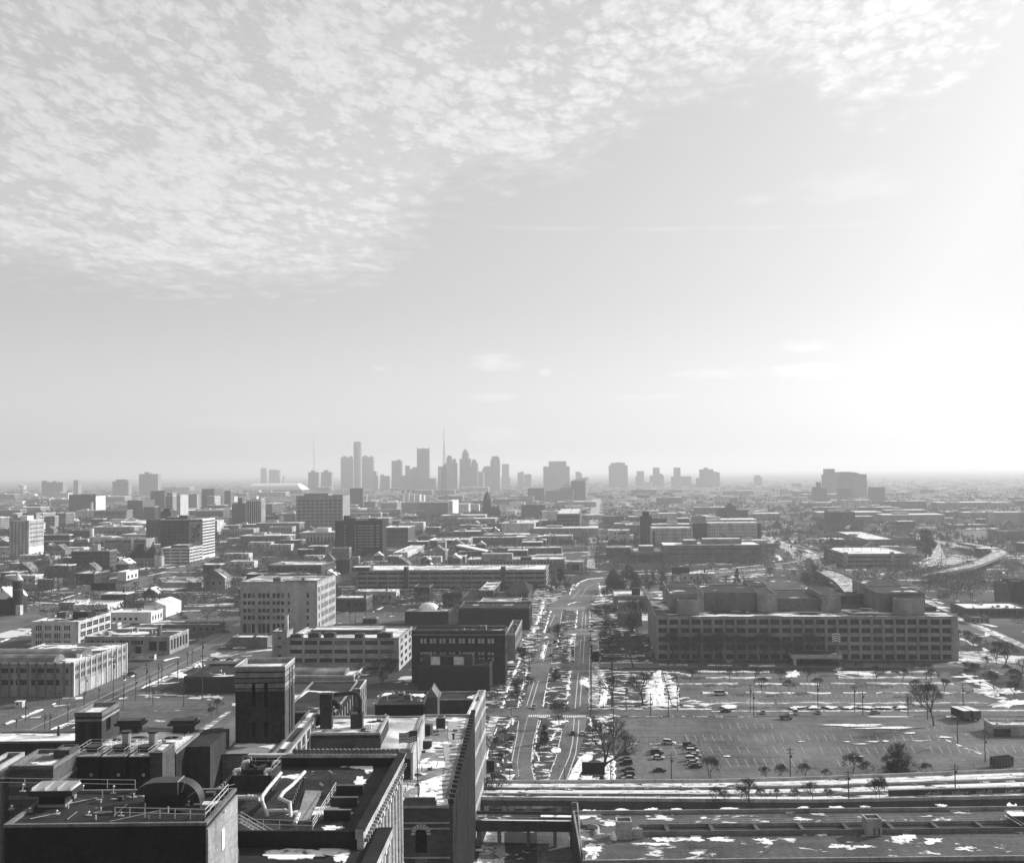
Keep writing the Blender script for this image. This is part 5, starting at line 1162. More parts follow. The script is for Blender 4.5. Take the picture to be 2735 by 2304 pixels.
for c, x0, x1, y0, n in (('C', 640, 800, 480, 11), ('C', 915, 1085, 484, 12)):
    for i in range(n):
        x = x0+(x1-x0)*i/(n-1); mline(c, [(x, y0-8), (x-2, y0+9)], .55)
for y0, xa, xb in ((713, 1200, 1520), (722, 1120, 1540), (903, 1130, 1530), (935, 1140, 1535)):
    for i in range(26): x = xa+(xb-xa)*i/25; mline('G', [(x, y0-1.5), (x, y0+1.5)], .5)
for a in ((('E', 640, 1462), ('E', 1390, 1105)), (('E', 700, 1480), ('E', 1420, 1140)), (('A', 240, 590), ('A', 600, 425)), (('E', 1000, 1330), ('E', 1520, 1075)), (('E', 1500, 1030), ('E', 1800, 880)), (('E', 60, 1600), ('E', 330, 1490))):
    mline('S', [px(*a[0]), px(*a[1])], .3)
lr = random.Random(2)
for y0, y1, xa, xb, n in ((2.45, 572, -330, 700, 0),): pass
for (ya, yb_, xa, xb, st_, sl) in ((530, 572, -290, 2094, 58, 22), (608, 655, -260, 2094, 58, 26), (690, 742, 100, 1000, 58, 28), (455, 490, 60, 420, 56, 18), (470, 500, 1440, 1600, 50, 20)):
    x = xa
    while x < xb:
        if lr.random() < .84 and not (x > 1700 and ya < 560): mline('D', [(x, ya+lr.uniform(-2, 2)), (x+sl, yb_)], .17, z=.03, RM=ST)
        x += st_*(1.0 if ya < 600 else 1.06)
for y0, xa, xb in ((203, 0, 1580), (262, 120, 1650), (298, 0, 1800)):
    x = xa
    while x < xb: mline('D', [(x, y0), (x+6, y0+16)], .14, z=.03, RM=ST); x += 34
tag(RM.build('road_markings', M['line']), kind='structure'); tag(ST.build('stall_lines', m_plain('worn_stall_paint', .36, .6, .8, sc=.6)), kind='structure')
# ------------------------------------------------------------------ snow banks and patches
for y, xs in ((190, [(-370, 180), (200, 520), (590, 720), (800, 960), (1040, 1620)]), (250, [(-60, 110), (230, 555), (640, 800), (880, 1035), (1100, 1700)]), (320, [(-330, 420), (440, 1850)]), (112, [(-90, 380), (500, 590), (840, 1200), (1250, 1500)]), (150, [(-40, 400), (850, 1380)])):
    for a, b_ in xs: bank('D', [(a, y), (b_, y+2)], 6.5 if y != 320 else 4.0, .8, gap=-.05, step=3)
for x in range(520, 1300, 118): patch('D', x+50, 345, 52, 8, h=.7, jag=.5)
patch('D', 120, 342, 60, 14, h=1.0, jag=.2)
bank('D', [(0, 372), (2094, 368)], 3.4, .3, gap=-.04); bank('D', [(-780, 408), (280, 410)], 1.6, .3, gap=.05)
for (x, y, rx, ry) in [(545, 128, 42, 22), (1035, 128, 60, 20), (920, 118, 60, 8), (1760, 170, 90, 10), (1900, 240, 130, 30), (1990, 320, 110, 26), (1700, 140, 80, 8), (960, 466, 240, 8), (1180, 484, 220, 7), (1330, 518, 50, 4), (1085, 575, 35, 5), (1165, 572, 18, 6), (1000, 590, 60, 3), (905, 575, 30, 3), (105, 672, 22, 5), (975, 672, 40, 5), (600, 575, 25, 3), (1400, 570, 60, 3), (1560, 545, 40, 7)]: patch('D', x, y, rx, ry, h=.25)
for a, b_ in ((0, 1050), (1380, 1900)): bank('D', [(a, 838-(a)*.02), (b_, 838-b_*.02)], 5, .5, step=3)
bank('D', [(1560, 560), (1900, 700), (2094, 700)], 3, .3, gap=.4)
for L_, w in (([(1200, 420), (1245, 300), (1205, 130)], 9), ([(1115, 425), (2094, 428)], 5), ([(1240, 132), (1640, 128)], 3), ([(1640, 200), (1700, 410)], 26), ([(1730, 130), (1790, 260), (1800, 400)], 12), ([(1700, 130), (1920, 150)], 6), ([(1860, 340), (2094, 400)], 14), ([(1870, 400), (2094, 415)], 6), ([(1420, 705), (1690, 705)], 2.4), ([(1780, 712), (1870, 712)], 2), ([(1130, 500), (1130, 600)], 4), ([(1200, 500), (1260, 620)], 8), ([(1290, 470), (1390, 500)], 5), ([(1250, 780), (1260, 1000)], 8), ([(1300, 800), (1320, 1000)], 5)):
    bank('C', L_, w, .4, step=2)
patch('C', 1650, 290, 60, 120, h=.3, jag=.4); patch('C', 1640, 200, 60, 60, h=.3); patch('C', 1230, 350, 30, 60, h=.4)
# big snowy wedge by the right carriageway
m_ = [(935, 1010), (985, 905), (1040, 810), (1090, 785), (1150, 790), (1142, 830), (1110, 845), (1090, 900), (1050, 930), (1030, 985), (1000, 1012)]
SN.poly([tuple(G('C', x, y, .2)) for x, y in m_]); patch('C', 1110, 990, 90, 30, h=.3)
for L_, w in (([(745, 415), (765, 330)], 3), ([(800, 408), (930, 408)], 3), ([(930, 400), (955, 180), (965, 110)], 5.5), ([(750, 380), (785, 200)], 1.5), ([(720, 850), (680, 760), (700, 600), (730, 520)], 2.5), ([(760, 600), (850, 560), (900, 540)], 7), ([(800, 700), (840, 620)], 5), ([(540, 430), (570, 300), (620, 120)], 4), ([(420, 420), (460, 280), (520, 140), (560, 40)], 4), ([(440, 600), (500, 500), (540, 500)], 5), ([(420, 860), (480, 700)], 4), ([(300, 940), (340, 1010)], 4), ([(380, 860), (440, 960), (520, 1010)], 4), ([(290, 830), (330, 700), (390, 560)], 1.2), ([(470, 1005), (545, 1000)], 5)):
    bank('C', L_, w, .35, gap=.07, step=1.6)
patch('C', 850, 755, 40, 28, h=.4, jag=.15); patch('C', 870, 530, 60, 18, h=.3); patch('C', 500, 530, 26, 20, h=.3); patch('C', 480, 970, 40, 22, h=.3); patch('C', 1085, 215, 50, 32, h=.05, jag=.5)
for L_, w in (([(1110, 1170), (1150, 960)], 5), ([(1130, 930), (1190, 740)], 3), ([(1345, 1175), (1365, 1000), (1380, 940)], 8), ([(1225, 1180), (1380, 1182)], 4), ([(1240, 1060), (1260, 950)], 3), ([(1400, 890), (1418, 735)], 3), ([(1030, 930), (1100, 760), (1130, 640)], 6), ([(1060, 860), (1140, 740)], 4), ([(1525, 890), (1525, 740)], 3), ([(1530, 1180), (1535, 950)], 1.5), ([(1380, 560), (1430, 500), (1500, 470), (1660, 455)], 6), ([(1350, 600), (1372, 540)], 3), ([(1050, 640), (1330, 620)], 9), ([(1600, 500), (1620, 620)], 4), ([(1560, 660), (1720, 650)], 8), ([(1540, 720), (1700, 735)], 6), ([(1330, 690), (1400, 665), (1450, 665)], 3), ([(900, 1010), (930, 1000), (1010, 940)], 3), ([(1620, 960), (1760, 960)], 3), ([(1620, 1110), (2000, 1120)], 5), ([(1640, 1140), (1700, 1150)], 4), ([(1615, 1185), (2060, 1185)], 3), ([(1180, 430), (1480, 440)], 3), ([(1180, 410), (1400, 405)], 3), ([(1500, 400), (2094, 400)], 5), ([(1500, 372), (1640, 380)], 5), ([(1700, 430), (2094, 420)], 4)):
    bank('G', L_, w, .4, gap=.08, step=3)
for L_, w in (([(0, 520), (700, 490), (1400, 420), (1900, 375)], 6), ([(600, 575), (1200, 540), (1700, 520)], 7), ([(0, 470), (500, 470)], 6), ([(640, 410), (1200, 405)], 7), ([(900, 395), (1230, 395)], 4), ([(400, 520), (1300, 470), (1800, 430)], 3), ([(900, 620), (1300, 620)], 12), ([(1550, 580), (1650, 575)], 12), ([(1700, 590), (1850, 600)], 10), ([(1500, 120), (1720, 280)], 4), ([(1600, 140), (2040, 150)], 14), ([(1560, 130), (1800, 240), (2000, 290)], 9), ([(1700, 200), (2050, 250)], 8), ([(1600, 300), (1660, 360), (1560, 380)], 10), ([(0, 1075), (300, 1075)], 5), ([(0, 1130), (100, 1140)], 5), ([(0, 1330), (280, 1340)], 4), ([(0, 1400), (140, 1405)], 4), ([(420, 1425), (900, 1432), (1600, 1440)], 3), ([(450, 1500), (720, 1505), (730, 1550)], 6), ([(900, 1495), (1720, 1500)], 6), ([(920, 1540), (1000, 1565), (1720, 1565)], 3)):
    bank('H', L_, w, .5, gap=.1, step=4)
for L_, w in (([(380, 435), (780, 430)], 9), ([(500, 515), (640, 490), (780, 465)], 7), ([(860, 390), (700, 420)], 7), ([(1120, 480), (1300, 450), (1560, 390)], 2), ([(1700, 430), (1900, 425)], 9), ([(1700, 500), (1910, 485), (1900, 455)], 7), ([(1730, 535), (1900, 530)], 5), ([(1200, 690), (1300, 760)], 10), ([(1150, 750), (1480, 900), (1900, 1080)], 6), ([(1260, 790), (1530, 830)], 22), ([(1480, 910), (1600, 935), (1850, 980)], 8), ([(1620, 925), (1720, 960)], 16), ([(1770, 975), (2094, 985)], 6), ([(1480, 1090), (1640, 1160), (1900, 1280), (2094, 1340)], 7), ([(1490, 1220), (1700, 1225), (1900, 1275)], 5), ([(1380, 1410), (1560, 1470), (1880, 1600)], 8), ([(1500, 1430), (1700, 1500), (1880, 1590)], 5), ([(300, 1425), (480, 1470), (1260, 1465)], 4), ([(1360, 1340), (1470, 1350)], 3), ([(1050, 190), (1130, 230), (1180, 320), (1080, 370)], 5), ([(1240, 260), (1160, 370)], 4), ([(1400, 200), (1700, 260)], 4), ([(1450, 300), (1690, 330)], 5), ([(1080, 100), (1400, 130)], 9), ([(1300, 130), (1900, 200)], 9), ([(1050, 130), (1250, 120)], 9), ([(0, 190), (130, 230)], 12), ([(0, 240), (110, 300)], 10), ([(40, 130), (160, 150)], 9)):
    bank('I', L_, w, .5, gap=.12, step=4)
for L_, w in (([(0, 1610), (450, 1430)], 5), ([(410, 1640), (600, 1560)], 4), ([(950, 1390), (1100, 1380), (1450, 1385), (1780, 1395)], 7), ([(1080, 1365), (1300, 1360), (1780, 1385)], 5), ([(1130, 1310), (1440, 1160)], 4), ([(1440, 1160), (1440, 1240)], 12), ([(1180, 1280), (1430, 1260)], 5), ([(0, 1420), (0, 1430)], 3), ([(1540, 1150), (1600, 1110)], 3), ([(1700, 1045), (2060, 1052)], 4), ([(1870, 985), (2020, 985)], 12), ([(0, 940), (90, 905), (245, 865)], 5), ([(400, 770), (520, 715)], 9), ([(160, 615), (560, 640)], 7), ([(170, 640), (500, 625)], 6), ([(480, 600), (640, 550)], 3), ([(1380, 700), (1500, 690), (1600, 690)], 9), ([(1470, 655), (1920, 650)], 5), ([(1630, 680), (1910, 690)], 7), ([(1280, 780), (1360, 770)], 9), ([(930, 800), (1350, 795)], 9), ([(1130, 1130), (1230, 1100)], 6), ([(1300, 1090), (1420, 1060)], 5), ([(880, 1240), (1060, 1170)], 4), ([(600, 1390), (660, 1385)], 8), ([(500, 1390), (600, 1390)], 5), ([(430, 1450), (560, 1440)], 6), ([(250, 1540), (330, 1540)], 6), ([(1150, 530), (1300, 500)], 8), ([(1050, 530), (1180, 520)], 8), ([(1380, 425), (1930, 420)], 6), ([(1250, 440), (1300, 430)], 14), ([(1350, 425), (1400, 410)], 8), ([(1540, 355), (2040, 352)], 5), ([(1180, 410), (1330, 380), (1560, 380)], 6), ([(1300, 350), (1500, 330)], 12), ([(930, 330), (1060, 325)], 8), ([(1060, 350), (1150, 330)], 6), ([(460, 400), (560, 395)], 9), ([(0, 290), (230, 285)], 9), ([(980, 1250), (1080, 1200)], 3)):
    bank('E', L_, w, .5, gap=.08, step=3)
for L_, w in (([(1490, 600), (1800, 595)], 6), ([(1480, 700), (1560, 660), (1740, 660)], 5), ([(1550, 740), (1650, 730)], 8), ([(1190, 700), (1350, 705)], 3), ([(1560, 1110), (1700, 1110)], 5), ([(1840, 1115), (1870, 1110)], 8), ([(0, 640), (420, 640)], 5)):
    bank('F', L_, w, .4, gap=.1, step=3)
for L_, w in (([(910, 1330), (1080, 1320)], 14), ([(1030, 1290), (1150, 1280)], 12), ([(1100, 1400), (1180, 1390)], 14), ([(850, 1425), (900, 1380), (1000, 1370)], 9), ([(1570, 960), (1700, 945), (1820, 940)], 12), ([(1640, 1080), (1820, 980)], 10), ([(1210, 1180), (1420, 1150)], 10), ([(720, 960), (780, 975)], 10), ([(470, 1520), (640, 1495)], 8)):
    bank('L', L_, w, .5, gap=.1, step=6)
tag(SN.build('snow', M['snow']), 'old snow banks and patches lying along kerbs, medians and parking rows', 'snow', kind='stuff')
# ================================================================== foreground roofs and the railway
FR = 4.25
fu = Vector((math.cos(R_(FR)), math.sin(R_(FR)), 0)); fv = Vector((-math.sin(R_(FR)), math.cos(R_(FR)), 0))
def T(name, label, crop, xl, xr, yf, z, yb=None, d=None, z0=0.0, rot=FR, **k):
    """flat topped block: its top front edge runs at height z from column xl to xr on row yf; yb = row of the back edge"""
    r = R_(rot); ux = Vector((math.cos(r), math.sin(r), 0)); uy = Vector((-math.sin(r), math.cos(r), 0)); n = -uy
    c = G(crop, xr, yf, z); a = vplane(crop, xl, yf, c, n); w = (c-a).dot(ux); o = c - ux*w
    if yb is not None: d = (G(crop, (xl+xr)/2, yb, z) - G(crop, (xl+xr)/2, yf, z)).dot(uy)
    return Bld(name, label, (o.x, o.y), r, w, d, z-z0, z0, **k)
def railing(label, pts, h=1.07, post=2.0, rails=(.5, 1.0), r=.035, name='railing', mat='rail', parent=None, group=None):
    """pts: world points along the foot"""
    o = empty(name, pts[0], 0, label, 'railing', group) if parent is None else parent
    off = Vector(pts[0]) if parent is None else Vector((0,0,0))
    P_ = [Vector(p)-off for p in pts]; m = MB()
    for i in range(len(P_)-1):
        for q in rails: m.tube(P_[i]+Vector((0,0,h*q)), P_[i+1]+Vector((0,0,h*q)), r, n=5)
    m.build('rail' if parent is None else 'rail', M[mat], o); 
    for i in range(len(P_)-1):
        d = P_[i+1]-P_[i]; n = max(1, round(d.length/post))
        for k in range(n+(i == len(P_)-2)):
            m = MB(); m.tube((0,0,0), (0,0,h), r*1.05, n=5); m.build('post', M[mat], o, P_[i]+d*(k/n))
    return o
def on(b, x, y, z=None): return b.P(x, y, b.top+.01 if z is None else z)
def pix(b, crop, x, y, z=None):
    """local x,y on the roof of b under a pixel"""
    zz_ = b.root.location.z + (b.top if z is None else z); p = G(crop, x, y, zz_) - b.root.location; r = b.root.rotation_euler.z
    return p.x*math.cos(r)+p.y*math.sin(r), -p.x*math.sin(r)+p.y*math.cos(r)
def rsheet(b, crop, pts, name='snow_patch', mat='snow', h=.1, z=None, sub=5):
    m = MB(); P_ = [pix(b, crop, x, y, z) for x, y in pts]
    ar = sum(P_[i][0]*P_[(i+1) % len(P_)][1] - P_[(i+1) % len(P_)][0]*P_[i][1] for i in range(len(P_)))
    if ar < 0: P_.reverse()
    # wavy outline
    Q = []
    for i in range(len(P_)):
        a, c = P_[i], P_[(i+1) % len(P_)]
        for k in range(sub):
            t = k/sub; Q.append((a[0]+(c[0]-a[0])*t+sr.uniform(-.2, .2), a[1]+(c[1]-a[1])*t+sr.uniform(-.25, .25)))
    m.prism(Q, 0, h*.7); return m.build(name, M[mat], b.root, (0, 0, (b.top if z is None else z)+.004))
def rpatch(b, crop, cx, cy, rx, ry, h=.1, jag=.3, z=None):
    return rsheet(b, crop, [(cx+rx*a, cy+ry*c) for a, c in ragged(34, jag*1.2, sr)], h=h, z=z, sub=1)
# near roof, bottom left
b = T('rooftop_block', 'dark near rooftop with white railings, a big curved duct and a sheet metal hood', 'A', 38, 1645, 1330, 60, yb=1062, wall='w05', roof='tar', par=.35, trim='w18')
b.done()
NR = b
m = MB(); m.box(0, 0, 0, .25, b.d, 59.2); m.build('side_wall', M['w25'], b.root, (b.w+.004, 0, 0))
m = MB(); m.box(0, 0, 0, .1, 1.1, 2.4); m.build('door', M['paint'], b.root, (b.w+.26, b.d*.42, 60-3.6-1.6))
m = MB(); m.tube((0, 0, 0), (0, 0, .35), .16, .1, n=8); m.build('wall_lamp', M['paint'], b.root, (b.w+.45, b.d*.48, 60-.95))
def rp(crop, x, y, z=None): a = pix(NR, crop, x, y, z); return NR.P(a[0], a[1], NR.top+.01 if z is None else z)
railing('white pipe railing along the front and right edges of the near dark rooftop', [rp('A', 917, 1290), rp('A', 1640, 1306), rp('A', 1822, 1100)], 1.15, 2.0, (.5, 1.0), .045)
railing('short white railing on the platform in front of the curved duct', [rp('A', 1130, 1130, NR.top+.5), rp('A', 1460, 1150, NR.top+.5), rp('A', 1490, 1120, NR.top+.5)], 1.1, 1.7, (.5, 1.0), .045)
railing('thin railing along the back edge of the near dark rooftop', [rp('A', -20, 1045), rp('A', 1080, 1062)], 1.1, 3.6, (.5, 1.0), .04)
# sheet metal hood
x0, y0 = pix(b, 'A', 298, 1215); x1, _ = pix(b, 'A', 518, 1215)
o = empty('roof_hood', b.P(x0, y0, b.top+.01), b.root.rotation_euler.z, 'bright topped sheet metal roof hood on the near dark rooftop', 'roof hood')
w_ = x1-x0; m = MB(); m.box(0, 0, .0, w_, 2.2, .35); m.build('kerb', M['steel'], o)
m = MB(); m.box(.1, .1, .35, w_-.1, 2.1, 1.5); m.build('neck', M['black'], o)
m = MB(); e = .9; m.box(-e, -.55, 1.5, w_+e*1.15, 2.9, 2.15, 0); m.build('hood', M['duct'], o)
m = MB(); 
m.quad((-e*.8,-.5,2.153), (w_+e,-.5,2.153), (w_+e*.7,2.8,2.5), (-e*.4,2.8,2.5)); m.quad((-e*.8,-.5,2.153), (-e*.4,2.8,2.5), (-e*.4,2.8,2.153), (-e*.8,-.5,2.153)); m.quad((w_+e,-.5,2.153),(w_+e,2.8,2.153),(w_+e*.7,2.8,2.5),(w_+e*.7,2.8,2.5))
for i in range(4): m.box(-e*.6+i*(w_+e*1.4)/3, -.45, 2.2, -e*.6+i*(w_+e*1.4)/3+.05, 2.75, 2.52)
m.build('hood_top', M['steel'], o)
# curved duct
x0, y0 = pix(b, 'A', 1140, 1205); x1, _ = pix(b, 'A', 1610, 1205)
o = empty('air_duct', b.P(x0, y0, b.top+.01), b.root.rotation_euler.z, 'huge dark curved air duct bending down onto the near dark rooftop', 'air duct')
L_ = x1-x0; r = 1.55; 
pr = [(-1.0, 1.4), (-.5, 2.2), (.4, 2.7), (1.4, 2.9), (L_-3.0, 2.9), (L_-3.0, 1.4)]
m = MB(); n = len(pr); y_a, y_b = -.2, 2.6
m.extr([(a, z) for a, z in pr], y_a, y_b, axis='y'); m.build('plenum', M['duct'], o)
m = MB(); R1, R0 = 2.7, 1.5; cx, cz = L_-3.0, .2
arc = [(cx+R1*math.sin(t), cz+R1*math.cos(t)) for t in [math.pi/2*k/10 for k in range(11)]] + [(cx+R1, 0), (cx+R0, 0)] + [(cx+R0*math.sin(t), cz+R0*math.cos(t)) for t in [math.pi/2*(10-k)/10 for k in range(11)]]
outer = arc[:11]+[(cx+R1, 0)]; inner = [(cx+R0*math.sin(t), cz+R0*math.cos(t)) for t in [math.pi/2*k/10 for k in range(11)]]+[(cx+R0, 0)]
for i in range(11):
    a, c, d_, e_ = outer[i], outer[i+1], inner[i+1], inner[i]
    for yy in (0.1, 2.3): m.quad((a[0], yy, a[1]), (c[0], yy, c[1]), (d_[0], yy, d_[1]), (e_[0], yy, e_[1]))
    m.quad((a[0], .1, a[1]), (a[0], 2.3, a[1]), (c[0], 2.3, c[1]), (c[0], .1, c[1])); m.quad((e_[0], .1, e_[1]), (d_[0], .1, d_[1]), (d_[0], 2.3, d_[1]), (e_[0], 2.3, e_[1]))
m.build('elbow', M['duct'], o)
m = MB()
for k in (2, 6): t = math.pi/2*k/10; m.tube((cx+R0*math.sin(t), .08, cz+R0*math.cos(t)), (cx+(R1+.1)*math.sin(t), .08, cz+(R1+.1)*math.cos(t)), .06, n=4)
m.box(L_-3.0, -.1, 1.4, L_-2.88, 2.55, 3.0); m.build('flange', M['steel'], o)
m = MB(); m.box(.2, 0, 0, L_*.7, 2.4, 1.5); m.build('fan_housing', M['black'], o)
for i, (x, y) in enumerate(((180, 1085), (660, 1095), (905, 1100), (90, 1228), (235, 1248), (450, 1268), (705, 1278), (965, 1282))):
    p = rp('A', x, y); o = empty('floodlight', p, NR.root.rotation_euler.z, None, 'floodlight', 'floodlights on the near rooftop')
    tag(o, ('small white floodlight on its pad along the back edge of the near rooftop' if i < 3 else 'low white floodlight pad along the front edge of the near rooftop'), 'floodlight', 'floodlights along the back edge' if i < 3 else 'floodlight pads along the front edge')
    m = MB(); m.box(-.35, -.25, 0, .35, .25, .1); m.build('base', M['conc'], o); m = MB(); m.tube((0,0,.1), (.05,.05,.4 if i > 2 else .9), .05, n=5); m.dome(.05, .05, .38 if i > 2 else .85, .16, .16, .14, 8, 3); m.build('lamp_head', M['paint'], o)
# roofs behind
b = T('rooftop_block', 'small brick roof block with banded walls behind the near rooftop at the left', 'A', 76, 425, 876, 53, yb=745, wall='w12', roof='grav', par=.6, trim='w18'); b.done(); b.band(b.h-3.4, b.h-2.9, .1, 'stone_band', 'w18'); b.band(b.h-5.4, b.h-4.8, .1, 'stone_band', 'w18'); rsheet(b, 'A', [(360, 800), (450, 760), (480, 765), (400, 800)]); rpatch(b, 'A', 275, 858, 30, 5)
b.block(b.w*.62, b.d*.62, b.w*.99, b.d*.98, 1.4, 'raised_roof', wall='w12', roof='grav')
b = T('building', 'ornate pale facade corner cut off by the left edge', 'A', -140, -2, 880, 53, d=9, wall='w35', roof='tar', trim='w35', par=.6); b.win('R', ivals(b.d, 9, .4), [(b.h-7, b.h-3)], gl='gl0'); b.done(); b.band(b.h-1.6, b.h-.8, .7)
for i in range(24):
    m = MB(); m.box(0, 0, 0, .5, .5, .5); m.build('dentil', M['w45'], b.root, (b.w+.15, b.d*(i+.3)/24.5, b.h-2.2))
b = T('rooftop_block', 'broad light roofed block with rooftop vents behind the cooling cells', 'A', 700, 1405, 772, 50, yb=592, wall='w05', roof='light', par=.3, trim='w25'); b.done(); LB = b
m = MB(); m.box(0, 0, 0, b.w*.28, b.d*.8, 49.5); m.build('side_wing', M['w08'], b.root, (b.w+.003, b.d*.35, 0))
for (xa, ya, w_) in ((955, 622, 150), (1380, 622, 150)):
    lx, ly = pix(b, 'A', xa, ya); o = empty('roof_ventilator', b.P(lx, ly, b.top+.01), b.root.rotation_euler.z, ('left' if xa < 1000 else 'right') + ' dark flared roof ventilator on the broad light roof', 'roof ventilator')
    m = MB(); m.box(0, 0, 0, 3.6, 2.4, 1.5); m.build('neck', M['black'], o)
    m = MB(); a_ = [(-.9, -.6), (4.5, -.6), (4.5, 3.0), (-.9, 3.0)]; m.prism(a_, 1.5, 2.0); m.prism([(-.5, -.2), (4.1, -.2), (4.1, 2.6), (-.5, 2.6)], 2.0, 2.5); m.build('cap', M['duct'], o)
pts = [b.P(*pix(b, 'A', *q), b.top+.02) for q in ((1302, 755), (1402, 768), (1520, 682))]
railing('thin white railing on the front corner of the broad light roof', pts, 1.0, 2.2, (.5, 1.0), .035)
for i, (xa, xb) in enumerate(((592, 782), (816, 998), (1035, 1190))):
    q = T('cooling_cell', ('left', 'middle', 'right')[i] + ' of the three dark box cooling cells with a caged top', 'A', xa, xb, 800, 52, d=7.5, z0=40, wall='w05', roof='grav', par=.15, trim='steel', cat='cooling tower'); q.done()
    m = MB(); m.tube((q.w/2, q.d*.5, 0), (q.w/2, q.d*.5, .9), 1.4, n=14); m.build('fan_shroud', M['black'], q.root, (0, 0, q.h))
    m = MB(); m.tube((q.w*.72, -.06, q.h-3.2), (q.w*.72, -.005, q.h-3.2), .3, n=10); m.build('gauge', M['steel'], q.root)
    railing('', [(.1, .1, q.h), (q.w-.1, .1, q.h), (q.w-.1, q.d-.1, q.h), (.1, q.d-.1, q.h), (.1, .1, q.h)], 1.1, 1.9, (.5, 1.0), .03, parent=q.root)
q = T('rooftop_block', 'narrow grey wall block at the right of the three cooling cells', 'A', 1192, 1298, 770, 52.5, d=7, z0=30, wall='w12', roof='tar', par=.2, trim='w18'); q.done()
for xa in (1010, 1222):
    p = G('A', xa, 705, 52.5); o = empty('vent_stack', (p.x, p.y, 49.5), 0, ('left' if xa < 1100 else 'right') + ' pale louvred vent stack above the cooling cells', 'vent'); m = MB(); m.tube((0,0,0), (0,0,5), .75, n=12); m.build('shaft', M['steel'], o); m = MB(); m.tube((0,0,5), (0,0,5.3), .95, n=12); m.build('cap', M['black'], o)
b = T('stair_tower', 'brick stair tower with a recessed light roof beside the pole lined street', 'A', 600, 812, 452, 47, yb=372, wall='w08', roof='light', par=1.0, trim='w18'); b.win('F', [(b.w*.15, b.w*.38), (b.w*.62, b.w*.82)], [(b.h-6.2, b.h-2.4)], gl='gl0'); b.win('R', [(b.d*.25, b.d*.5)], [(b.h-5, b.h-1.8)], gl='gl0'); b.done(); b.band(b.h-2.0, b.h-1.5, .08, 'stone_band', 'w25')
b = T('rooftop_block', 'long flat roof strip with a ribbon of snow at the left below the street', 'A', -160, 598, 680, 30, yb=600, wall='w05', roof='light', par=.5, trim='w18'); b.done(); rsheet(b, 'A', [(-120, 632), (-100, 616), (200, 620), (440, 634), (440, 645), (200, 634)])
m = MB(); m.tube((0,0,0), (0,0,2.6), .5, .3, n=8); m.build('vent_pipe', M['pole'], b.root, (*pix(b, 'A', 468, 640), b.top+.01))
# brick tower
b = T('brick_tower', 'tall dark brick tower with pale stone bands and slit windows', 'B', 85, 478, 88, 61, yb=22, z0=0, wall='w08', roof='light', par=.9, trim='w25')
us = [(b.w*.335, b.w*.41), (b.w*.585, b.w*.665)]
b.win('F', us, [(b.h-14.0, b.h-11.0), (b.h-8.0, b.h-3.8)], gl='gl0', dep=.5); b.win('R', [(b.d*.42, b.d*.5), (b.d*.66, b.d*.76)], [(b.h-15, b.h-2.4)], gl='gl0', dep=.5); b.done()
b.band(b.h-.1, b.h+.15, .16, 'coping', 'w45')
for za, zb_, mt in ((1.2, 2.1, 'w25'), (2.35, 3.1, 'w18'), (3.35, 4.2, 'w25'), (4.4, 4.9, 'w18')):
    m = MB(); o_ = .12; z_a, z_b = b.h-zb_, b.h-za
    for xa, xb in ((-o_, us[0][0]), (us[0][1], us[1][0]), (us[1][1], b.w+o_)) if za > 3.2 else ((-o_, b.w+o_),): m.box(xa, -o_, z_a, xb, -.003, z_b)
    m.box(b.w+.003, -.002, z_a, b.w+o_, b.d*.41, z_b); m.box(b.w+.003, b.d*.52, z_a, b.w+o_, b.d*.65, z_b); m.box(b.w+.003, b.d*.78, z_a, b.w+o_, b.d, z_b)
    m.build('stone_band', M[mt], b.root)
for f0, f1 in ((.0, .40), (.54, .64), (.80, 1.0)):
    m = MB(); m.box(0, b.d*f0, 0, .05, b.d*f1, b.h-5); m.build('side_face', M['w12'], b.root, (b.w+.003, 0, 0))
b = T('rooftop_block', 'grey roof in front of the brick tower with a low domed hatch', 'B', -20, 372, 782, 46, yb=630, wall='w18', roof='grav', par=.25, trim='darktrim'); b.done()
m = MB(); m.dome(0, 0, 0, 2.2, 1.2, .5, 12, 3); m.build('roof_hatch', M['w18'], b.root, (*pix(b, 'B', 220, 660), b.top+.01))
b = T('building_wing', 'slim wing with white framed tall windows right of the brick tower', 'B', 374, 480, 782, 46.5, yb=435, wall='w35', roof='tar_snow', par=.5, trim='w18')
b.win('R', ivals(b.d, 7, .7), [(b.h-8, b.h-1.2)], gl='gl1', mull=(1, 3), fr='w45'); b.done()
# light well with equipment
b = T('rooftop_block', 'dark walled wing behind the light well with a snow dusted roof edge', 'B', 600, 1240, 612, 44, yb=478, wall='w08', roof='light', par=.5, trim='w35'); 
b.win('F', [(b.w*a, b.w*(a+.07)) for a in (.10, .23, .44, .57)], [(b.h-11.5, b.h-7.5)], gl='gl0'); b.done(); EQ = b
b.band(b.h-3.6, b.h-1.2, .2, 'cornice', 'w12', 'F')
def eq(name, label, cat, x, y): 
    a = pix(EQ, 'B', x, y); return empty(name, EQ.P(a[0], a[1], EQ.top+.01), EQ.root.rotation_euler.z, label, cat)
o = eq('fan_unit', 'dark scroll fan with a goose neck duct beside the light well', 'fan unit', 690, 580)
m = MB(); m.tube((1.2, 0, 1.7), (1.2, 1.4, 1.7), 1.3, n=16); m.build('scroll', M['black'], o); m = MB(); m.box(2.6, 0, 0, 4.0, 1.4, 4.6); m.build('riser', M['duct'], o)
m = MB(); 
for k in range(8):
    t0, t1 = math.pi*k/8, math.pi*(k+1)/8; m.tube((4.6-1.6*math.cos(t0), .7, 4.2+1.4*math.sin(t0)), (4.6-1.6*math.cos(t1), .7, 4.2+1.4*math.sin(t1)), .8, n=10)
m.build('goose_neck', M['duct'], o)
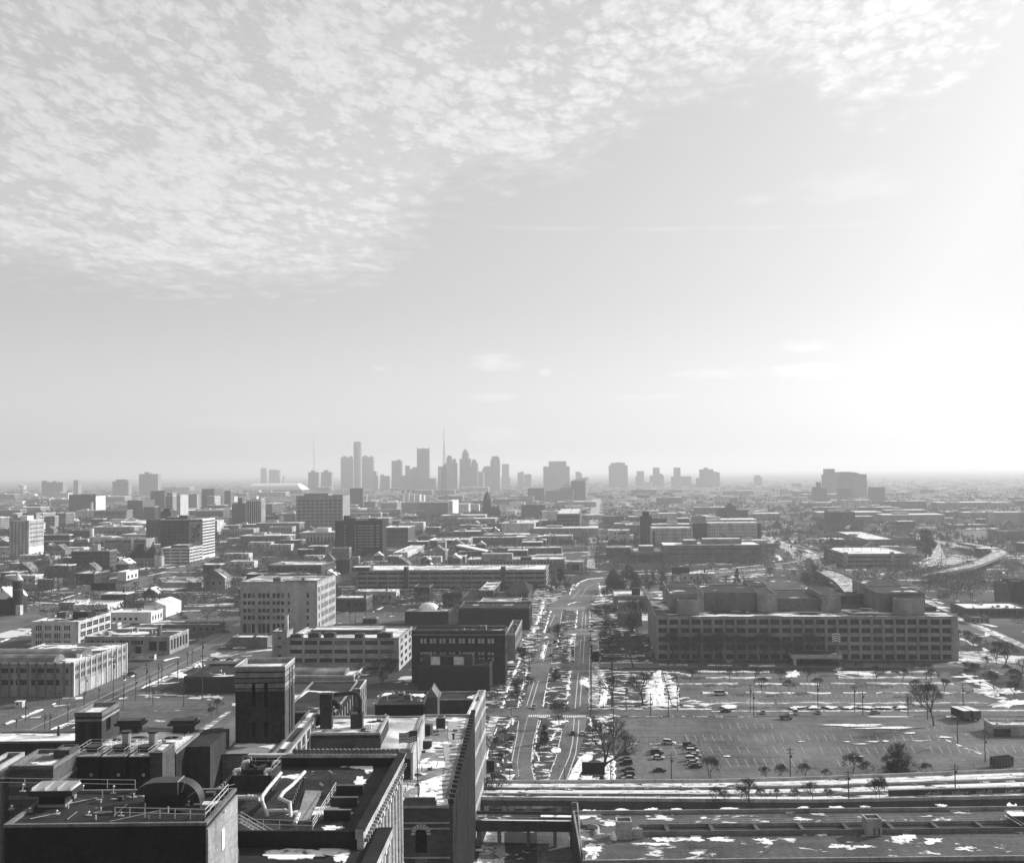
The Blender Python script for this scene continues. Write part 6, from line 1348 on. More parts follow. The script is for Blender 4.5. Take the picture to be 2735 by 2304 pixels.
for x in (.3, 2.0): 
    m = MB(); m.box(x, .2, 0, x+.2, 1.2, .8); m.build('leg', M['steel'], o)
o = eq('dust_collector', 'dark box dust collector with an arched pipe', 'dust collector', 1005, 585)
m = MB(); m.box(0, 0, 0, 2.6, 2.4, 3.2); m.build('housing', M['black'], o)
m = MB(); P_ = [(2.0, 1.2, 3.2), (2.0, 1.2, 6.2), (1.6, 1.2, 7.2), (.6, 1.2, 7.6), (-3.8, 1.2, 7.3)]
for i in range(4): m.tube(P_[i], P_[i+1], .5, n=10)
m.build('arched_pipe', M['duct'], o)
m = MB(); m.box(-6.8, .2, 0, -4.2, 2.4, 7.6); m.build('filter_tower', M['w08'], o)
for i in range(4):
    m = MB(); m.tube((i*.5-1.8, 0, 0), (i*.5-1.8, 0, .7), .2, n=8); m.dome(i*.5-1.8, 0, .7, .25, .25, .2, 8, 3); m.build('valve', M['paint'], o, (2.9+1.9, -.3, 0))
# dark saw roof beyond
b = T('building', 'black flat roof with a snow strip and a pale window wall on its right', 'B', 470, 880, 445, 34, yb=205, wall='w05', roof='tar', par=.4, trim='w25'); b.win('R', ivals(b.d, 8, .45), [(b.h-6, b.h-2.5)], gl='panel'); b.done(); rsheet(b, 'B', [(575, 345), (590, 330), (660, 275), (678, 268), (662, 290), (600, 340)])
b = T('building', 'brick wing with white arched windows on its right wall', 'B', 1000, 1082, 262, 33, yb=192, wall='w18', roof='tar', par=.3, trim='w45'); b.win('R', ivals(b.d, 3, .5), [(b.h-10, b.h-6.5), (b.h-5, b.h-1.6)], gl='panel'); b.done()
b = T('rooftop_block', 'patchy tar roof with small vents and two snow patches', 'B', 1200, 1590, 385, 33, yb=285, wall='w05', roof='tar', par=.3, trim='w12'); b.win('F', ivals(b.w, 9, .4), [(b.h-6.5, b.h-3.5)], gl='gl0'); b.done(clutter=6); rpatch(b, 'B', 1560, 318, 52, 14); rsheet(b, 'B', [(1230, 330), (1290, 295), (1370, 298), (1290, 320)]); rpatch(b, 'B', 1240, 325, 20, 8)
b = T('rooftop_block', 'grey gabled dormer house on the roofs beside the facade parapet', 'B', 1612, 1700, 335, 38, d=9, wall='w12', roof='tar', par=.05); b.done(False)
m = MB(); m.extr([(-.1, 0), (b.w/2, 2.4), (b.w+.1, 0)], -.1, b.d, axis='y'); m.build('gable_roof', M['w18'], b.root, (0, 0, b.h))
b = T('rooftop_block', 'plain walled block with a snow corner and one small window', 'B', 1702, 2040, 345, 34, yb=285, wall='w12', roof='tar', par=.4, trim='w25'); b.win('F', [(b.w*.8, b.w*.87)], [(b.h-4.6, b.h-3)], gl='gl0'); b.done(); rsheet(b, 'B', [(1930, 335), (2035, 300), (2040, 325), (1980, 345)])
# white framed street facade, right flank of the near blocks
b = T('building', 'long street building whose tall white framed windows run down to the boulevard', 'B', 1890, 1952, 560, 34, yb=275, wall='w35', roof='snowroof', par=.5, trim='w45', rot=.5)
b.win('R', ivals(b.d, 18, .66, .01, .01), [(b.h-32, b.h-27), (b.h-25.5, b.h-20), (b.h-18.5, b.h-12.5), (b.h-11, b.h-5.5), (b.h-4.4, b.h-1.6)], gl='gl1'); b.done()
# raised light roof with the flag
b = T('rooftop_block', 'raised pale roof block with two rows of vent pipes', 'B', 1042, 1480, 742, 41, yb=482, wall='w05', roof='light', par=.35, trim='w25'); b.done(); b.band(b.h-2.1, b.h-.4, .08, 'frieze', 'w25', 'F')
for (xa, ya, xb, yb_, n) in ((1178, 645, 1215, 570, 5), (1252, 640, 1285, 510, 8)):
    for i in range(n): 
        t = i/(n-1); a = pix(b, 'B', xa+(xb-xa)*t, ya+(yb_-ya)*t); b.vent(a[0], a[1], 1.1, .16)
m = MB(); m.box(0, 0, 0, .5, b.d, b.h-.8); m.build('side_wall', M['w35'], b.root, (b.w+.13, 0, 0))
# long wing with the entrance gable
b = T('building', 'long snowy roofed wing with a stepped stone gable and round headed window', 'B', 1262, 1788, 1195, 35, yb=470, wall='w12', roof='grav', par=.5, trim='w35', rot=3.2); LW = b
b.win('F', [(b.w*.0+.3, b.w*.10), (b.w*.49, b.w*.67)], [(b.h-13.5, b.h-10.5), (b.h-9.2, b.h-4.8)], gl='gl0', dep=.8)
b.win('R', ivals(b.d, 24, .55, .01, .01), [(b.h-30, b.h-26), (b.h-24, b.h-20), (b.h-18, b.h-13.5), (b.h-11.5, b.h-7), (b.h-5, b.h-1.5)], gl='gl0', dep=.6); b.done()
m = MB(); m.box(b.w*.18, -.1, 0, b.w*.82, .5, .9); m.box(b.w*.33, -.1, .9, b.w*.80, .5, 1.5); m.build('stepped_gable', M['w18'], b.root, (0, 0, b.h))
for z_ in (3.2, 4.3, 9.9): b.band(b.h-z_-.28, b.h-z_, .22, 'stone_band', 'w35', 'F')
m = MB()
for k in range(9):
    t = math.pi*k/8; m.box(-.18, -.25, 1.25, .18, -.02, 2.1) if False else None
    c_, s_ = math.cos(t), math.sin(t); m.quad((1.1*c_-.16*s_, -.2, 1.1*s_+.16*c_), (1.1*c_+.16*s_, -.2, 1.1*s_-.16*c_), (1.9*c_+.26*s_, -.2, 1.9*s_-.26*c_), (1.9*c_-.26*s_, -.2, 1.9*s_+.26*c_))
m.build('arch_stones', M['w45'], b.root, (b.w*.58, 0, b.h-5.4))
m = MB(); m.box(0, -.15, 0, b.w*.18, -.01, 3); m.build('blind_panel', M['w18'], b.root, (b.w*.49, 0, b.h-13.2))
for i in range(25):
    m = MB(); m.box(0, -.35, 0, .9, .35, b.h+.3); m.build('buttress', M['w12'], b.root, (b.w+.004, .5+i*(b.d-1)/24, 0)); m = MB(); m.box(-.1, -.45, 0, 1.1, .45, .9); m.build('finial', M['w08'], b.root, (b.w, .5+i*(b.d-1)/24, b.h+.31))
rsheet(b, 'B', [(1560, 1170), (1550, 1010), (1760, 950), (1735, 1040), (1745, 1170)], h=.12); rsheet(b, 'B', [(1555, 915), (1590, 870), (1640, 815), (1600, 820), (1560, 850)]); rsheet(b, 'B', [(1790, 700), (1870, 680), (1900, 530), (1790, 525), (1780, 580)], mat='ice', h=.1); rsheet(b, 'B', [(1270, 1170), (1380, 1010), (1520, 1020), (1520, 1170)], mat='walk', h=.05); rsheet(b, 'B', [(1740, 720), (1870, 690), (1800, 760), (1790, 930), (1740, 1000), (1770, 900)], mat='ice', h=.1)
for i in range(5):
    a = pix(b, 'B', 1300+i*22, 1170-i*42); p = b.P(a[0], a[1], b.top+.02)
    railing('low bent steel pipe frame on the roof beside the cornice', [p, p+fu*2.6, p+fu*2.6-fv*1.0], .9, 2.6, (1.0,), .05, name='pipe_frame', mat='pole', group='pipe frames beside the cornice')
def lw(x, y): a = pix(LW, 'B', x, y); return LW.P(a[0], a[1], LW.top+.015)
o = empty('chiller', lw(1690, 610), LW.root.rotation_euler.z, 'tall dark chiller box on legs on the snowy roofed wing', 'chiller')
m = MB(); m.box(0, 0, .8, 2.2, 2.6, 3.4, 0); m.build('housing', M['black'], o); m = MB(); m.box(.05, .05, 3.4, 2.15, 2.55, 3.55); m.build('top_frame', M['steel'], o)
for x, y in ((.05, .05), (2.0, .05), (.05, 2.4), (2.0, 2.4)): m = MB(); m.box(x, y, 0, x+.15, y+.15, .8); m.build('leg', M['steel'], o)
m = MB(); m.tube((1.1, 1.3, 3.55), (1.1, 1.3, 3.75), .8, n=14); m.build('fan', M['black'], o)
o = empty('chiller', lw(1598, 640), LW.root.rotation_euler.z, 'shorter dark chiller with looping white pipes beside the tall one', 'chiller')
m = MB(); m.box(0, 0, .3, 1.9, 2.2, 2.6); m.build('housing', M['black'], o); m = MB()
for k in range(3): m.tube((1.5+k*.2, -.1, .5), (1.5+k*.2, -.1, 3.0), .07, n=5); m.tube((1.5+k*.2, -.1, 3.0), (.2, -.1, 3.0+.1*k), .07, n=5)
m.build('pipes', M['rail'], o)
o = empty('air_handler', lw(1565, 740), LW.root.rotation_euler.z, 'squat grey air handler behind the flagpole', 'air handler'); m = MB(); m.box(0, 0, .2, 2.6, 1.8, 1.7); m.build('housing', M['duct'], o); m = MB(); m.box(-.1, -.1, 1.7, 2.7, 1.9, 1.8); m.build('lid', M['steel'], o)
o = empty('roof_vent', lw(1828, 672), 0, 'small dark capped roof vent on the snowy roofed wing', 'vent'); m = MB(); m.tube((0,0,0), (0,0,1.2), .25, n=8); m.build('pipe', M['black'], o); m = MB(); m.tube((0,0,1.2), (0,0,1.5), .4, n=8); m.build('cap', M['black'], o)
# flag
p = lw(1548, 1180); o = empty('flagpole', p, 0, 'flagpole with a striped flag streaming left above the snowy roof', 'flagpole')
ht = vplane('B', 1541, 590, p, -fv).z - p.z; m = MB(); m.tube((0,0,0), (-.25,0,ht), .13, .06, n=6); m.dome(-.25, 0, ht, .12, .12, .12, 6, 2); m.build('pole', M['pole'], o)
fl = MB(); fw, fh = 3.6, 2.1; nx = 14
def fp(i, j): 
    u_ = i/nx; vv = j/13; return (-.25-u_*fw, .22*math.sin(u_*9)*u_+.05, ht-.3-fh*vv-.55*u_*u_+.14*math.sin(u_*7+vv*2))
for i in range(nx):
    for j in range(13):
        mt = 0 if j % 2 else 1
        if i < 6 and j < 7: mt = 2
        fl.quad(fp(i, j), fp(i+1, j), fp(i+1, j+1), fp(i, j+1), mt)
rs = random.Random(1)
fl.build('flag', [M['paint'], M['w12'], M['darktrim']], o)
st_ = MB()
for r_ in range(4):
    for c_ in range(4):
        a = Vector(fp(c_*1.4+.7, r_*1.6+1)); 
        for k in range(5): t0 = math.pi/2+2*math.pi*k/5; st_.tri(a+Vector((.07*math.cos(t0), -.02, .07*math.sin(t0))), a+Vector((.05*math.cos(t0+2.5), -.02, .05*math.sin(t0+2.5))), a+Vector((.05*math.cos(t0-2.5), -.02, .05*math.sin(t0-2.5))))
st_.build('stars', M['paint'], o)
# big cornice roof with the pipe work
b = T('building', 'dark roof with white pipe work, plank deck and a heavy stone cornice over columns', 'B', -420, 1062, 1400, 52, yb=815, wall='w05', roof='tar_seam', par=1.0, trim='w05', rot=2.0); CR_ = b
b.par = 1.4; b.done()
rsheet(b, 'B', [(925, 888), (1010, 872), (1195, 868), (1170, 935), (1130, 945), (1125, 915), (1040, 900)], h=.1)
m = MB(); t = 1.2
m.box(b.w-.2, -.6, -.9, b.w+.9, b.d+1.2, .2, 0, 1); m.box(b.w-.2, -.8, .2, b.w+1.2, b.d+1.4, .45, 0, 1); m.box(-.4, b.d-.2, -.9, b.w-.31, b.d+1.2, .5, 0)
m.build('cornice', [M['w35'], M['w05']], b.root, (0, 0, b.h))  # pale fascia, dark top: sunlight on the right side put into the colour
m = MB(); m.box(b.w+.0, -.5, -2.6, b.w+.9, b.d, -.9); m.build('frieze', M['w35'], b.root, (0, 0, b.h))
for i in range(26):
    m = MB(); m.box(0, 0, 0, .5, .35, .5); m.build('modillion', M['w25'], b.root, (b.w+.95, i*(b.d-.4)/25, b.h-1.45))
for i in range(24):
    m = MB(); m.tube((0, -.25, 0), (0, .25, 0), .42, n=10); m.build('antefix', M['w18'], b.root, (b.w*(.3+.69*i/23), b.d+.9, b.h+.85))
for i in range(12):
    m = MB(); m.tube((0,0,0), (0,0,14), .42, .38, n=10); m.box(-.5, -.5, 14, .5, .5, 14.6); m.box(-.5, -.5, -.6, .5, .5, 0); m.build('column', M['w45'], b.root, (b.w+.45, .6+i*(b.d-1.2)/11, b.h-17.3))
m = MB(); m.box(-.2, -.5, 0, 1.3, b.d+.4, 1.2); m.build('string_course', M['w35'], b.root, (b.w, 0, b.h-19.2))
for i in range(14):
    m = MB(); m.box(0, 0, 0, .35, .5, .45); m.build('antefix', M['w25'], b.root, (.35, b.d*(.50+.035*i), b.h))
def cr(x, y, z=0.02): a = pix(CR_, 'B', x, y); return CR_.P(a[0], a[1], CR_.top+z)
# white pipe runs
def piperun(label, pts, r, mat='paint', name='white_pipe', group=None):
    o = empty(name, pts[0], 0, label, 'pipe', group); off = pts[0]; m = MB()
    for i in range(len(pts)-1): m.tube(pts[i]-off, pts[i+1]-off, r, n=10)
    m.build('pipe', M[mat], o); 
    for p in pts[1:-1]:
        m = MB(); m.dome(0, 0, 0, r*1.25, r*1.25, r*1.25, 8, 3); m.dome(0, 0, 0, r*1.25, r*1.25, -r*1.25, 8, 3); m.build('elbow', M[mat], o, p-off)
    d = pts[-1]-pts[-2]
    for k in (1, 2): 
        q_ = pts[-2]+d*(k/3); dn = d.normalized(); m = MB(); m.tube(q_-off-dn*.12, q_-off+dn*.12, r*1.25, n=10); m.build('collar', M['rail'], o)
    return o
z2 = 2.2
piperun('left one of two parallel white insulated pipe runs on the cornice roof', [cr(345, 1300, .3), cr(300, 1290, z2), cr(300, 1245, z2), cr(345, 1180, z2), cr(450, 1050, z2)], .27, 'rail')
piperun('right one of two parallel white insulated pipe runs on the cornice roof', [cr(530, 1330, .6), cr(520, 1300, z2), cr(440, 1260, z2), cr(470, 1210, z2), cr(540, 1150, z2), cr(640, 1040, z2)], .27, 'rail')
piperun('short white cross pipe low between the two pipe runs', [cr(320, 1290, .9), cr(480, 1290, .9), cr(590, 1320, .9), cr(560, 1370, .5)], .3, 'rail')
piperun('dark pipe end with a white collar beside the cooling fan', [cr(60, 1200, 1.2), cr(190, 1200, 1.2), cr(280, 1205, 1.2)], .42, 'rail')
for i in range(8):
    o = empty('pump', cr(545+i*12, 1250-i*30, 0), 0, 'vertical dark pump in the row under the right pipe run', 'pump', 'pumps under the right pipe run'); m = MB(); m.tube((0,0,0), (0,0,1.3), .22, n=8); m.build('motor', M['black'], o); m = MB(); m.tube((0,0,1.3), (0,0,1.75), .12, n=6); m.build('stem', M['steel'], o)
# cooling fan
o = empty('cooling_tower', cr(60, 1080, 0), CR_.root.rotation_euler.z, 'low cooling tower with a big open fan ring on the cornice roof', 'cooling tower')
m = MB(); m.box(0, 0, 0, 6.2, 6.0, 2.3); m.build('housing', M['w08'], o); m = MB(); m.box(-.1, -.1, 2.3, 6.3, 6.1, 2.4); m.build('top_deck', M['duct'], o)
m = MB(); m.tube((3.1, 3, 2.4), (3.1, 3, 3.1), 2.5, 2.6, n=24, cap=False); m.build('fan_ring', M['duct'], o); m = MB(); m.tube((3.1, 3, 2.6), (3.1, 3, 2.95), .35, n=8)
for k in range(6): t = k*math.pi/3; m.box(-.1, -.1, 0, .1, .1, 0.01) if False else m.quad((3.1-.2*math.sin(t), 3+.2*math.cos(t), 2.9), (3.1+.2*math.sin(t), 3-.2*math.cos(t), 2.75), (3.1+2.3*math.cos(t)+.3*math.sin(t), 3+2.3*math.sin(t)-.3*math.cos(t), 2.75), (3.1+2.3*math.cos(t)-.3*math.sin(t), 3+2.3*math.sin(t)+.3*math.cos(t), 2.95))
m.build('fan_blades', M['black'], o)
for (x, y) in ((.3, .3), (5.2, .3), (.3, 5.2), (5.2, 5.2)):
    m = MB(); m.tube((0,0,0), (0,0,.7), .3, n=8); m.tube((0,0,.7), (.9,.2,.8), .3, n=8); m.build('elbow', M['paint'], o, (x, y, 2.4))
railing('', [(0, 6, 2.4), (6.2, 6, 2.4), (6.2, .1, 2.4)], 1.5, 2.0, (.5, 1.0), .04, parent=o, mat='steel')
railing('long white railing of the raised plank walkway on the cornice roof', [cr(705, 1392, 0), cr(890, 1085, 0)], 1.4, 3.0, (.33, .66, 1.0), .05)
railing('white railing along the front edge of the cornice roof', [cr(50, 1375, 0), cr(700, 1395, 0)], 1.3, 2.4, (.5, 1.0), .045)
for i, (x, y, yt) in enumerate(((845, 1165, 920), (772, 1110, 1020))):
    p = cr(x, y); ht_ = vplane('B', x, yt, p, -fv).z-p.z; o = empty('roof_lamp', p, 0, ('taller' if i == 0 else 'shorter') + ' dark lamp pole standing over the plank deck', 'lamp'); m = MB(); m.tube((0,0,0), (0,0,ht_), .06, n=5); m.build('pole', M['black'], o); m = MB(); m.tube((-.25, 0, ht_), (.3, -.15, ht_-.3), .16, n=6); m.build('lamp_head', M['steel'], o)
m = MB()
a, c_, d_, e_ = [pix(CR_, 'B', *q) for q in ((570, 1330), (680, 1310), (780, 1085), (645, 1080))]
m.prism([a, c_, d_, e_], 0, .12); m.build('plank_deck', M['conc'], CR_.root, (0, 0, CR_.top+.006))
for i, (ya, xa, xb) in enumerate(((1110, 890, 1105), (1208, 845, 1058), (1312, 790, 1005))):
    a = pix(CR_, 'B', xa, ya); c_ = pix(CR_, 'B', xb, ya); m = MB(); m.box(0, 0, 0, c_[0]-a[0], .45, 1.3, 0); m.box(-.02, -.02, 1.3, c_[0]-a[0]+.02, .5, 1.42, 1); m.build('skylight_wall', [M['black'], M['w18']], CR_.root, (a[0], a[1], CR_.top+.01))
rpatch(CR_, 'B', 1000, 1170, 50, 10); rpatch(CR_, 'B', 985, 1262, 32, 8); rpatch(CR_, 'B', 860, 1378, 95, 14); rpatch(CR_, 'B', 1080, 1010, 50, 40, h=.04)
def litter(b, n, seed):
    q = random.Random(seed)
    for i in range(n):
        x, y = q.uniform(.06, .9)*b.w, q.uniform(.08, .9)*b.d; k = q.random(); m = MB(); at = (x, y, b.top+.012)
        if k < .3: m.tube((0,0,0), (0,0,q.uniform(.4, 1.1)), .1, n=6); m.build('vent_pipe', M[q.choice(['steel', 'black', 'rail'])], b.root, at)
        elif k < .5: e = q.uniform(.5, 1.1); m.box(0, 0, 0, e, e*.8, .35); m.box(-.06, -.06, .35, e+.06, e*.8+.06, .42); m.build('roof_hatch', M[q.choice(['steel', 'conc', 'w12'])], b.root, at)
        elif k < .75: L_ = q.uniform(2, 6); m.tube((0,0,.12), (L_*q.choice([0, 1]), L_*.3 if k < .6 else L_*.9, .12), .05, n=4); m.build('conduit', M[q.choice(['steel', 'black', 'rail'])], b.root, at)
        else: e = q.uniform(.8, 2.2); m.prism([(e*a, e*.6*c) for a, c in ragged(16, .3, q)], 0, .012); m.build('patch_repair', M[q.choice(['black', 'w08', 'conc'])], b.root, at)
litter(NR, 34, 1); litter(LB, 26, 2); litter(LW, 40, 3); litter(EQ, 22, 4)
# lower roof in the corner with the oval snow patch
b = T('building', 'lower dark roof at the bottom edge carrying one big oval of snow', 'B', -420, 1050, 1860, 50, d=23.0, z0=0, wall='w05', roof='tar', par=.3, trim='w12', rot=2.0); b.done(); LR = b
m = MB(); m.box(b.w-.8, -.6, -.9, b.w+1.2, b.d-.6, .3, 0, 1); m.build('cornice', [M['w35'], M['w05']], b.root, (0, 0, b.h))  # fascia paler than the top, its sunlit side painted in
for i in range(7):
    m = MB(); m.tube((0,0,0), (0,0,14), .42, .38, n=10); m.box(-.5, -.5, 14, .5, .5, 14.6); m.build('column', M['w45'], b.root, (b.w+.45, .6+i*(b.d-2)/6, b.h-16))
rpatch(LR, 'B', 545, 1590, 245, 42, h=.18, jag=.1); rpatch(LR, 'B', 920, 1610, 60, 40, h=.1)
def lrp(x, y, z=.02): a = pix(LR, 'B', x, y); return LR.P(a[0], a[1], LR.top+z)
# steel stair
p0 = lrp(120, 1470); o = empty('steel_stair', p0, CR_.root.rotation_euler.z, 'open steel stair with pipe handrails climbing to the cornice roof', 'stair')
m = MB(); n = 9; L_ = 4.6; H_ = 2.6
for i in range(n): m.box(i*L_/n, -.6, H_-(i+1)*H_/n, (i+.9)*L_/n, .6, H_-(i+1)*H_/n+.06)
m.build('treads', M['steel'], o)
for s in (-.65, .65):
    m = MB(); m.tube((0, s, H_), (L_, s, 0), .09, n=5); m.build('stringer', M['steel'], o); m = MB()
    for q in (.5, 1.0): m.tube((0, s, H_+q), (L_, s, q), .045, n=5)
    for k in range(5): m.tube((L_*k/4, s, H_*(1-k/4)), (L_*k/4, s, H_*(1-k/4)+1.0), .045, n=5)
    m.build('handrail', M['rail'], o)
railing('white railing at the very bottom beside the steel stair', [lrp(0, 1650), lrp(75, 1560), lrp(110, 1640)], 1.4, 1.6, (.33, .66, 1.0), .05)
# ================================================================== railway and parking deck, bottom right
def X_at(crop, x, y, z): return G(crop, x, y, z)
def band_poly(crop, top, bot, z):
    return [G(crop, x, y, z) for x, y in top], [G(crop, x, y, z) for x, y in bot]
def loft(m, A_, B_, mat=0):
    for i in range(len(A_)-1): m.quad(B_[i], B_[i+1], A_[i+1], A_[i], mat)
ZR = 6.0
S_ = lambda c, x, y: px(c, x, y)
far = [S_('C', 165, 1020), S_('C', 1000, 1018), S_('C', 2094, 1012), S_('D', 700, 830), S_('D', 1500, 800), S_('D', 2400, 765)]
near = [S_('C', 165, 1152), S_('C', 1050, 1160), S_('C', 1930, 1168), S_('D', 700, 985), S_('D', 1500, 968), S_('D', 2400, 950)]
o = empty('railway_viaduct', G('S', *near[0], 0), 0, 'raised railway line with two tracks crossing the boulevard behind the parking deck', 'railway bridge')
q = o.location.copy()
A_ = [G('S', x, y, ZR)-q for x, y in far]; B_ = [G('S', x, y, ZR)-q for x, y in near]
m = MB(); loft(m, A_, B_); dn = Vector((0, 0, -1.6))
loft(m, B_, [p+dn for p in B_], 1); loft(m, [p+dn for p in A_], A_, 1); loft(m, [p+dn for p in B_], [p+dn for p in A_], 1); m.build('deck', [M['snow_field'], M['w12']], o)
m = MB(); up = Vector((0, 0, .9)); iy = Vector((0, .5, 0))
loft(m, [p+up for p in B_], B_); loft(m, [p+up+iy for p in B_], [p+up for p in B_]); loft(m, [p+iy for p in B_], [p+up+iy for p in B_]); loft(m, [p+up for p in A_], A_); loft(m, [p+up+iy for p in A_], [p+up for p in A_]); m.build('parapet', M['w35'], o)
def lerp_line(t): return [a.lerp(b_, t) for a, b_ in zip(A_, B_)]
for t0, t1 in ((.26, .40), (.60, .74)):
    a, b_ = lerp_line(t0), lerp_line(t1); m = MB(); h = Vector((0, 0, .12)); loft(m, [p+h for p in a], [p+h for p in b_]); m.build('track_bed', M['ballast'], o)
    for s in (.36, .64):
        r_ = lerp_line(t0+(t1-t0)*s); m = MB()
        for i in range(len(r_)-1): m.tube(r_[i]+Vector((0,0,.3)), r_[i+1]+Vector((0,0,.3)), .09, n=4)
        m.build('rail', M['steel'], o)
    m = MB()
    for i in range(len(a)-1):
        L_ = (a[i+1]-a[i]).length; n = int(L_/.9)
        for k in range(n):
            p = a[i].lerp(a[i+1], k/n).lerp(b_[i].lerp(b_[i+1], k/n), .18); p2 = a[i].lerp(a[i+1], k/n).lerp(b_[i].lerp(b_[i+1], k/n), .82)
            m.quad(p+Vector((-.13,0,.2)), p+Vector((.13,0,.2)), p2+Vector((.13,0,.2)), p2+Vector((-.13,0,.2)))
    m.build('sleepers', M['bark'], o)
# bridge piers over the boulevard, embankment wall elsewhere
for sx in (330, 470, 525, 660, 890):
    p = G('C', sx, 1210, 0)-q; m = MB(); m.box(-.7, -1, 0, .7, 1.5, ZR-1.6); m.build('pier', M['w35'], o, (p.x, B_[0].y+1.0, -0))
em0 = G('C', 1010, 1160, ZR)-q
m = MB(); BB = [B_[0].lerp(B_[1], .97)]+B_[1:]; loft(m, [p+dn*.99 for p in BB], [Vector((p.x, p.y-.2, 0)) for p in BB]); m.build('retaining_wall', M['w12'], o)
m = MB(); AA = [A_[0].lerp(A_[1], .97)]+A_[1:]; loft(m, [Vector((p.x, p.y+.2, 0)) for p in AA], [p+dn*.99 for p in AA]); m.build('retaining_wall', M['w12'], o)
VR = o; VA, VB = A_, B_
# snow lines along the viaduct
keep = SN; SN2 = MB()
def bank3(line, w, h, gap=0.1):
    global SN
    prev = None
    for i in range(len(line)-1):
        d = line[i+1]-line[i]; n = int(d.length/1.6)
        for k in range(n):
            if sr.random() < gap: prev = None; continue
            p = line[i]+d*(k/n); ww = w*(.5+.7*sr.random()); cur = [p+Vector((0, -ww/2, .02)), p+Vector((0, -ww*.2, h*(.4+sr.random()*.7))), p+Vector((0, ww*.25, h*(.4+sr.random()*.7))), p+Vector((0, ww/2, .02))]
            if prev:
                for j in range(3): SN2.quad(prev[j], cur[j], cur[j+1], prev[j+1])
            prev = cur
bank3(lerp_line(.12), 2.2, .3, .04); bank3(lerp_line(.5), 1.5, .22, .03); bank3(lerp_line(.9), 1.8, .3, .08); bank3(lerp_line(.22), .7, .2, .2)
SN2.build('snow', M['snow'], o)
# second bridge in front
o = empty('railway_bridge', G('C', 175, 1350, 0), 0, 'lower railway bridge with snow edged girders in front of the two track line', 'railway bridge'); q = o.location.copy()
A_ = [G('C', x, y, ZR)-q for x, y in ((165, 1262), (600, 1266), (1015, 1272))]; B_ = [G('C', x, y, ZR)-q for x, y in ((165, 1345), (600, 1348), (1015, 1350))]
m = MB(); loft(m, A_, B_); dn = Vector((0, 0, -1.9)); loft(m, B_, [p+dn for p in B_], 1); loft(m, [p+dn for p in A_], A_, 1); loft(m, [p+dn for p in B_], [p+dn for p in A_], 1); m.build('deck', [M['ballast'], M['w08']], o)
m = MB()
for z_ in (0.0,): m.box(.0, B_[0].y-.1, z_+ZR, B_[-1].x, B_[0].y+.35, ZR+1.0); m.box(0, A_[0].y-.2, ZR, A_[-1].x, A_[0].y+.2, ZR+.8)
m.build('girder', M['w08'], o)
m = MB(); m.box(B_[0].x+3, B_[0].y-.15, ZR+1.003, B_[-1].x-.3, B_[0].y+.45, ZR+1.16); m.box(A_[-1].x*.68, A_[0].y-3.4, ZR+.3, A_[-1].x-.5, A_[0].y-1.6, ZR+.42); m.build('snow', M['snow'], o)
for f in (.15, .35, .6, .78):
    y_ = A_[0].y*(1-f)+B_[0].y*f; m = MB(); m.tube((.5, y_, ZR+.18), (A_[-1].x, y_, ZR+.18), .09, n=4); m.build('rail', M['steel'], o)
for x, wd in ((35, 1.6), (250, 1.2), (410, 1.0), (640, .9), (850, .9), (985, 1.2)):
    p = G('C', x+165 if x < 100 else x, 1420, 2.0)-q; m = MB(); m.box(p.x-wd/2, B_[0].y+.5, 0, p.x+wd/2, B_[0].y+1.6, ZR-1.9); m.build('pier', M['w18'], o)
sheet('road', 'C', [(165, 1662), (215, 1400), (1010, 1400), (1060, 1662)], .03, 'lawn_dark')
strip('road', 'C', [(215, 1662), (250, 1540), (300, 1400)], [(440, 1662), (440, 1540), (440, 1400)], .05, 'walk'); strip('road', 'C', [(700, 1662), (700, 1400)], [(1000, 1662), (950, 1400)], .05, 'asphalt')
raised('median', 'C', [(360, 1600), (380, 1510), (440, 1510), (450, 1600), (405, 1625)], .05, .5, 'conc')
strip('pavement', 'C', [(170, 1560), (180, 1540)], [(268, 1560), (270, 1540)], .08, 'snow'); 
# parking deck
ZD = 12.0
b = T('parking_deck', 'long snow patched parking deck with dividing rails across the bottom right corner', 'D', -867, 2900, 1330, ZD, yb=1003, wall='w12', roof='light', par=.9, trim='w25', rot=4.25); DK = b
b.roof = 'light'; M['deck'] = m_asph('deck_surface', .075, .405, .16, .6); b.roof = 'deck'; b.win('F', [(1, b.w-1)], [(b.h-4, b.h-1.6)], gl='gl0'); b.done()
m = MB(); m.box(0, -.25, b.h-1.0, b.w, -.13, b.h+.02); m.build('spandrel', M['w25'], b.root)
def dk(crop, x, y, z=None): return pix(DK, crop, x, y, z)
w0_, w1_ = dk('C', 1018, 1195)
m = MB(); m.prism([(-.13, -.1), (-.13, w1_), (w0_, w1_)], 0, b.top+.006, 0, 1); m.build('deck_corner', [M['w12'], M['deck']], b.root)
m = MB(); n_ = Vector((w1_, -w0_, 0)).normalized()*.35
for a_, c_2 in (((-.13, -.1), (w0_, w1_)), ((w0_, w1_), (-.13, w1_))): m.prism([a_, c_2, (c_2[0]+.35, c_2[1]-.3), (a_[0]+.35, a_[1]-.3)], b.top+.01, b.top+.9)
m.build('parapet', M['w25'], b.root)
x0, y0 = dk('C', 1540, 1440); x1, y1 = dk('D', 1970, 1195); yb_ = dk('D', 1000, 1135)[1]
m = MB(); m.box(x0, y0, .0, b.w*.985, y0+.25, 1.1); m.build('divider_wall', M['w18'], b.root, (0, 0, b.top+.01))
m = MB(); m.box(x0, y0+.3, .0, b.w*.985, yb_-.3, .06); m.build('slot_shade', M['black'], b.root, (0, 0, b.top+.01))  # flat black sheet; shade down in the gap put into colour
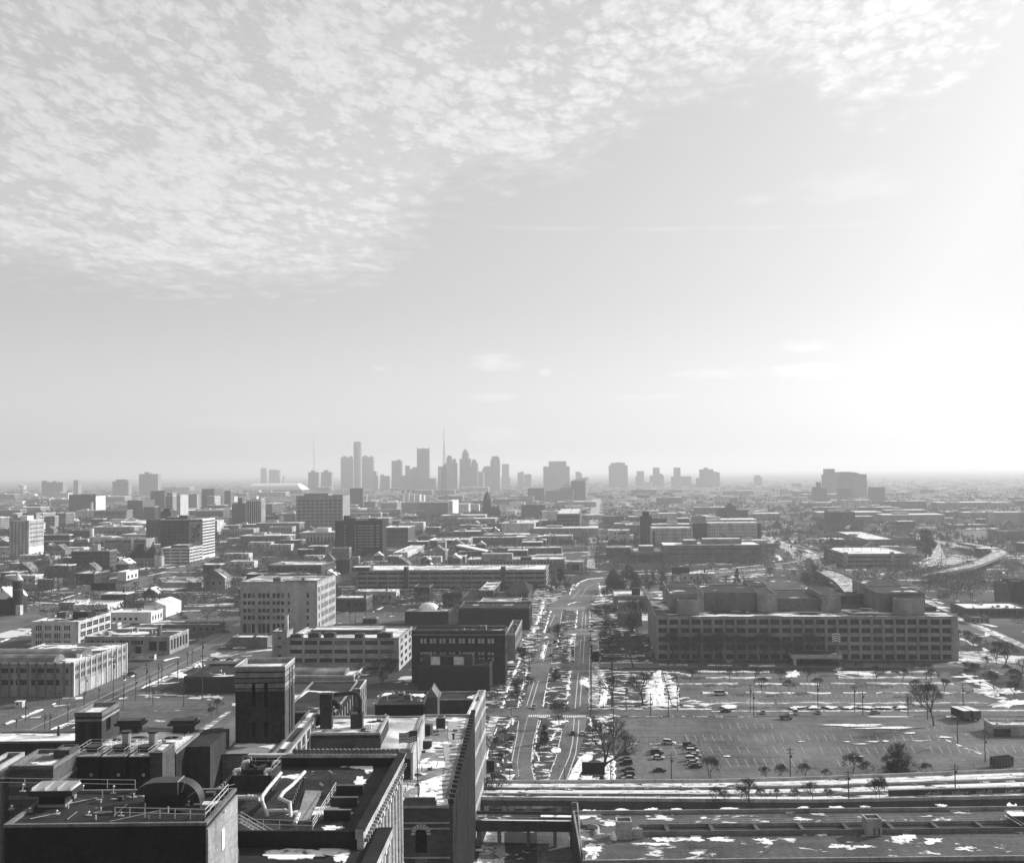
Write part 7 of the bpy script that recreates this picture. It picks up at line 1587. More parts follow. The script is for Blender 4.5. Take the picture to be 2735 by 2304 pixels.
m = MB(); m.box(x0, yb_-.25, 0, b.w*.985, yb_, .9); m.build('divider_wall', M['w25'], b.root, (0, 0, b.top+.01))
m = MB(); 
m.tube((x0, yb_, 1.9), (b.w*.985, yb_, 1.9), .06, n=4); m.tube((x0, yb_, 1.4), (b.w*.985, yb_, 1.4), .05, n=4)
k = x0
while k < b.w*.98: m.tube((k, yb_, .9), (k, yb_, 1.9), .06, n=4); k += 3.2
m.build('guard_rail', M['w45'], b.root, (0, 0, b.top+.01))
k = x0+6; i = 0
while k < b.w*.97: m = MB(); m.box(k, y0+.3, .06, k+1.0, yb_-.3, .85); m.build('beam', M['w12'], b.root, (0, 0, b.top+.01)); k += 11
# stair houses
for (nm, c, xa, xb, yf, yt, lb) in (('left', 'C', 1340, 1462, 1468, 1325, 'stair house with a dark open roof at the left end of the parking deck'), ('right', 'D', 1040, 1145, 1210, 1092, 'stair house with painted figures on its doors in the middle of the parking deck')):
    a = dk(c, xa, yf); e = dk(c, xb, yf); p = b.P(a[0], a[1], b.top+.012); w_ = e[0]-a[0]; hh = vplane(c, xa, yt, p, -fv).z-p.z
    o = empty('stair_house', p, b.root.rotation_euler.z, lb, 'stair house')
    m = MB(); m.box(0, 0, 0, w_, 3.6, hh-.3); m.build('wall', M['w35'], o)
    m = MB(); t = .25
    for q_ in ((0,0,w_,t),(0,3.6-t,w_,3.6),(0,t,t,3.6-t),(w_-t,t,w_,3.6-t)): m.box(q_[0],q_[1],hh-.297,q_[2],q_[3],hh)
    m.build('parapet', M['w45'], o); m = MB(); m.quad((t,t,0),(w_-t,t,0),(w_-t,3.6-t,0),(t,3.6-t,0)); m.build('roof', M['tar'], o, (0,0,hh-.29))
    if nm == 'right':
        for k_ in (.5, .8):
            m = MB(); m.box(0, 0, 0, w_*.17, .06, 2.1); d_ = m.build('door', M['w25'], o, (w_*(k_-.07), -.065, .05)); m = MB(); m.tube((w_*.085, -.03, .6), (w_*.085, -.03, 1.4), .12, n=6); m.tube((w_*.085, -.03, 1.45), (w_*.085, -.03, 1.75), .11, n=6); m.build('painted_figure', M['black'], d_)
    else:
        m = MB(); m.box(w_*.98, .4, 0, w_*1.7, 1.0, 2.3); m.build('wing_wall', M['w35'], o); m = MB(); m.dome(-.8, .6, 0, .9, 1.4, 1.7, 10, 4); m.build('snow_cap', M['snow'], o)
# curved ramp wall at the left end
m = MB(); c_ = dk('C', 1130, 1410); R1 = dk('C', 1200, 1410)[0]-c_[0]
pr = [(c_[0]+R1*math.cos(t), c_[1]+R1*1.3*math.sin(t)) for t in [-1.2+(2.9*k/12) for k in range(13)]]
for i in range(12):
    a, e = pr[i], pr[i+1]; m.quad((*a, 0), (*e, 0), (*e, 1.2), (*a, 1.2)); m.quad((*a, 1.2), (*e, 1.2), (e[0]-.3, e[1], 1.2), (a[0]-.3, a[1], 1.2)); m.quad((a[0]-.3, a[1], 0), (a[0]-.3, a[1], 1.2), (e[0]-.3, e[1], 1.2), (e[0]-.3, e[1], 0))
m.build('ramp_wall', M['w45'], b.root, (0, 0, b.top+.01))
m = MB(); a = dk('C', 1065, 1375); e = dk('C', 1200, 1335); m.box(a[0], a[1], 0, e[0], e[1]+.5, .7); m.build('ramp_block', M['w18'], b.root, (0, 0, b.top+.01))
for c, x, y, rx, ry, jg in (('C', 1110, 1265, 85, 38, .3), ('C', 1280, 1340, 50, 20, .3), ('C', 1140, 1560, 75, 55, .35), ('C', 1740, 1470, 110, 20, .3), ('C', 1640, 1505, 130, 12, .4), ('C', 1970, 1460, 60, 20, .4), ('C', 1615, 1228, 50, 12, .3), ('C', 1380, 1232, 55, 10, .3), ('C', 1825, 1230, 55, 10, .3), ('D', 115, 1024, 60, 7, .3), ('D', 615, 1018, 40, 8, .3), ('D', 510, 1046, 38, 7, .5), ('D', 835, 1015, 55, 7, .3), ('D', 1540, 1003, 40, 8, .2), ('D', 600, 1095, 60, 10, .5), ('D', 1290, 1222, 80, 26, .25), ('D', 60, 1230, 80, 14, .4), ('D', 360, 1240, 60, 16, .5), ('D', 860, 1275, 60, 14, .5), ('D', 1010, 1278, 65, 9, .3), ('D', 1480, 1240, 60, 16, .5), ('D', 2020, 1030, 50, 26, .6), ('D', 1660, 1030, 70, 14, .6), ('D', 1030, 1010, 40, 5, .3), ('C', 2030, 1295, 25, 8, .2), ('D', 1700, 1290, 60, 10, .6), ('D', 740, 1140+60, 40, 5, .3)):
    rpatch(DK, c, x, y, rx, ry, h=.07, jag=jg)
a = dk('D', 1995, 1150); p = b.P(a[0], a[1], b.top+.02); o = empty('steel_stair', p, b.root.rotation_euler.z, 'white edged steel stair with a snowy landing at the right end of the parking deck', 'stair')
m = MB(); m.box(1.5, 2, 2.0, 6, 5, 2.2); m.build('landing', M['snow'], o); m = MB()
for k in range(7): m.box(k*.5, -.2-k*.5+2, 2.0-k*.28, k*.5+.5, .9-k*.5+2, 2.06-k*.28)
m.build('treads', M['steel'], o); m = MB(); m.tube((0, 1.8, 3.0), (3.4, -1.8, 1.0), .06, n=5); m.tube((0, 2.6, 3.0), (3.4, -.9, 1.0), .06, n=5); m.tube((1.5, 2, 3.2), (6, 2, 3.2), .06, n=5); m.build('handrail', M['rail'], o); m = MB(); m.box(1.6, 2.2, 0, 5.9, 4.8, 2.0); m.build('support', M['w12'], o)
for i, (c, x, y) in enumerate((('D', 325, 1150), ('D', 1182, 1150), ('D', 1180, 1000))):
    pass
# billboards
def billboard(label, crop, xa, xb, yt, yb_, foot, two=True, posts=(.3,), tilt=0):
    p = G(crop, xa+(xb-xa)*posts[0], foot, 0); n = Vector((0, -1, 0)); a = vplane(crop, xa, yt, p, n); c = vplane(crop, xb, yb_, p, n)
    o = empty('billboard', p, 0, label, 'billboard'); a -= p; c -= p
    m = MB(); m.box(a.x, -.5, c.z, c.x, .5, a.z, 0); m.build('panel', M['black'], o)
    m = MB(); e = .12
    for q_ in ((a.x-e, c.z-e, c.x+e, c.z), (a.x-e, a.z, c.x+e, a.z+e), (a.x-e, c.z, a.x, a.z), (c.x, c.z, c.x+e, a.z)): m.box(q_[0], -.55, q_[1], q_[2], .55, q_[3])
    m.build('frame', M['darktrim'], o)
    m = MB(); m.box(a.x, -1.3, c.z-.25, c.x, -.5, c.z-.15); m.build('catwalk', M['steel'], o)
    for f in posts:
        x = a.x+(c.x-a.x)*f; m = MB(); m.tube((x, 0, 0), (x, 0, c.z), .32, n=8); m.build('post', M['pole'], o)
    return o
billboard('black backed billboard at the left foot of the boulevard beside the tall facade', 'C', 178, 360, 838, 925, 1010, posts=(.1, .9))
billboard('black backed billboard under the big gnarled tree', 'C', 1062, 1240, 852, 945, 1012, posts=(.92,))
billboard('dark billboard on one post behind the huge office block', 'H', 552, 728, 438, 505, 590, posts=(.02,))
billboard('wide dark billboard on one central post beside the avenue', 'E', 728, 928, 468, 528, 592, posts=(.56,))
# ================================================================== trees
def branchy(seed, h, spread, depth=5, gn=3, trunk=.28, twigs=3, upright=.5, tw=.022, rmin=.018):
    r = random.Random(seed); tb, cb = MB(), MB()
    def grow(p, d, L_, rad, k):
        n = 2; cur = p
        for s in range(n):
            nd = (d + Vector((r.uniform(-.22, .22), r.uniform(-.22, .22), r.uniform(-.05, .12)))).normalized(); q = cur + nd*(L_/n)
            (tb if k >= depth-1 else cb).tube(cur, q, rad*(1-s*.18), rad*(1-(s+1)*.18), n=6 if k >= depth-1 else (4 if k > 1 else 3), cap=False); cur = q; d = nd
            if k == 0:
                for _ in range(twigs-1):
                    a = Vector((r.uniform(-1, 1), r.uniform(-1, 1), r.uniform(-.3, 1))).normalized(); e = cur + a*L_*r.uniform(.5, 1.1); w = a.orthogonal().normalized()*tw
                    cb.tri(cur-w, cur+w, e); w2 = a.cross(w).normalized()*tw; cb.tri(cur-w2, cur+w2, e)
        if k == 0: return
        m = gn + (r.random() < .5)
        for i in range(m):
            az_ = 2*math.pi*(i+r.random()*.7)/m; t = r.uniform(.45, .95)*spread; u = d.orthogonal().normalized(); w = d.cross(u)
            nd = (d*math.cos(t) + (u*math.cos(az_)+w*math.sin(az_))*math.sin(t)); nd.z += upright*.25; nd.normalize()
            grow(cur - d*L_*r.uniform(0, .3), nd, L_*r.uniform(.62, .82), max(rmin, rad*.58), k-1)
        grow(cur, (d+Vector((r.uniform(-.2,.2), r.uniform(-.2,.2), .1))).normalized(), L_*.7, max(rmin, rad*.62), k-1)
    grow(Vector((0,0,0)), Vector((0,0,1)), h*.30, trunk, depth)
    return tb, cb
def make_tree(name, label, cat, tb, cb, m1='bark', m2='twig', group=None, cn='crown'):
    o = empty(name, (0,0,0), 0, label, cat, group); tb.build('trunk', M[m1], o); cb.build(cn, M[m2], o); return o
def leafball(seed, h, w, n, size=.35, gaps=7, shape=1.0, base=.12, thin=.35):
    """crown of many small leaf or twig faces in uneven clumps"""
    r = random.Random(seed); cb, tb = MB(), MB(); cl = []
    for i in range(gaps*3):
        z = r.uniform(base, .95)*h; k = 1-abs(z/h-.45)/.62 if shape == 1 else (1-z/h)*1.1+.05; rr = w/2*max(.1, k); a = r.uniform(0, 6.28); q = math.sqrt(r.random())*rr*.85; cl.append((q*math.cos(a), q*math.sin(a), z, w*r.uniform(.10, .2)))
    for i in range(n):
        c = r.choice(cl); v = Vector((r.gauss(0,1), r.gauss(0,1), r.gauss(0,.9))); v = v.normalized()*c[3]*r.random()**.4; p = Vector(c[:3])+v
        a = Vector((r.uniform(-1,1), r.uniform(-1,1), r.uniform(-1,1))).normalized(); u = a.orthogonal().normalized(); s = size*r.uniform(.5, 1.3)
        cb.tri(p-u*s*thin, p+u*s*thin, p+a*s*1.6)
    tb.tube((0,0,0), (0,0,h*.45), .28, .14, n=6)
    for i in range(5): a = 6.28*i/5; tb.tube((0,0,h*.2), (w*.25*math.cos(a), w*.25*math.sin(a), h*.6), .12, .05, n=4)
    return tb, cb
TREES = []
def use(proto, loc, rz, s, label, group=None, sx=None):
    if proto not in TREES: TREES.append(proto)
    return copy_thing(proto, loc, rz, s, label, group, sx)
P1 = make_tree('bare_tree', 'bare winter tree', 'tree', *branchy(1, 12, .95, 5, 2, .30, 4, .3, .014, .013))
P2 = make_tree('bare_tree', 'bare winter tree', 'tree', *branchy(2, 12, 1.05, 5, 2, .34, 4, .3, .014, .013))
P3 = make_tree('bare_tree', 'bare winter tree', 'tree', *branchy(3, 11, .75, 4, 3, .17, 4, .7, .013, .012))
P4 = make_tree('bare_tree', 'bare winter tree', 'tree', *branchy(5, 10, .85, 4, 3, .16, 4, .5, .013, .012))
PF = [make_tree('bare_tree', 'bare winter tree', 'tree', *leafball(10+i, 12, 10+i, 1500, .8, 8, thin=.12)) for i in range(3)]
E1 = make_tree('conifer', 'evergreen', 'tree', *leafball(20, 7, 6, 2600, .32, 9, 1, .15), m2='ever')
E2 = make_tree('conifer', 'evergreen', 'tree', *leafball(21, 12, 6, 3000, .4, 10, 0, .05), m2='ever')
CP1 = make_tree('shrub', 'bare shrub', 'shrub', *branchy(8, 5, 1.2, 4, 3, .06, 4, .9, .012, .01))
prot = [P1, P2, P3, P4, E1, E2, CP1] + PF
for p_ in prot: p_.location = (0, 0, 0)
used_p = set()
def plant(proto, crop, x, y, h, base_h, label, group=None, z=0.0, rz=None, sx=None):
    p = G(crop, x, y, z); s = h/base_h
    r_ = rnd.uniform(0, 6.28) if rz is None else rz
    if id(proto) not in used_p:
        if proto.name not in CH: CH[proto.name] = [(c, []) for c in bpy.data.objects if c.parent is proto]
        used_p.add(id(proto)); proto.location = p; proto.rotation_euler = (0, 0, r_); proto.scale = (s*(sx or 1), s*(sx or 1) if False else s, s)
        tag(proto, label, None, group); return proto
    return copy_thing(proto, p, r_, s, label, group, sx)
HT = {id(P1): 16, id(P2): 16, id(P3): 13, id(P4): 12, id(E1): 7.5, id(E2): 13, id(CP1): 6.5, id(PF[0]): 12.5, id(PF[1]): 12.5, id(PF[2]): 12.5}
for k, pr_ in list({'P1': P1, 'P2': P2, 'P3': P3, 'P4': P4, 'CP1': CP1}.items()):
    zm = 0
    for c in bpy.data.objects:
        if c.parent is pr_: zm = max(zm, max(v.co.z for v in c.data.vertices))
    HT[id(pr_)] = zm
def tree(proto, crop, x, y, h, label, group=None, z=0.0, sx=None): return plant(proto, crop, x, y, h, HT[id(proto)], label, group, z, None, sx)
tree(P2, 'C', 1215, 1000, 21, 'big gnarled bare tree over the billboard beside the boulevard', z=0)
tree(P1, 'C', 1315, 390, 13.5, 'bare spreading tree, left of two on the dark lawn by the first cross street')
tree(P2, 'C', 1543, 400, 15, 'bare round crowned tree, right of two on the dark lawn by the first cross street')
tree(P3, 'C', 878, 555, 10, 'bare multi stemmed tree at the crosswalk end of the median')
tree(E1, 'C', 855, 200, 6, 'low dark evergreen with a flat crown on the median'); 
tree(E2, 'C', 762, 700, 8, 'narrow dark evergreen on the near median')
tree(P3, 'C', 733, 850, 7, 'thin bare sapling at the foot of the near median')
tree(P4, 'G', 1278, 1060, 15, 'tall bare tree on the median beyond the second cross street')
tree(P1, 'G', 1710, 1260, 15, 'tall bare tree on the lawn, left of the pair before the second cross street'); tree(P2, 'G', 1900, 1230, 16, 'tall bare tree on the lawn, right of the pair before the second cross street')
tree(PF[0], 'G', 1690, 1110, 21, 'dense bare tree beside the pavement, left of the huge office block'); tree(PF[1], 'G', 1900, 1120, 22, 'dense bare tree right beside the huge office block corner')
tree(P1, 'G', 1700, 935, 20, 'bare tree farther along the pavement, left of two behind the dense ones'); tree(P2, 'G', 1880, 930, 22, 'bare tree farther along the pavement, right of two behind the dense ones')
tree(P4, 'D', 1490, 470, 18, 'lone tall thin tree at the far right of the big parking lot'); 
tree(P1, 'D', 1245, 820, 11, 'dense dark bushy tree by the tracks at the edge of the big parking lot', sx=1.5)
for i_, (x_1, y_1) in enumerate(((1180, 815), (1320, 818))): tree(PF[1+i_], 'D', x_1, y_1, 7.5, ('left', 'right')[i_]+' low dark thicket flanking the bushy tree by the tracks', sx=1.3)
tree(E1, 'D', 1250, 822, 9.5, 'dark tangled undergrowth tree beneath the bushy tree by the tracks')
for i, (x, y) in enumerate(((50, 130), (120, 180), (215, 130), (290, 185), (465, 185), (640, 180), (710, 240), (875, 118), (985, 130), (1098, 185), (1170, 125), (1345, 130), (1440, 160), (1470, 190), (1560, 255), (1370, 255), (1280, 190), (515, 250), (335, 245), (-80, 130), (-140, 180), (-250, 130), (1765, 150), (1890, 222), (2035, 300), (1910, 60), (1970, 55))):
    tree((P3, P4)[i % 2], 'D', x, y, rnd.uniform(6.5, 9), 'bare young tree planted along the snowy parking rows of the office block', 'young trees along the office parking rows')
for i in range(12):
    tree((P1, P2, P4)[i % 3], 'H', 560+i*128, 1400+rnd.uniform(-8, 12), rnd.uniform(11, 17), 'bare dark tree standing close against the office block facade', 'trees against the office block facade')
for i, (x, y, h) in enumerate(((475, 1180, 9), (560, 1155, 7), (650, 1220, 8), (870, 1150, 7), (905, 1500, 9), (845, 1440, 8), (1660, 660, 9))): 
    tree((P3, P4)[i % 2], 'G', x if x > 860 else 900+x*.1, y, h, 'small bare street tree on the snowy verge left of the boulevard', 'street trees on the left verge')
for i, (x, y, h) in enumerate(((350, 830, 9), (545, 410, 8), (425, 940, 8), (380, 330, 7), (535, 300, 8), (440, 700, 6))): tree((P3, P4)[i % 2], 'C', x, y, h, 'small bare street tree on the snowy verge left of the boulevard', 'street trees on the left verge')
for i, (x, y, h) in enumerate(((370, 838, 5), (470, 842, 6), (640, 838, 6), (955, 825, 9), (1035, 820, 6), (0, 830, 8), (770, 832, 4), (1440, 812, 5))): tree((P4, CP1)[i % 2], 'D', x, y, h, 'thin scrubby tree on the lot edge beside the railway', 'scrub along the lot edge')
for i, (x, y, h) in enumerate(((205, 985, 5), (240, 980, 7), (330, 975, 4), (680, 975, 6), (785, 975, 4), (1105, 970, 6), (1130, 965, 7), (90, 985, 4), (30, 985, 5), (440, 980, 4), (560, 975, 4))): tree((CP1, P4)[i % 2], 'D', x, y, h, 'bare scrub growing in the snow between the tracks and the parking deck', 'scrub between tracks and deck', z=6.0)
for i, (x, y, h) in enumerate(((300, 1230, 11), (230, 1225, 9), (190, 1300, 7), (275, 1120, 9))): tree((P1, P2)[i % 2], 'C', x, y, h, 'dark bare tree in the gap between the tall facade and the railway bridges', 'trees by the railway bridges')
for i, (x, y, h) in enumerate(((1540, 1150, 12), (1620, 1190, 12), (1660, 1230, 13), (1835, 1290, 14), (1915, 1340, 16), (1625, 1460, 10), (1800, 1570, 10), (2010, 1590, 10), (1720, 1380, 9), (1530, 1420, 8), (2060, 1480, 14), (1480, 1150, 12), (2000, 1560, 12))): tree((P3, P2, P4)[i % 3], 'I', x, y, h*.75, 'bare tree on the snowy verge at the right of the office block', 'trees right of the office block')
tree(E2, 'N', 1125, 1500, 15, 'pointed dark evergreen behind the office block roof'); tree(E1, 'I', 1160, 310, 34, 'big round evergreen beside the freeway bend', sx=.8)
tree(P4, 'A', 1740, 470, 7, 'small bare tree on the lawn corner beside the brick tower'); tree(CP1, 'A', 1690, 500, 5, 'bare bush below the small tree beside the brick tower')
tree(E1, 'M', 945, 1590, 15, 'round dark evergreen at the end of the dark hedge'); 
# tree belts: (crop, x0, x1, y0, y1, n, h0, h1, label)
belts = [('E', 250, 560, 330, 520, 16, 9, 15, 'bare tree among the houses between the church and the office block'),
 ('J', 250, 900, 1090, 1330, 26, 9, 15, 'bare tree in the wooded blocks left of the five storey office'),
 ('E', 0, 70, 380, 530, 4, 8, 13, 'bare tree behind the church tower'), ('J', 1320, 1400, 960, 1130, 5, 12, 18, 'bare tree beside the turreted mansion'),
 ('E', 1000, 1300, 210, 330, 10, 8, 14, 'bare tree in the mansion garden'), ('E', 1700, 2060, 190, 340, 12, 11, 17, 'bare tree round the gabled hall by the avenue'),
 ('K', 800, 1600, 760, 830, 22, 12, 20, 'bare tree in the belt before the low pale halls'), ('K', 1250, 1680, 700, 840, 14, 14, 20, 'bare tree left of the stone library'),
 ('K', 1740, 2000, 850, 905, 7, 14, 20, 'bare tree in front of the stone library'), ('K', 740, 1240, 850, 1000, 18, 6, 10, 'bare tree on the snowy lots right of the tall slab'),
 ('K', 1260, 1980, 940, 1060, 14, 8, 13, 'bare tree among the low dark roofs'), ('L', 1160, 1280, 1100, 1340, 12, 14, 22, 'bare tree on the wooded slope right of the dark apartments'),
 ('L', 1430, 1700, 1040, 1160, 12, 14, 22, 'bare tree in the wooded strip below the striped tower'), ('L', 780, 1500, 1000, 1090, 16, 14, 20, 'bare tree before the dim blocks and chimneys'),
 ('L', 1800, 2094, 1290, 1400, 8, 12, 18, 'bare tree behind the brown schools'), ('M', 0, 700, 1070, 1120, 12, 14, 20, 'bare tree belt above the brown schools'),
 ('M', 1060, 1240, 1080, 1320, 16, 14, 22, 'dark bare tree left of the boulevard near the arched hall'), ('M', 1250, 1420, 1240, 1440, 10, 12, 20, 'dark bare tree where the boulevard narrows'),
 ('M', 1340, 1640, 1330, 1480, 12, 12, 20, 'dark bare tree before the terraced building'), ('M', 1360, 1440, 780, 1080, 10, 14, 22, 'hazy tree lining the right of the far boulevard'),
 ('M', 1130, 1235, 780, 1080, 10, 14, 22, 'hazy tree lining the left of the far boulevard'), ('G', 1050, 1350, 520, 600, 14, 5, 9, 'dark shrub like tree in the hedge by the bend of the boulevard'),
 ('G', 1180, 1480, 410, 470, 8, 7, 12, 'bare tree before the square pale hall'), ('H', -120, 480, 560, 700, 22, 10, 16, 'dark bare tree in the thicket left of the billboard'),
 ('H', 0, 620, 380, 480, 12, 7, 12, 'bare tree along the snowy freeway verge'), ('H', 1180, 1600, 300, 430, 20, 11, 19, 'dark bare tree in the clump at the right end of the low clinic'),
 ('H', 1700, 1900, 300, 400, 4, 10, 16, 'bare tree beside the ramps left of the garages'), ('H', 1880, 2094, 500, 620, 10, 9, 14, 'dark bare tree under the arched road bridge'),
 ('I', 780, 1140, 380, 520, 16, 10, 17, 'dark bare tree in the thicket between ramp and garages'), ('I', 480, 1200, 490, 600, 16, 8, 13, 'bare tree in the hollow below the freeway ramp'),
 ('I', 1130, 1320, 560, 740, 12, 12, 19, 'dark bare tree behind the right end of the office block'), ('I', 1380, 1920, 560, 760, 22, 11, 18, 'dark bare tree in the grove around the tall narrow house'),
 ('I', 1940, 2094, 270, 540, 12, 11, 17, 'bare tree at the right edge above the grove'), ('I', 870, 1020, 120, 240, 9, 14, 20, 'bare tree behind the farther parking garage'),
 ('I', 260, 420, 330, 430, 6, 10, 15, 'bare tree at the foot of the nearer parking garage'), ('I', 0, 260, 60, 170, 8, 12, 18, 'hazy bare tree left of the farther parking garage'),
 ('F', 1060, 1180, 400, 470, 5, 6, 9, 'bare tree before the white windowed office side'), ('F', 1500, 1750, 420, 600, 5, 6, 9, 'bare tree by the parking structure foot'),
 ('F', 1490, 1720, 1180, 1290, 7, 6, 10, 'small bare tree in the dark yard below the wide block')]
nb = {}
tr = random.Random(9)
fw = MB(); BP = []
def twiggy(x, y, h, w, n=70, tw_=.2):
    fw.tube((x, y, 0), (x, y, h*.5), .3, .12, n=3, cap=False)
    for _ in range(n):
        p = Vector((x+tr.gauss(0, w*.26), y+tr.gauss(0, w*.26), h*tr.uniform(.25, .92))); a = Vector((tr.uniform(-1, 1), tr.uniform(-1, 1), tr.uniform(-.2, 1))).normalized(); u = a.orthogonal().normalized()*tw_; fw.tri(p-u, p+u, p+a*tr.uniform(1.2, 2.6))
for (c, x0, x1, y0, y1, n, h0, h1, lb) in belts:
    for i in range(n):
        x, y, h = tr.uniform(x0, x1), tr.uniform(y0, y1), tr.uniform(h0, h1); p = G(c, x, y)
        if p.y > 800 and (p.y > 1040 or c == 'I'): twiggy(p.x, p.y, h, h*1.0, 130, .3); continue
        tree(tr.choice(PF if h0 > 7 else [P4, P3, PF[0]]), c, x, y, h, lb, lb.replace('bare tree', 'bare trees').replace('dark ', ''), sx=tr.uniform(.9, 1.3))
# far woodland, one mass nobody could count
r = random.Random(4)
def clump(x, y, s):
    for _ in range(8):
        dx, dy = x+r.gauss(0, .5)*s, y+r.gauss(0, .5)*s; h = r.uniform(6, 12); w = r.uniform(2.5, 5)
        for k in range(11):
            a = r.uniform(0, 6.28); q = r.random()*w; px_, py_ = dx+q*math.cos(a), dy+q*math.sin(a); z0 = h*r.uniform(.1, .5); t = r.uniform(.25, .7)
            fw.tri((px_-t, py_, z0), (px_+t, py_+t, z0*.9), (px_+r.uniform(-1, 1), py_, h*r.uniform(.6, 1)))
for _ in range(2600):
    v_ = 1278+ (r.random()**1.5)*190; u_ = r.uniform(-40, 2780); p = G('S', u_, v_, 0)
    if p.y > 9000 or p.y < 900: continue
    if u_ > 1950 and 1385 < v_ and r.random() < .6: continue
    if 1540 < u_ < 1625 and v_ > 1330: continue
    if p.y < 1500 and u_ < 1600: continue
    clump(p.x, p.y, r.uniform(12, 40))
tag(fw.build('woodland', M['twig']), 'dark bare woodland and street trees spreading through the far city blocks', 'woodland', kind='stuff')
# ================================================================== small houses and flat blocks of the far city
bkinds = []
mats = [('w08', 'snowroof'), ('w18', 'light'), ('w12', 'tar_snow'), ('w25', 'snowroof'), ('w45', 'light'), ('w60', 'snowroof')]
protos = []
for i in range(6):
    m1, m2 = mats[i]; o = empty('low_block', (0, -300, 0), 0, 'x', 'building'); L_ = (26, 40, 18, 60, 30, 22)[i]; D_ = (16, 20, 14, 30, 18, 12)[i]; H_ = (7, 9, 6, 8, 12, 5)[i]
    m = MB(); m.box(0, 0, 0, L_, D_, H_, skip='t'); m.build('wall', M[m1], o); m = MB(); m.box(-.3, -.3, H_-.001, L_+.3, D_+.3, H_+.5); m.build('roof', M[m2], o)
    m = MB(); m.box(L_*.2, D_*.3, H_+.5, L_*.45, D_*.6, H_+2.6); m.build('roof_house', M['w35'], o)
    protos.append(o); CH[o.name] = [(c, []) for c in bpy.data.objects if c.parent is o]
hs = random.Random(31); placed = []; firstp = set()
BX = [(o.location.x, o.location.y) for o in bpy.data.objects if o.parent is None and o.get('category') in ('building',) and o.location.y > 500]
n = 0; tries = 0
zones = [('left', 0, 1150, 'far left of the city'), ('mid', 1150, 1600, 'middle of the far city'), ('right', 1600, 2735, 'right of the far city')]
while n < 215 and tries < 6000:
    tries += 1; v_ = 1296+(hs.random()**.8)*170; u_ = hs.uniform(-20, 2750); p = G('S', u_, v_, 0)
    if p.y < 1150 or p.y > 8000: continue
    if 1540 < u_ < 1630 and v_ > 1330: continue
    if u_ > 2000 and v_ > 1400: continue
    if u_ > 1650 and hs.random() < .35: continue
    if any(abs(p.x-a)+abs(p.y-c) < 60 for a, c in BX) or any((p.x-a)**2+(p.y-c)**2 < 50**2 for a, c in placed): continue
    k = hs.randrange(6); s = hs.uniform(.8, 1.5)*(1.0+p.y/7000); pale = k >= 4
    zone = 'left' if u_ < 1150 else ('middle' if u_ < 1650 else 'right')
    lb = ('small pale' if pale else 'small dim')+' flat roofed block lost in the hazy '+('left' if zone == 'left' else zone)+' part of the far city'
    gp = ('pale' if pale else 'dim')+' low blocks of the far city, '+zone
    if k not in firstp: firstp.add(k); o = protos[k]; o.location = (p.x, p.y, 0); o.scale = (s, s, s); tag(o, lb, None, gp)
    else: copy_thing(protos[k], (p.x, p.y, 0), 0, s, lb, gp)
    placed.append((p.x, p.y)); n += 1
# houses and small blocks filling the nearer streets
def inpoly(x, y, P_):
    c = False; j = len(P_)-1
    for i in range(len(P_)):
        if (P_[i][1] > y) != (P_[j][1] > y) and x < (P_[j][0]-P_[i][0])*(y-P_[i][1])/(P_[j][1]-P_[i][1]+1e-9)+P_[i][0]: c = not c
        j = i
    return c
hp = []
for i in range(4):
    o = empty('small_house', (0, -300, 0), 0, 'x', 'house'); L_ = (11, 14, 18, 24)[i]; D_ = (14, 12, 14, 12)[i]; H_ = (6, 7, 8, 6)[i]
    m = MB(); m.box(0, 0, 0, L_, D_, H_, skip='t'); m.build('wall', M[('w12', 'w25', 'w08', 'w45')[i]], o)
    m = MB()
    if i < 2: m.extr([(-.5, H_), (L_/2, H_+L_*.38), (L_+.5, H_)], -.4, D_+.4, axis='y')
    else: m.box(-.2, -.2, H_+.001, L_+.2, D_+.2, H_+.6)
    m.build('roof', M[('tar_snow', 'metal_roof', 'snowroof', 'light')[i]], o)
    for k in range(2+i):
        z_ = H_*.55; x_1 = L_*(k+.6)/(2+i+.4); m = MB(); m.quad((x_1-.7, -.04, z_-.8), (x_1+.7, -.04, z_-.8), (x_1+.7, -.04, z_+.8), (x_1-.7, -.04, z_+.8)); m.build('window', M['gl0'], o)
    m = MB(); m.box(L_*.7, D_*.5, H_, L_*.7+1, D_*.5+1, H_+3.4); m.build('chimney', M['w08'], o); hp.append(o); CH[o.name] = [(c, []) for c in bpy.data.objects if c.parent is o]
n = 0; t = 0; fp2 = set(); dn = ['dark gabled', 'grey ridge roofed', 'dark flat roofed', 'pale flat roofed']
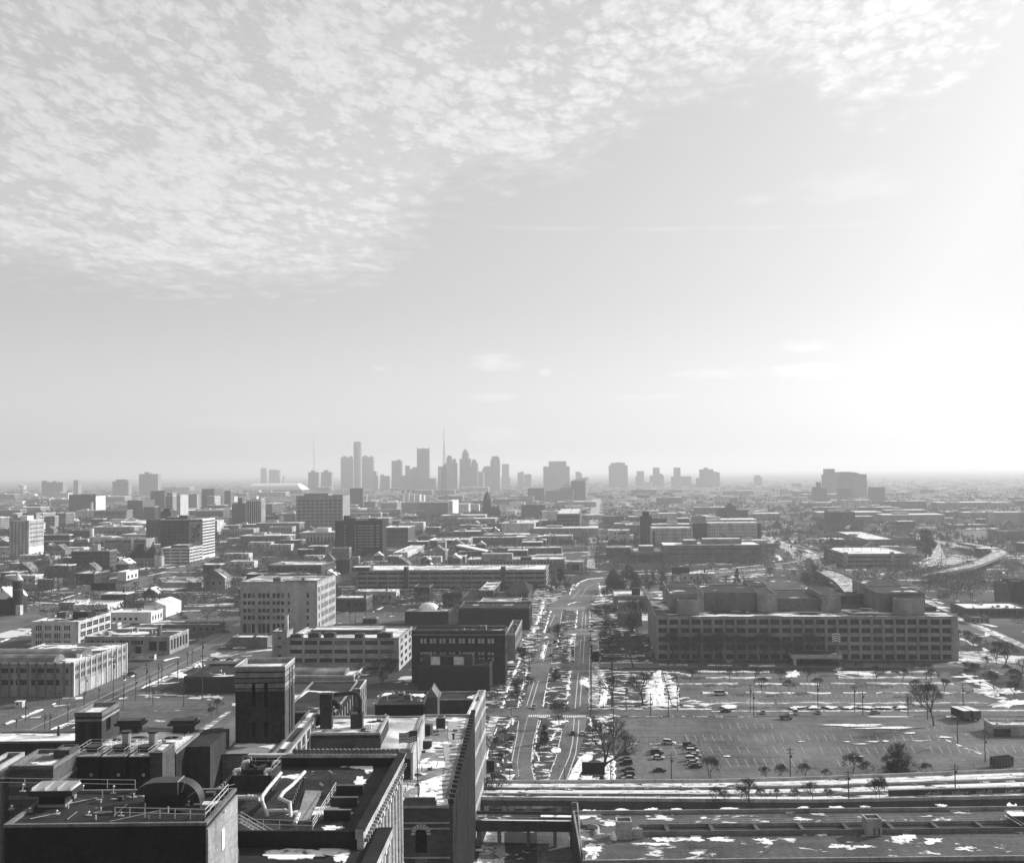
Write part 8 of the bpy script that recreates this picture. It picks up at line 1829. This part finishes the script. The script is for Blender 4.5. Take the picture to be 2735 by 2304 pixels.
while n < 120 and t < 9000:
    t += 1; v_ = hs.uniform(1395, 1640); u_ = hs.uniform(-10, 2735); p = G('S', u_, v_, 0)
    if 1470 < u_ < 1690 or (u_ > 1690 and v_ > 1560) or (u_ > 2050 and v_ > 1500) or hs.random() < (.5 if u_ > 1650 else 0): continue
    k = hs.randrange(4); s = hs.uniform(.9, 1.4); q = [(p.x+a*24*s, p.y+b_*15*s) for a in (0, .5, 1) for b_ in (0, .5, 1)]
    if any(inpoly(a, b_, Z) for a, b_ in q for Z in ZP) or any(X0-3 < a < X0+w_+3 and Y0-12 < b_ < Y0+d_+3 for a, b_ in q for X0, Y0, w_, d_, r_ in BBX) or any(abs(p.x-a) < 30 and abs(p.y-b_) < 22 for a, b_ in placed): continue
    zn = 'left' if u_ < 900 else ('middle' if u_ < 1650 else 'right'); lb = dn[k]+' little house among the bare trees in the '+zn+' middle distance'; gp = dn[k]+' little houses, '+zn
    if k not in fp2: fp2.add(k); o = hp[k]; o.location = (p.x, p.y, 0); o.scale = (s, s, s); tag(o, lb, None, gp)
    else: copy_thing(hp[k], (p.x, p.y, 0), 0, s, lb, gp)
    placed.append((p.x, p.y)); n += 1
print('houses', n, t)
n = 0; t = 0; fw = MB()
while n < 1300 and t < 12000:
    t += 1; v_ = hs.uniform(1385, 1660); u_ = hs.uniform(-20, 2750); p = G('S', u_, v_, 0)
    if 1490 < u_ < 1670 or (u_ > 1690 and v_ > 1570): continue
    if any(inpoly(p.x, p.y, Z) for Z in ZP) or any(X0-4 < p.x < X0+w_+4 and Y0-4 < p.y < Y0+d_+4 for X0, Y0, w_, d_, r_ in BBX): continue
    h_ = hs.uniform(6, 13); twiggy(p.x, p.y, h_, h_*1.0, 70, .30); n += 1
tag(fw.build('woodland', M['twig']), 'dark bare garden and street trees scattered between the middle distance houses', 'woodland', kind='stuff')
# ================================================================== poles and lamps
def pole_proto(kind):
    o = empty('utility_pole' if kind == 'u' else ('street_lamp' if kind == 's' else 'light_mast'), (0,0,0), 0, 'x', 'pole' if kind == 'u' else 'lamp'); m = MB(); h = 12 if kind == 'u' else (10 if kind == 's' else 16)
    m.tube((0,0,0), (0,0,h), .19 if kind == 'u' else .16, .13 if kind == 'u' else .1, n=6); m.build('pole', M['pole'], o)
    if kind == 'u':
        for z_ in (11.2, 9.9): m = MB(); m.box(-1.2, -.08, z_, 1.2, .08, z_+.15); m.build('crossarm', M['pole'], o)
        m = MB(); m.tube((.35, 0, 8.3), (.35, 0, 9.3), .28, n=7); m.build('transformer', M['duct'], o)
        m = MB()
        for x in (-1.1, -.4, .4, 1.1): m.tube((x, 0, 11.35), (x, 0, 11.65), .07, n=5)
        m.build('insulators', M['steel'], o)
    elif kind == 's':
        m = MB(); m.tube((-1.5, 0, 10.0), (1.5, 0, 10.0), .07, n=5); m.build('arm', M['pole'], o)
        for s in (-1.6, 1.6): m = MB(); m.box(s-.45, -.2, 9.85, s+.45, .2, 10.15); m.build('lamp_head', M['pole'], o)
    else:
        m = MB(); m.box(-1.3, -.3, 15.6, 1.3, .3, 16.1); m.build('lamp_head', M['steel'], o)
    CH[o.name] = [(c, []) for c in bpy.data.objects if c.parent is o]; return o
PU, PS, PM = pole_proto('u'), pole_proto('s'), pole_proto('m'); pu = set()
PH = {id(PU): 12, id(PS): 10.2, id(PM): 16}
def pole(proto, crop, x, y, yt, label, group=None, rz=0, z=0.0):
    p = G(crop, x, y, z); t = vplane(crop, x, yt, p, Vector((0,-1,0))).z - z; s = t/PH[id(proto)]
    if id(proto) not in pu: pu.add(id(proto)); proto.location = p; proto.rotation_euler = (0,0,rz); proto.scale = (1, 1, s); tag(proto, label, None, group); return
    r_ = copy_thing(proto, p, rz, 1.0, label, group); r_.scale = (1, 1, s)
for (x, y, yt) in ((205, 525, 375), (400, 590, 460), (358, 590, 460), (542, 535, 385), (688, 305, 165), (790, 350, 250), (905, 360, -10), (990, 330, 130), (1085, 358, 165), (1172, 305, 60), (1192, 355, 150), (1222, 400, 260), (1293, 210, 70), (1468, 410, 230), (1420, 190, 20), (1498, 90, -40), (1535, 60, -60), (1617, 365, -20), (475, 400, 270), (672, 400, 280), (1618, 180, -160), (985, 420, 300), (1265, 235, 60), (130, 580, 500)):
    pole(PU, 'A', x, y, yt, 'wooden utility pole in the line along the long left street', 'utility poles along the left street', rz=.4)
for (x, y, yt) in ((1045, 740, 640), (1240, 760, 660), (975, 760, 665), (1720, 690, 590), (1838, 720, 640), (1580, 690, 600), (460, 540, 300), (112, 290, 180)): pole(PU, 'E', x, y, yt, 'dark pole standing by the white workshops and parking lot', 'poles by the white workshops')
for (x, y, yt) in ((1300, 790, 680), (1345, 790, 590), (1423, 740, 500), (1590, 640, 520), (1645, 735, 665)): pole(PU, 'F', x, y, yt, 'pole on the lot right of the six storey factory', 'poles right of the factory')
for (x, y, yt) in ((1128, 720, 20), (1130, 560, 180), (1130, 410, 260), (1127, 220, 100)): pole(PS, 'C', x, y if y < 500 else 480, yt if y < 500 else 390, 'double armed lamp in the row on the right kerb of the boulevard', 'lamps on the right kerb')
for y, h_ in ((1560, 150), (1400, 130), (1330, 120), (1260, 115), (1180, 105), (1060, 95), (980, 90), (900, 80), (840, 75), (780, 68), (740, 64), (690, 60), (640, 56)): pole(PS, 'G', 1535+(y-700)*-.004, y, y-h_, 'double armed lamp in the row on the right kerb of the boulevard', 'lamps on the right kerb')
pole(PU, 'G', 1542, 1590, 870, 'tall wooden pole rising above the lamps on the right kerb')
for (x, y, yt) in ((360, 1010, 850), (495, 555, 400), (450, 690, 540), (485, 1010, 860), (575, 310, 180), (602, 230, 100), (640, 100, 0), (365, 420, 230), (545, 410, 280)): pole(PS, 'C', x, y, yt, 'dark street lamp on the left verge of the boulevard', 'lamps on the left verge')
for (x, y, yt) in ((1055, 1080, 960), (1078, 1010, 900), (1103, 940, 830), (1160, 790, 700), (1120, 870, 780), (1005, 1225, 1100), (1125, 640, 500), (1025, 1170, 1050)): pole(PS, 'G', x, y, yt, 'dark street lamp on the left verge of the boulevard', 'lamps on the left verge')
pole(PS, 'C', 920, 1012, 880, 'double armed lamp at the right carriageway foot near the railway')
for (x, y, yt) in ((1315, 800, -30), (1298, 430, 120), (1413, 440, 220), (1608, 480, 300), (1752, 485, 280), (1822, 440, 200), (1290, 1000, 890), (1775, 1005, 780)): pole(PU, 'C', x, y, yt, 'wooden pole beside the lots right of the boulevard', 'poles right of the boulevard')
for (x, y, yt) in ((262, 375, 190), (284, 400, 240), (715, 378, 170), (960, 375, 190), (1015, 400, 230), (1318, 405, 250), (1688, 375, 185), (1448, 430, 240), (335, 245, 190), (1650, 590, 400), (1835, 710, 530)): pole(PU, 'D', x, y, yt, 'wooden pole in the line along the street between the two parking lots', 'poles between the two lots')
pole(PU, 'D', 530, 840, 615, 'pole with crossarms at the front edge of the big parking lot')
for (x, y, yt) in ((252, 985, 820), (920, 965, 770), (1635, 925, 725)): pole(PU, 'D', x, y, yt, 'dark pole standing beside the railway tracks', 'poles beside the tracks', z=6.0)
for (x, y, yt) in ((960, 510, 350),): pole(PM, 'H', x, y, yt, 'tall light mast on the freeway verge behind the office block')
pole(PM, 'I', 1310, 500, 185, 'very tall light mast beside the freeway ramp bend'); pole(PM, 'I', 2068, 370, 150, 'tall light mast at the right edge of the picture'); pole(PM, 'I', 1518, 190, 60, 'tall light mast beyond the ramp bend')
pole(PM, 'K', 1590, 850, 760, 'thin light mast right of the wooded belt')
# flagpole before the office block
p = G('I', 318, 1400, 0); o = empty('flagpole', p, 0, 'flagpole with a bright striped flag in front of the office block', 'flagpole'); t = vplane('I', 318, 1040, p, Vector((0,-1,0))).z
m = MB(); m.tube((0,0,0), (0,0,t), .14, .08, n=6); m.build('pole', M['pole'], o); m = MB()
for i in range(8):
    for j in range(7):
        f = lambda a, c: (a*.5-2.6, .25*math.sin(a*1.3), t-.2-c*.55-.12*(a-4)**2*.3+.3)
        m.quad(f(i, j), f(i+1, j), f(i+1, j+1), f(i, j+1), 0 if j % 2 == 0 else 1)
m.build('flag', [M['paint'], M['w12']], o)
# ================================================================== vehicles
def car_proto(kind, mat, nm):
    o = empty(nm, (0,0,0), 0, 'x', 'car' if kind != 'van' else 'van'); L_, w_, h = {'sedan': (4.6, 1.8, 1.4), 'suv': (4.7, 1.9, 1.75), 'van': (5.4, 2.0, 2.1)}[kind]
    hb = {'sedan': .82, 'suv': .98, 'van': 1.1}[kind]; x = L_/2
    body = [(-x, .35), (-x, hb*.85), (-x+.15, hb), (x-.25, hb*.9), (x, hb*.7), (x, .35)] if kind != 'van' else [(-x, .35), (-x, hb), (x-.5, hb), (x, hb*.75), (x, .35)]
    m = MB(); m.extr(body, -w_/2, w_/2, axis='y'); 
    m.v = [(v[0], v[1]*(1 if v[2] < hb*.8 else .94), v[2]) for v in m.v]; m.build('body', mat, o)
    cab = {'sedan': [(-1.75, hb-.02), (-1.15, h-.04), (.35, h-.04), (1.15, hb-.02)], 'suv': [(-2.25, hb-.02), (-2.05, h-.04), (.5, h-.04), (1.2, hb-.02)], 'van': [(-2.6, hb-.02), (-2.55, h-.04), (1.3, h-.04), (2.1, hb-.02)]}[kind]
    m = MB(); m.extr(cab, -w_*.44, w_*.44, axis='y'); m.v = [(v[0], v[1]*(1 if v[2] < h-.2 else .86), v[2]) for v in m.v]; m.build('windows', M['gl0'], o)
    a, c = cab[1][0], cab[2][0]; m = MB(); m.box(a, -w_*.385, h-.045, c, w_*.385, h, 0); m.build('roof', mat, o)
    for sx in (-1, 1):
        for sy in (-1, 1): m = MB(); m.tube((sx*L_*.31, sy*(w_/2-.2), .33), (sx*L_*.31, sy*(w_/2+.01), .33), .33, n=10); m.build('wheel', M['rubber'], o)
    for sy in (-1, 1): m = MB(); m.box(x-.02, sy*w_*.36-.18, hb*.6, x+.02, sy*w_*.36+.18, hb*.78); m.build('headlight', M['paint'], o)
    CH[o.name] = [(c_, []) for c_ in bpy.data.objects if c_.parent is o]; return o
def cp(n, v, r=.25): 
    m_, nt_, b_ = newmat(n); e = (noise(gpos(), 2.0, 3) - .5) * .15 * v + v; setv(nt_, b_, e, r, None, .5); return m_
PW, PD, PG = cp('white_car_paint', .6), cp('dark_car_paint', .02), cp('silver_car_paint', .28)
CARS = {('sedan', 'dark'): car_proto('sedan', PD, 'sedan'), ('sedan', 'white'): car_proto('sedan', PW, 'sedan'), ('sedan', 'silver'): car_proto('sedan', PG, 'sedan'), ('suv', 'dark'): car_proto('suv', PD, 'suv'), ('suv', 'white'): car_proto('suv', PW, 'suv'), ('van', 'white'): car_proto('van', PW, 'van')}
cu = set()
def car(kind, col, crop, x, y, rz, label, group=None, z=.03, s=1.0):
    pr_ = CARS[(kind, col)]; p = G(crop, x, y, z)
    if (kind, col) not in cu: cu.add((kind, col)); pr_.location = p; pr_.rotation_euler = (0,0,rz); tag(pr_, label, None, group); return pr_
    return copy_thing(pr_, p, rz, s, label, group)
ordn = ['farthest', 'second farthest', 'third farthest', 'fourth farthest', 'fourth nearest', 'third nearest', 'second nearest', 'nearest']
colA = [('sedan', 'dark', 1395, 790), ('sedan', 'dark', 1405, 835), ('suv', 'dark', 1410, 868), ('sedan', 'dark', 1425, 918), ('suv', 'dark', 1425, 965), ('sedan', 'silver', 1432, 990)]
nA = ['farthest', 'second farthest', 'third farthest', 'third nearest', 'second nearest', 'nearest']
for i, (k, c, x, y) in enumerate(colA): car(k, c, 'C', x, y, math.pi+.05, nA[i]+' parked car, '+c+', in the left file of the small lot', 'cars parked in the left file')
colB = [('sedan', 'silver', 1650, 765, 'first'), ('suv', 'dark', 1660, 785, 'second'), ('sedan', 'white', 1668, 825, 'third'), ('sedan', 'dark', 1680, 925, 'last')]
for k, c, x, y, n_ in colB: car(k, c, 'C', x, y, .05, n_+' from the back, a '+c+' car in the middle file of the small lot', 'cars parked in the middle file')
colC = [('suv', 'dark', 1915, 725), ('sedan', 'dark', 1935, 745), ('suv', 'white', 1945, 775), ('sedan', 'silver', 1965, 810), ('suv', 'white', 1940, 838), ('sedan', 'silver', 1950, 868), ('sedan', 'dark', 1965, 893)]
nC = ['farthest', 'second farthest', 'third farthest', 'middle', 'third nearest', 'second nearest', 'nearest']
for i, (k, c, x, y) in enumerate(colC): car(k, c, 'C', x, y, .05, nC[i]+' parked car, '+c+', in the right file of the small lot', 'cars parked in the right file')
car('suv', 'white', 'C', 1757, 705, -.3, 'lone white car at the back fence of the small parking lot')
car('sedan', 'silver', 'C', 677, 418, -1.6, 'silver car driving towards the camera at the first crosswalk'); car('sedan', 'dark', 'C', 988, 628, 1.55, 'dark car driving away up the right carriageway'); car('sedan', 'white', 'C', 1063, 632, 1.7, 'white car at the right kerb beside the big gnarled tree')
car('sedan', 'silver', 'C', 495, 712, 1.45, 'silver car parked on the left verge of the boulevard, front one of two'); car('sedan', 'dark', 'C', 508, 665, 1.45, 'dark car parked just behind the silver one on the left verge'); car('van', 'white', 'C', 500, 108, 0, 'white van parked by the dark factory at the second cross street')
car('sedan', 'dark', 'E', 1732, 1085, 0, 'dark car parked above the black warehouse, left of two'); car('sedan', 'dark', 'E', 1840, 1085, 0, 'dark car parked above the black warehouse, right of two'); car('sedan', 'dark', 'E', 1485, 752, .1, 'dark car alone on the lot behind the white workshops'); car('suv', 'dark', 'E', 1808, 862, .5, 'dark car on the long left street near the factory'); car('sedan', 'dark', 'E', 350, 695, .3, 'dark car on the wide avenue at the left')
car('van', 'white', 'D', 60, 262, 0, 'white pickup like van on the office parking row at the left'); car('sedan', 'dark', 'D', 95, 378, .1, 'dark car on the street between the two lots'); car('sedan', 'white', 'I', 2055, 940, 0, 'white car on the snowy lot at the right edge'); car('suv', 'white', 'I', 1580, 375, -.3, 'white truck like car on the freeway ramp', z=9.1, s=1.8)
for i, (x, y) in enumerate(((1565, 1405), (1930, 1368), (1995, 1400))): car('suv' if i == 0 else 'sedan', 'dark', 'I', x, y, .1, ('dark car under the trees right of the office block', 'dark car parked behind the hedge at the right edge', 'dark car with light windows at the right edge')[i])
mr = random.Random(8)
for i in range(34):
    c, x, y = mr.choice([('E', mr.uniform(700, 1400), 0), ('G', mr.uniform(1170, 1290), mr.uniform(760, 1180)), ('D', mr.uniform(0, 1500), mr.uniform(212, 240)), ('D', mr.uniform(300, 1600), 388), ('I', mr.uniform(1180, 1330), mr.uniform(220, 350)), ('I', mr.uniform(1500, 1900), mr.uniform(195, 235)), ('J', mr.uniform(1500, 2094), mr.uniform(1130, 1180)), ('K', mr.uniform(850, 1150), mr.uniform(880, 960)), ('M', mr.uniform(1260, 1320), mr.uniform(900, 1180))]); k = mr.choice(list(CARS))
    if c == 'E': y = 1505-x*.305+mr.uniform(-12, 25)
    reg_ = {'E': 'on the long left street', 'G': 'on the left carriageway', 'D': 'on the office lot or its street', 'I': 'on the freeway bend at the right', 'J': 'beside the white banded parking structure', 'K': 'on the snowy lots beyond the tall slab', 'M': 'on the far boulevard'}[c]
    car(k[0], k[1], c, x, y, {'E': .35, 'G': 1.45}.get(c, mr.choice([0, 1.5, .4])), 'tiny '+k[1]+' car '+reg_, k[1]+' cars '+reg_)
# box trailers
for i, x in enumerate((1715, 1782)):
    p = G('D', x, 442, 0); o = empty('box_trailer', p, .25, ('left' if i == 0 else 'right')+' of two white box trailers parked beside the white depot', 'trailer'); m = MB(); m.box(-1.6, 0, 1.1, 1.6, 9, 4.2, 0, 1); m.build('box', [M['w08'], M['white']], o); m = MB(); m.box(-1.4, -.06, 1.3, 1.4, -.004, 4.0); m.build('rear_door', M['w12'], o)
    for sx in (-1.1, 1.1): m = MB(); m.tube((sx-.2, 1.4, .5), (sx+.2, 1.4, .5), .5, n=10); m.build('wheel', M['rubber'], o)
    m = MB(); m.box(-1.2, .5, .7, 1.2, 8.5, 1.09); m.build('chassis', M['black'], o)
p = G('D', 1945, 740, 0); o = empty('dumpster', p, .35, 'large dark open dumpster at the railway end of the big parking lot', 'dumpster'); m = MB(); m.prism([(-3.6, -1.4), (3.6, -1.4), (3.6, 1.4), (-3.6, 1.4)], .2, .35)
for q_ in ((-3.6,-1.4,3.6,-1.25),(-3.6,1.25,3.6,1.4),(-3.6,-1.25,-3.45,1.25),(3.45,-1.25,3.6,1.25)): m.box(q_[0],q_[1],.35,q_[2],q_[3],3.2)
m.build('bin', M['w12'], o); m = MB(); 
for k in range(7): m.box(-3.5+k*1.15, -1.5, .3, -3.35+k*1.15, -1.402, 3.1)
m.build('ribs', M['w18'], o)
p = G('D', 500, 425, 0); o = empty('steaming_truck', p, 0, 'small dark utility truck beneath a puff of steam on the cross street', 'truck'); m = MB(); m.box(-2.5, -1, .6, 1.2, 1, 1.6); m.build('bed', M['w12'], o); m = MB(); m.box(1.25, -1, .6, 2.7, 1, 2.4); m.build('cab', M['w45'], o)
for sx in (-1.7, 1.8):
    for sy in (-.9, .9): m = MB(); m.tube((sx, sy-.15, .45), (sx, sy+.15, .45), .45, n=8); m.build('wheel', M['rubber'], o)
# trailer, sheds on the left lot
p = G('E', 1038, 1090, 0); q_ = G('E', 1232, 1090, 0); o = empty('site_trailer', p, 0, 'long white site trailer with a dark roof line beside the showroom', 'trailer'); L_ = q_.x-p.x; m = MB(); m.box(0, 0, .5, L_, 3.2, 3.3); m.build('body', M['w45'], o); m = MB(); m.box(-.1, -.1, 3.3, L_+.1, 3.3, 3.5); m.build('roof', M['w12'], o)
for x in (.12, .8, .92): m = MB(); m.box(L_*x, -.05, 1.6, L_*x+.9, -.004, 2.5); m.build('window', M['gl0'], o)
p = G('A', 120, 415, 0); o = empty('kiosk', p, 0, 'tiny white attendant kiosk on the left lot', 'kiosk'); m = MB(); m.box(0, 0, 0, 3.2, 2.4, 2.4); m.build('wall', M['w60'], o); m = MB(); m.box(-.3, -.3, 2.4, 3.5, 2.7, 2.6); m.build('roof', M['white'], o); m = MB(); m.quad((.5, -.01, 1.1), (1.4, -.01, 1.1), (1.4, -.01, 2.0), (.5, -.01, 2.0)); m.build('window', M['gl0'], o)
p = G('A', 372, 330, 0); o = empty('container', p, .2, 'small container with a pale end beside the long brick warehouse', 'container'); m = MB(); m.box(0, 0, 0, 3.4, 5, 2.6); m.build('box', M['w08'], o); m = MB(); m.box(3.404, 0.1, .1, 3.45, 4.9, 2.5); m.build('end', M['w45'], o)
# church with the conical tower roof
loc, rz, w, d_, h = place('E', 80, 160, 722, 452, None, 8); o = empty('church', (loc[0], loc[1], 0), 0, 'round church tower with a bright conical roof at the left edge', 'church'); rr = w/2
m = MB(); m.tube((rr, rr, 0), (rr, rr, h), rr, rr*.94, n=20); m.build('tower', M['w08'], o); m = MB(); m.tube((rr, rr, h*.72), (rr, rr, h*.75), rr*1.04, n=20); m.tube((rr, rr, h*.98), (rr, rr, h*1.02), rr*1.08, n=20); m.build('string_course', M['w18'], o)
h2 = place('E', 80, 160, 722, 385, None, 8)[4]; m = MB(); m.cone(rr, rr, h*1.02, h2, rr*1.0, 20); m.build('conical_roof', M['w45'], o); m = MB(); m.tube((rr, rr, h2-.6), (rr, rr, h2+2.6), .3, .15, n=6); m.build('finial', M['w45'], o)
for k in range(5): m = MB(); a = -2.4+k*.5; m.box(-.3, -.05, 0, .3, .05, 2.4); m.build('slit_window', M['gl0'], o, (rr+rr*.985*math.cos(a), rr+rr*.985*math.sin(a), h*.8), a+math.pi/2)
m = MB(); x0 = place('E', -60, 88, 745, 620, None, 24); ww = x0[2]; m.box(0, 0, 0, ww, 24, x0[4]); m.build('nave', M['w08'], o, (-ww-.5, 2, 0)); m = MB(); m.extr([(-.5, 0), (ww/2, 9), (ww+.5, 0)], -.5, 24, axis='y'); m.build('nave_roof', M['tar_snow'], o, (-ww-.5, 2, x0[4]+.004))
m = MB(); m.box(rr*1.3, -1.2, 0, rr*2.2, 3, h*.28); m.build('porch', M['w45'], o)
# chain link fences
def fence(label, crop, pts, h=2.0, z=0.0, step=3.0, mat='pole'):
    P_ = [G(crop, x, y, z) for x, y in pts]; o = empty('fence', P_[0], 0, label, 'fence'); q_ = P_[0]; m = MB(); mm = MB()
    for i in range(len(P_)-1):
        d = P_[i+1]-P_[i]; n_ = max(1, int(d.length/step)); m.tube(P_[i]-q_+Vector((0,0,h)), P_[i+1]-q_+Vector((0,0,h)), .04, n=4); m.tube(P_[i]-q_+Vector((0,0,h*.5)), P_[i+1]-q_+Vector((0,0,h*.5)), .025, n=4)
        for k in range(n_+1): p_ = P_[i]+d*(k/n_)-q_; mm.tube(p_, p_+Vector((0,0,h)), .06, n=4)
    m.build('rail', M[mat], o); mm.build('post_row', M[mat], o); return o
fence('wire fence round the back and right of the small parking lot', 'C', [(1380, 700), (1880, 690), (1985, 700), (2060, 900), (2080, 1010)])
fence('line of dark bollard posts crossing the snowy field', 'C', [(1695, 115), (1780, 412)], 1.2, step=1.8)
fence('wire fence along the front edge of the big parking lot', 'D', [(1050, 830), (1560, 815), (1900, 790)], 2.2)
fence('dark rail fence on the far side of the long left street', 'E', [(0, 1570), (300, 1450), (450, 1400)], 2.0)
fence('fence beside the parking lot behind the white workshops', 'E', [(1380, 690), (1920, 688)], 2.2)
fence('fence along the near side of the two track railway', 'C', [(1225, 1150), (1930, 1152)], 1.6, z=6.0)
fence('fence on the snow at the right end of the railway', 'D', [(1170, 935), (1740, 925), (2094, 915)], 1.5, z=6.0)
# dark wall with painted scrawls beside the tracks
p = G('D', 1190, 965, 5.0); q_ = G('D', 2160, 940, 5.0); o = empty('wall', p, math.atan2(q_.y-p.y, q_.x-p.x), 'dark low wall with pale painted scrawls beside the tracks', 'wall'); L_ = (q_-p).length; m = MB(); m.box(0, 0, 0, L_, .5, 2.6); m.build('wall_face', M['w08'], o); m = MB(); m.box(-.1, -.1, 2.6, L_+.1, .6, 2.8); m.build('coping', M['w25'], o)
gr = MB(); g2 = random.Random(12)
for x0 in (15, 26, 36, 48):
    x = x0*L_/60
    for k in range(7): gr.quad((x, -.01, .6+g2.random()), (x+.25, -.01, .6+g2.random()*.3), (x+.5+g2.random()*.5, -.01, 1.6+g2.random()*.6), (x+.2, -.01, 1.5+g2.random()*.6)); x += .7
gr.build('scrawl', M['w25'], o)
# steam
def steam(label, crop, x, y, z, s, n, dx, dy, dz, dens):
    m_ = bpy.data.materials.new('steam'); m_.use_nodes = True; nt_ = m_.node_tree
    for k in list(nt_.nodes):
        if k.type != 'OUTPUT_MATERIAL': nt_.nodes.remove(k)
    v_ = nt_.nodes.new('ShaderNodeVolumePrincipled'); v_.inputs['Density'].default_value = dens; v_.inputs['Color'].default_value = (1,1,1,1); v_.inputs['Anisotropy'].default_value = .3; nt_.links.new(v_.outputs[0], nt_.nodes['Material Output'].inputs['Volume'])
    p = G(crop, x, y, z); q0 = G(crop, x, y, 0) if False else p; mm = MB(); g3 = random.Random(int(x)); bm_ = None
    import bmesh
    bm_ = bmesh.new()
    for i in range(n):
        t = i/n; r_ = s*(.35+.9*t)*g3.uniform(.7, 1.2); c = Vector((dx*t+g3.gauss(0, .25)*s, dy*t, dz*t+g3.gauss(0, .2)*s))
        bmesh.ops.create_icosphere(bm_, subdivisions=2, radius=r_, matrix=Matrix.Translation(c))
    me = bpy.data.meshes.new('steam'); bm_.to_mesh(me); bm_.free(); me.materials.append(m_); o = put('steam', me, None, p); tag(o, label, 'steam', kind='stuff')
steam('pale steam drifting left from the cross street', 'D', 480, 375, 1.5, 1.6, 9, -14, 2, 4, .05)
steam('white steam plume rising behind the broad grey school', 'J', 1530, 770, 3, 6, 9, -22, 10, 34, .02)
for o in list(bpy.data.objects):
    if o.parent is None and (o.get('label') in ('x', 'bare winter tree', 'evergreen', 'bare shrub')):
        for c in [c for c in bpy.data.objects if c.parent is o]: bpy.data.objects.remove(c)
        bpy.data.objects.remove(o)
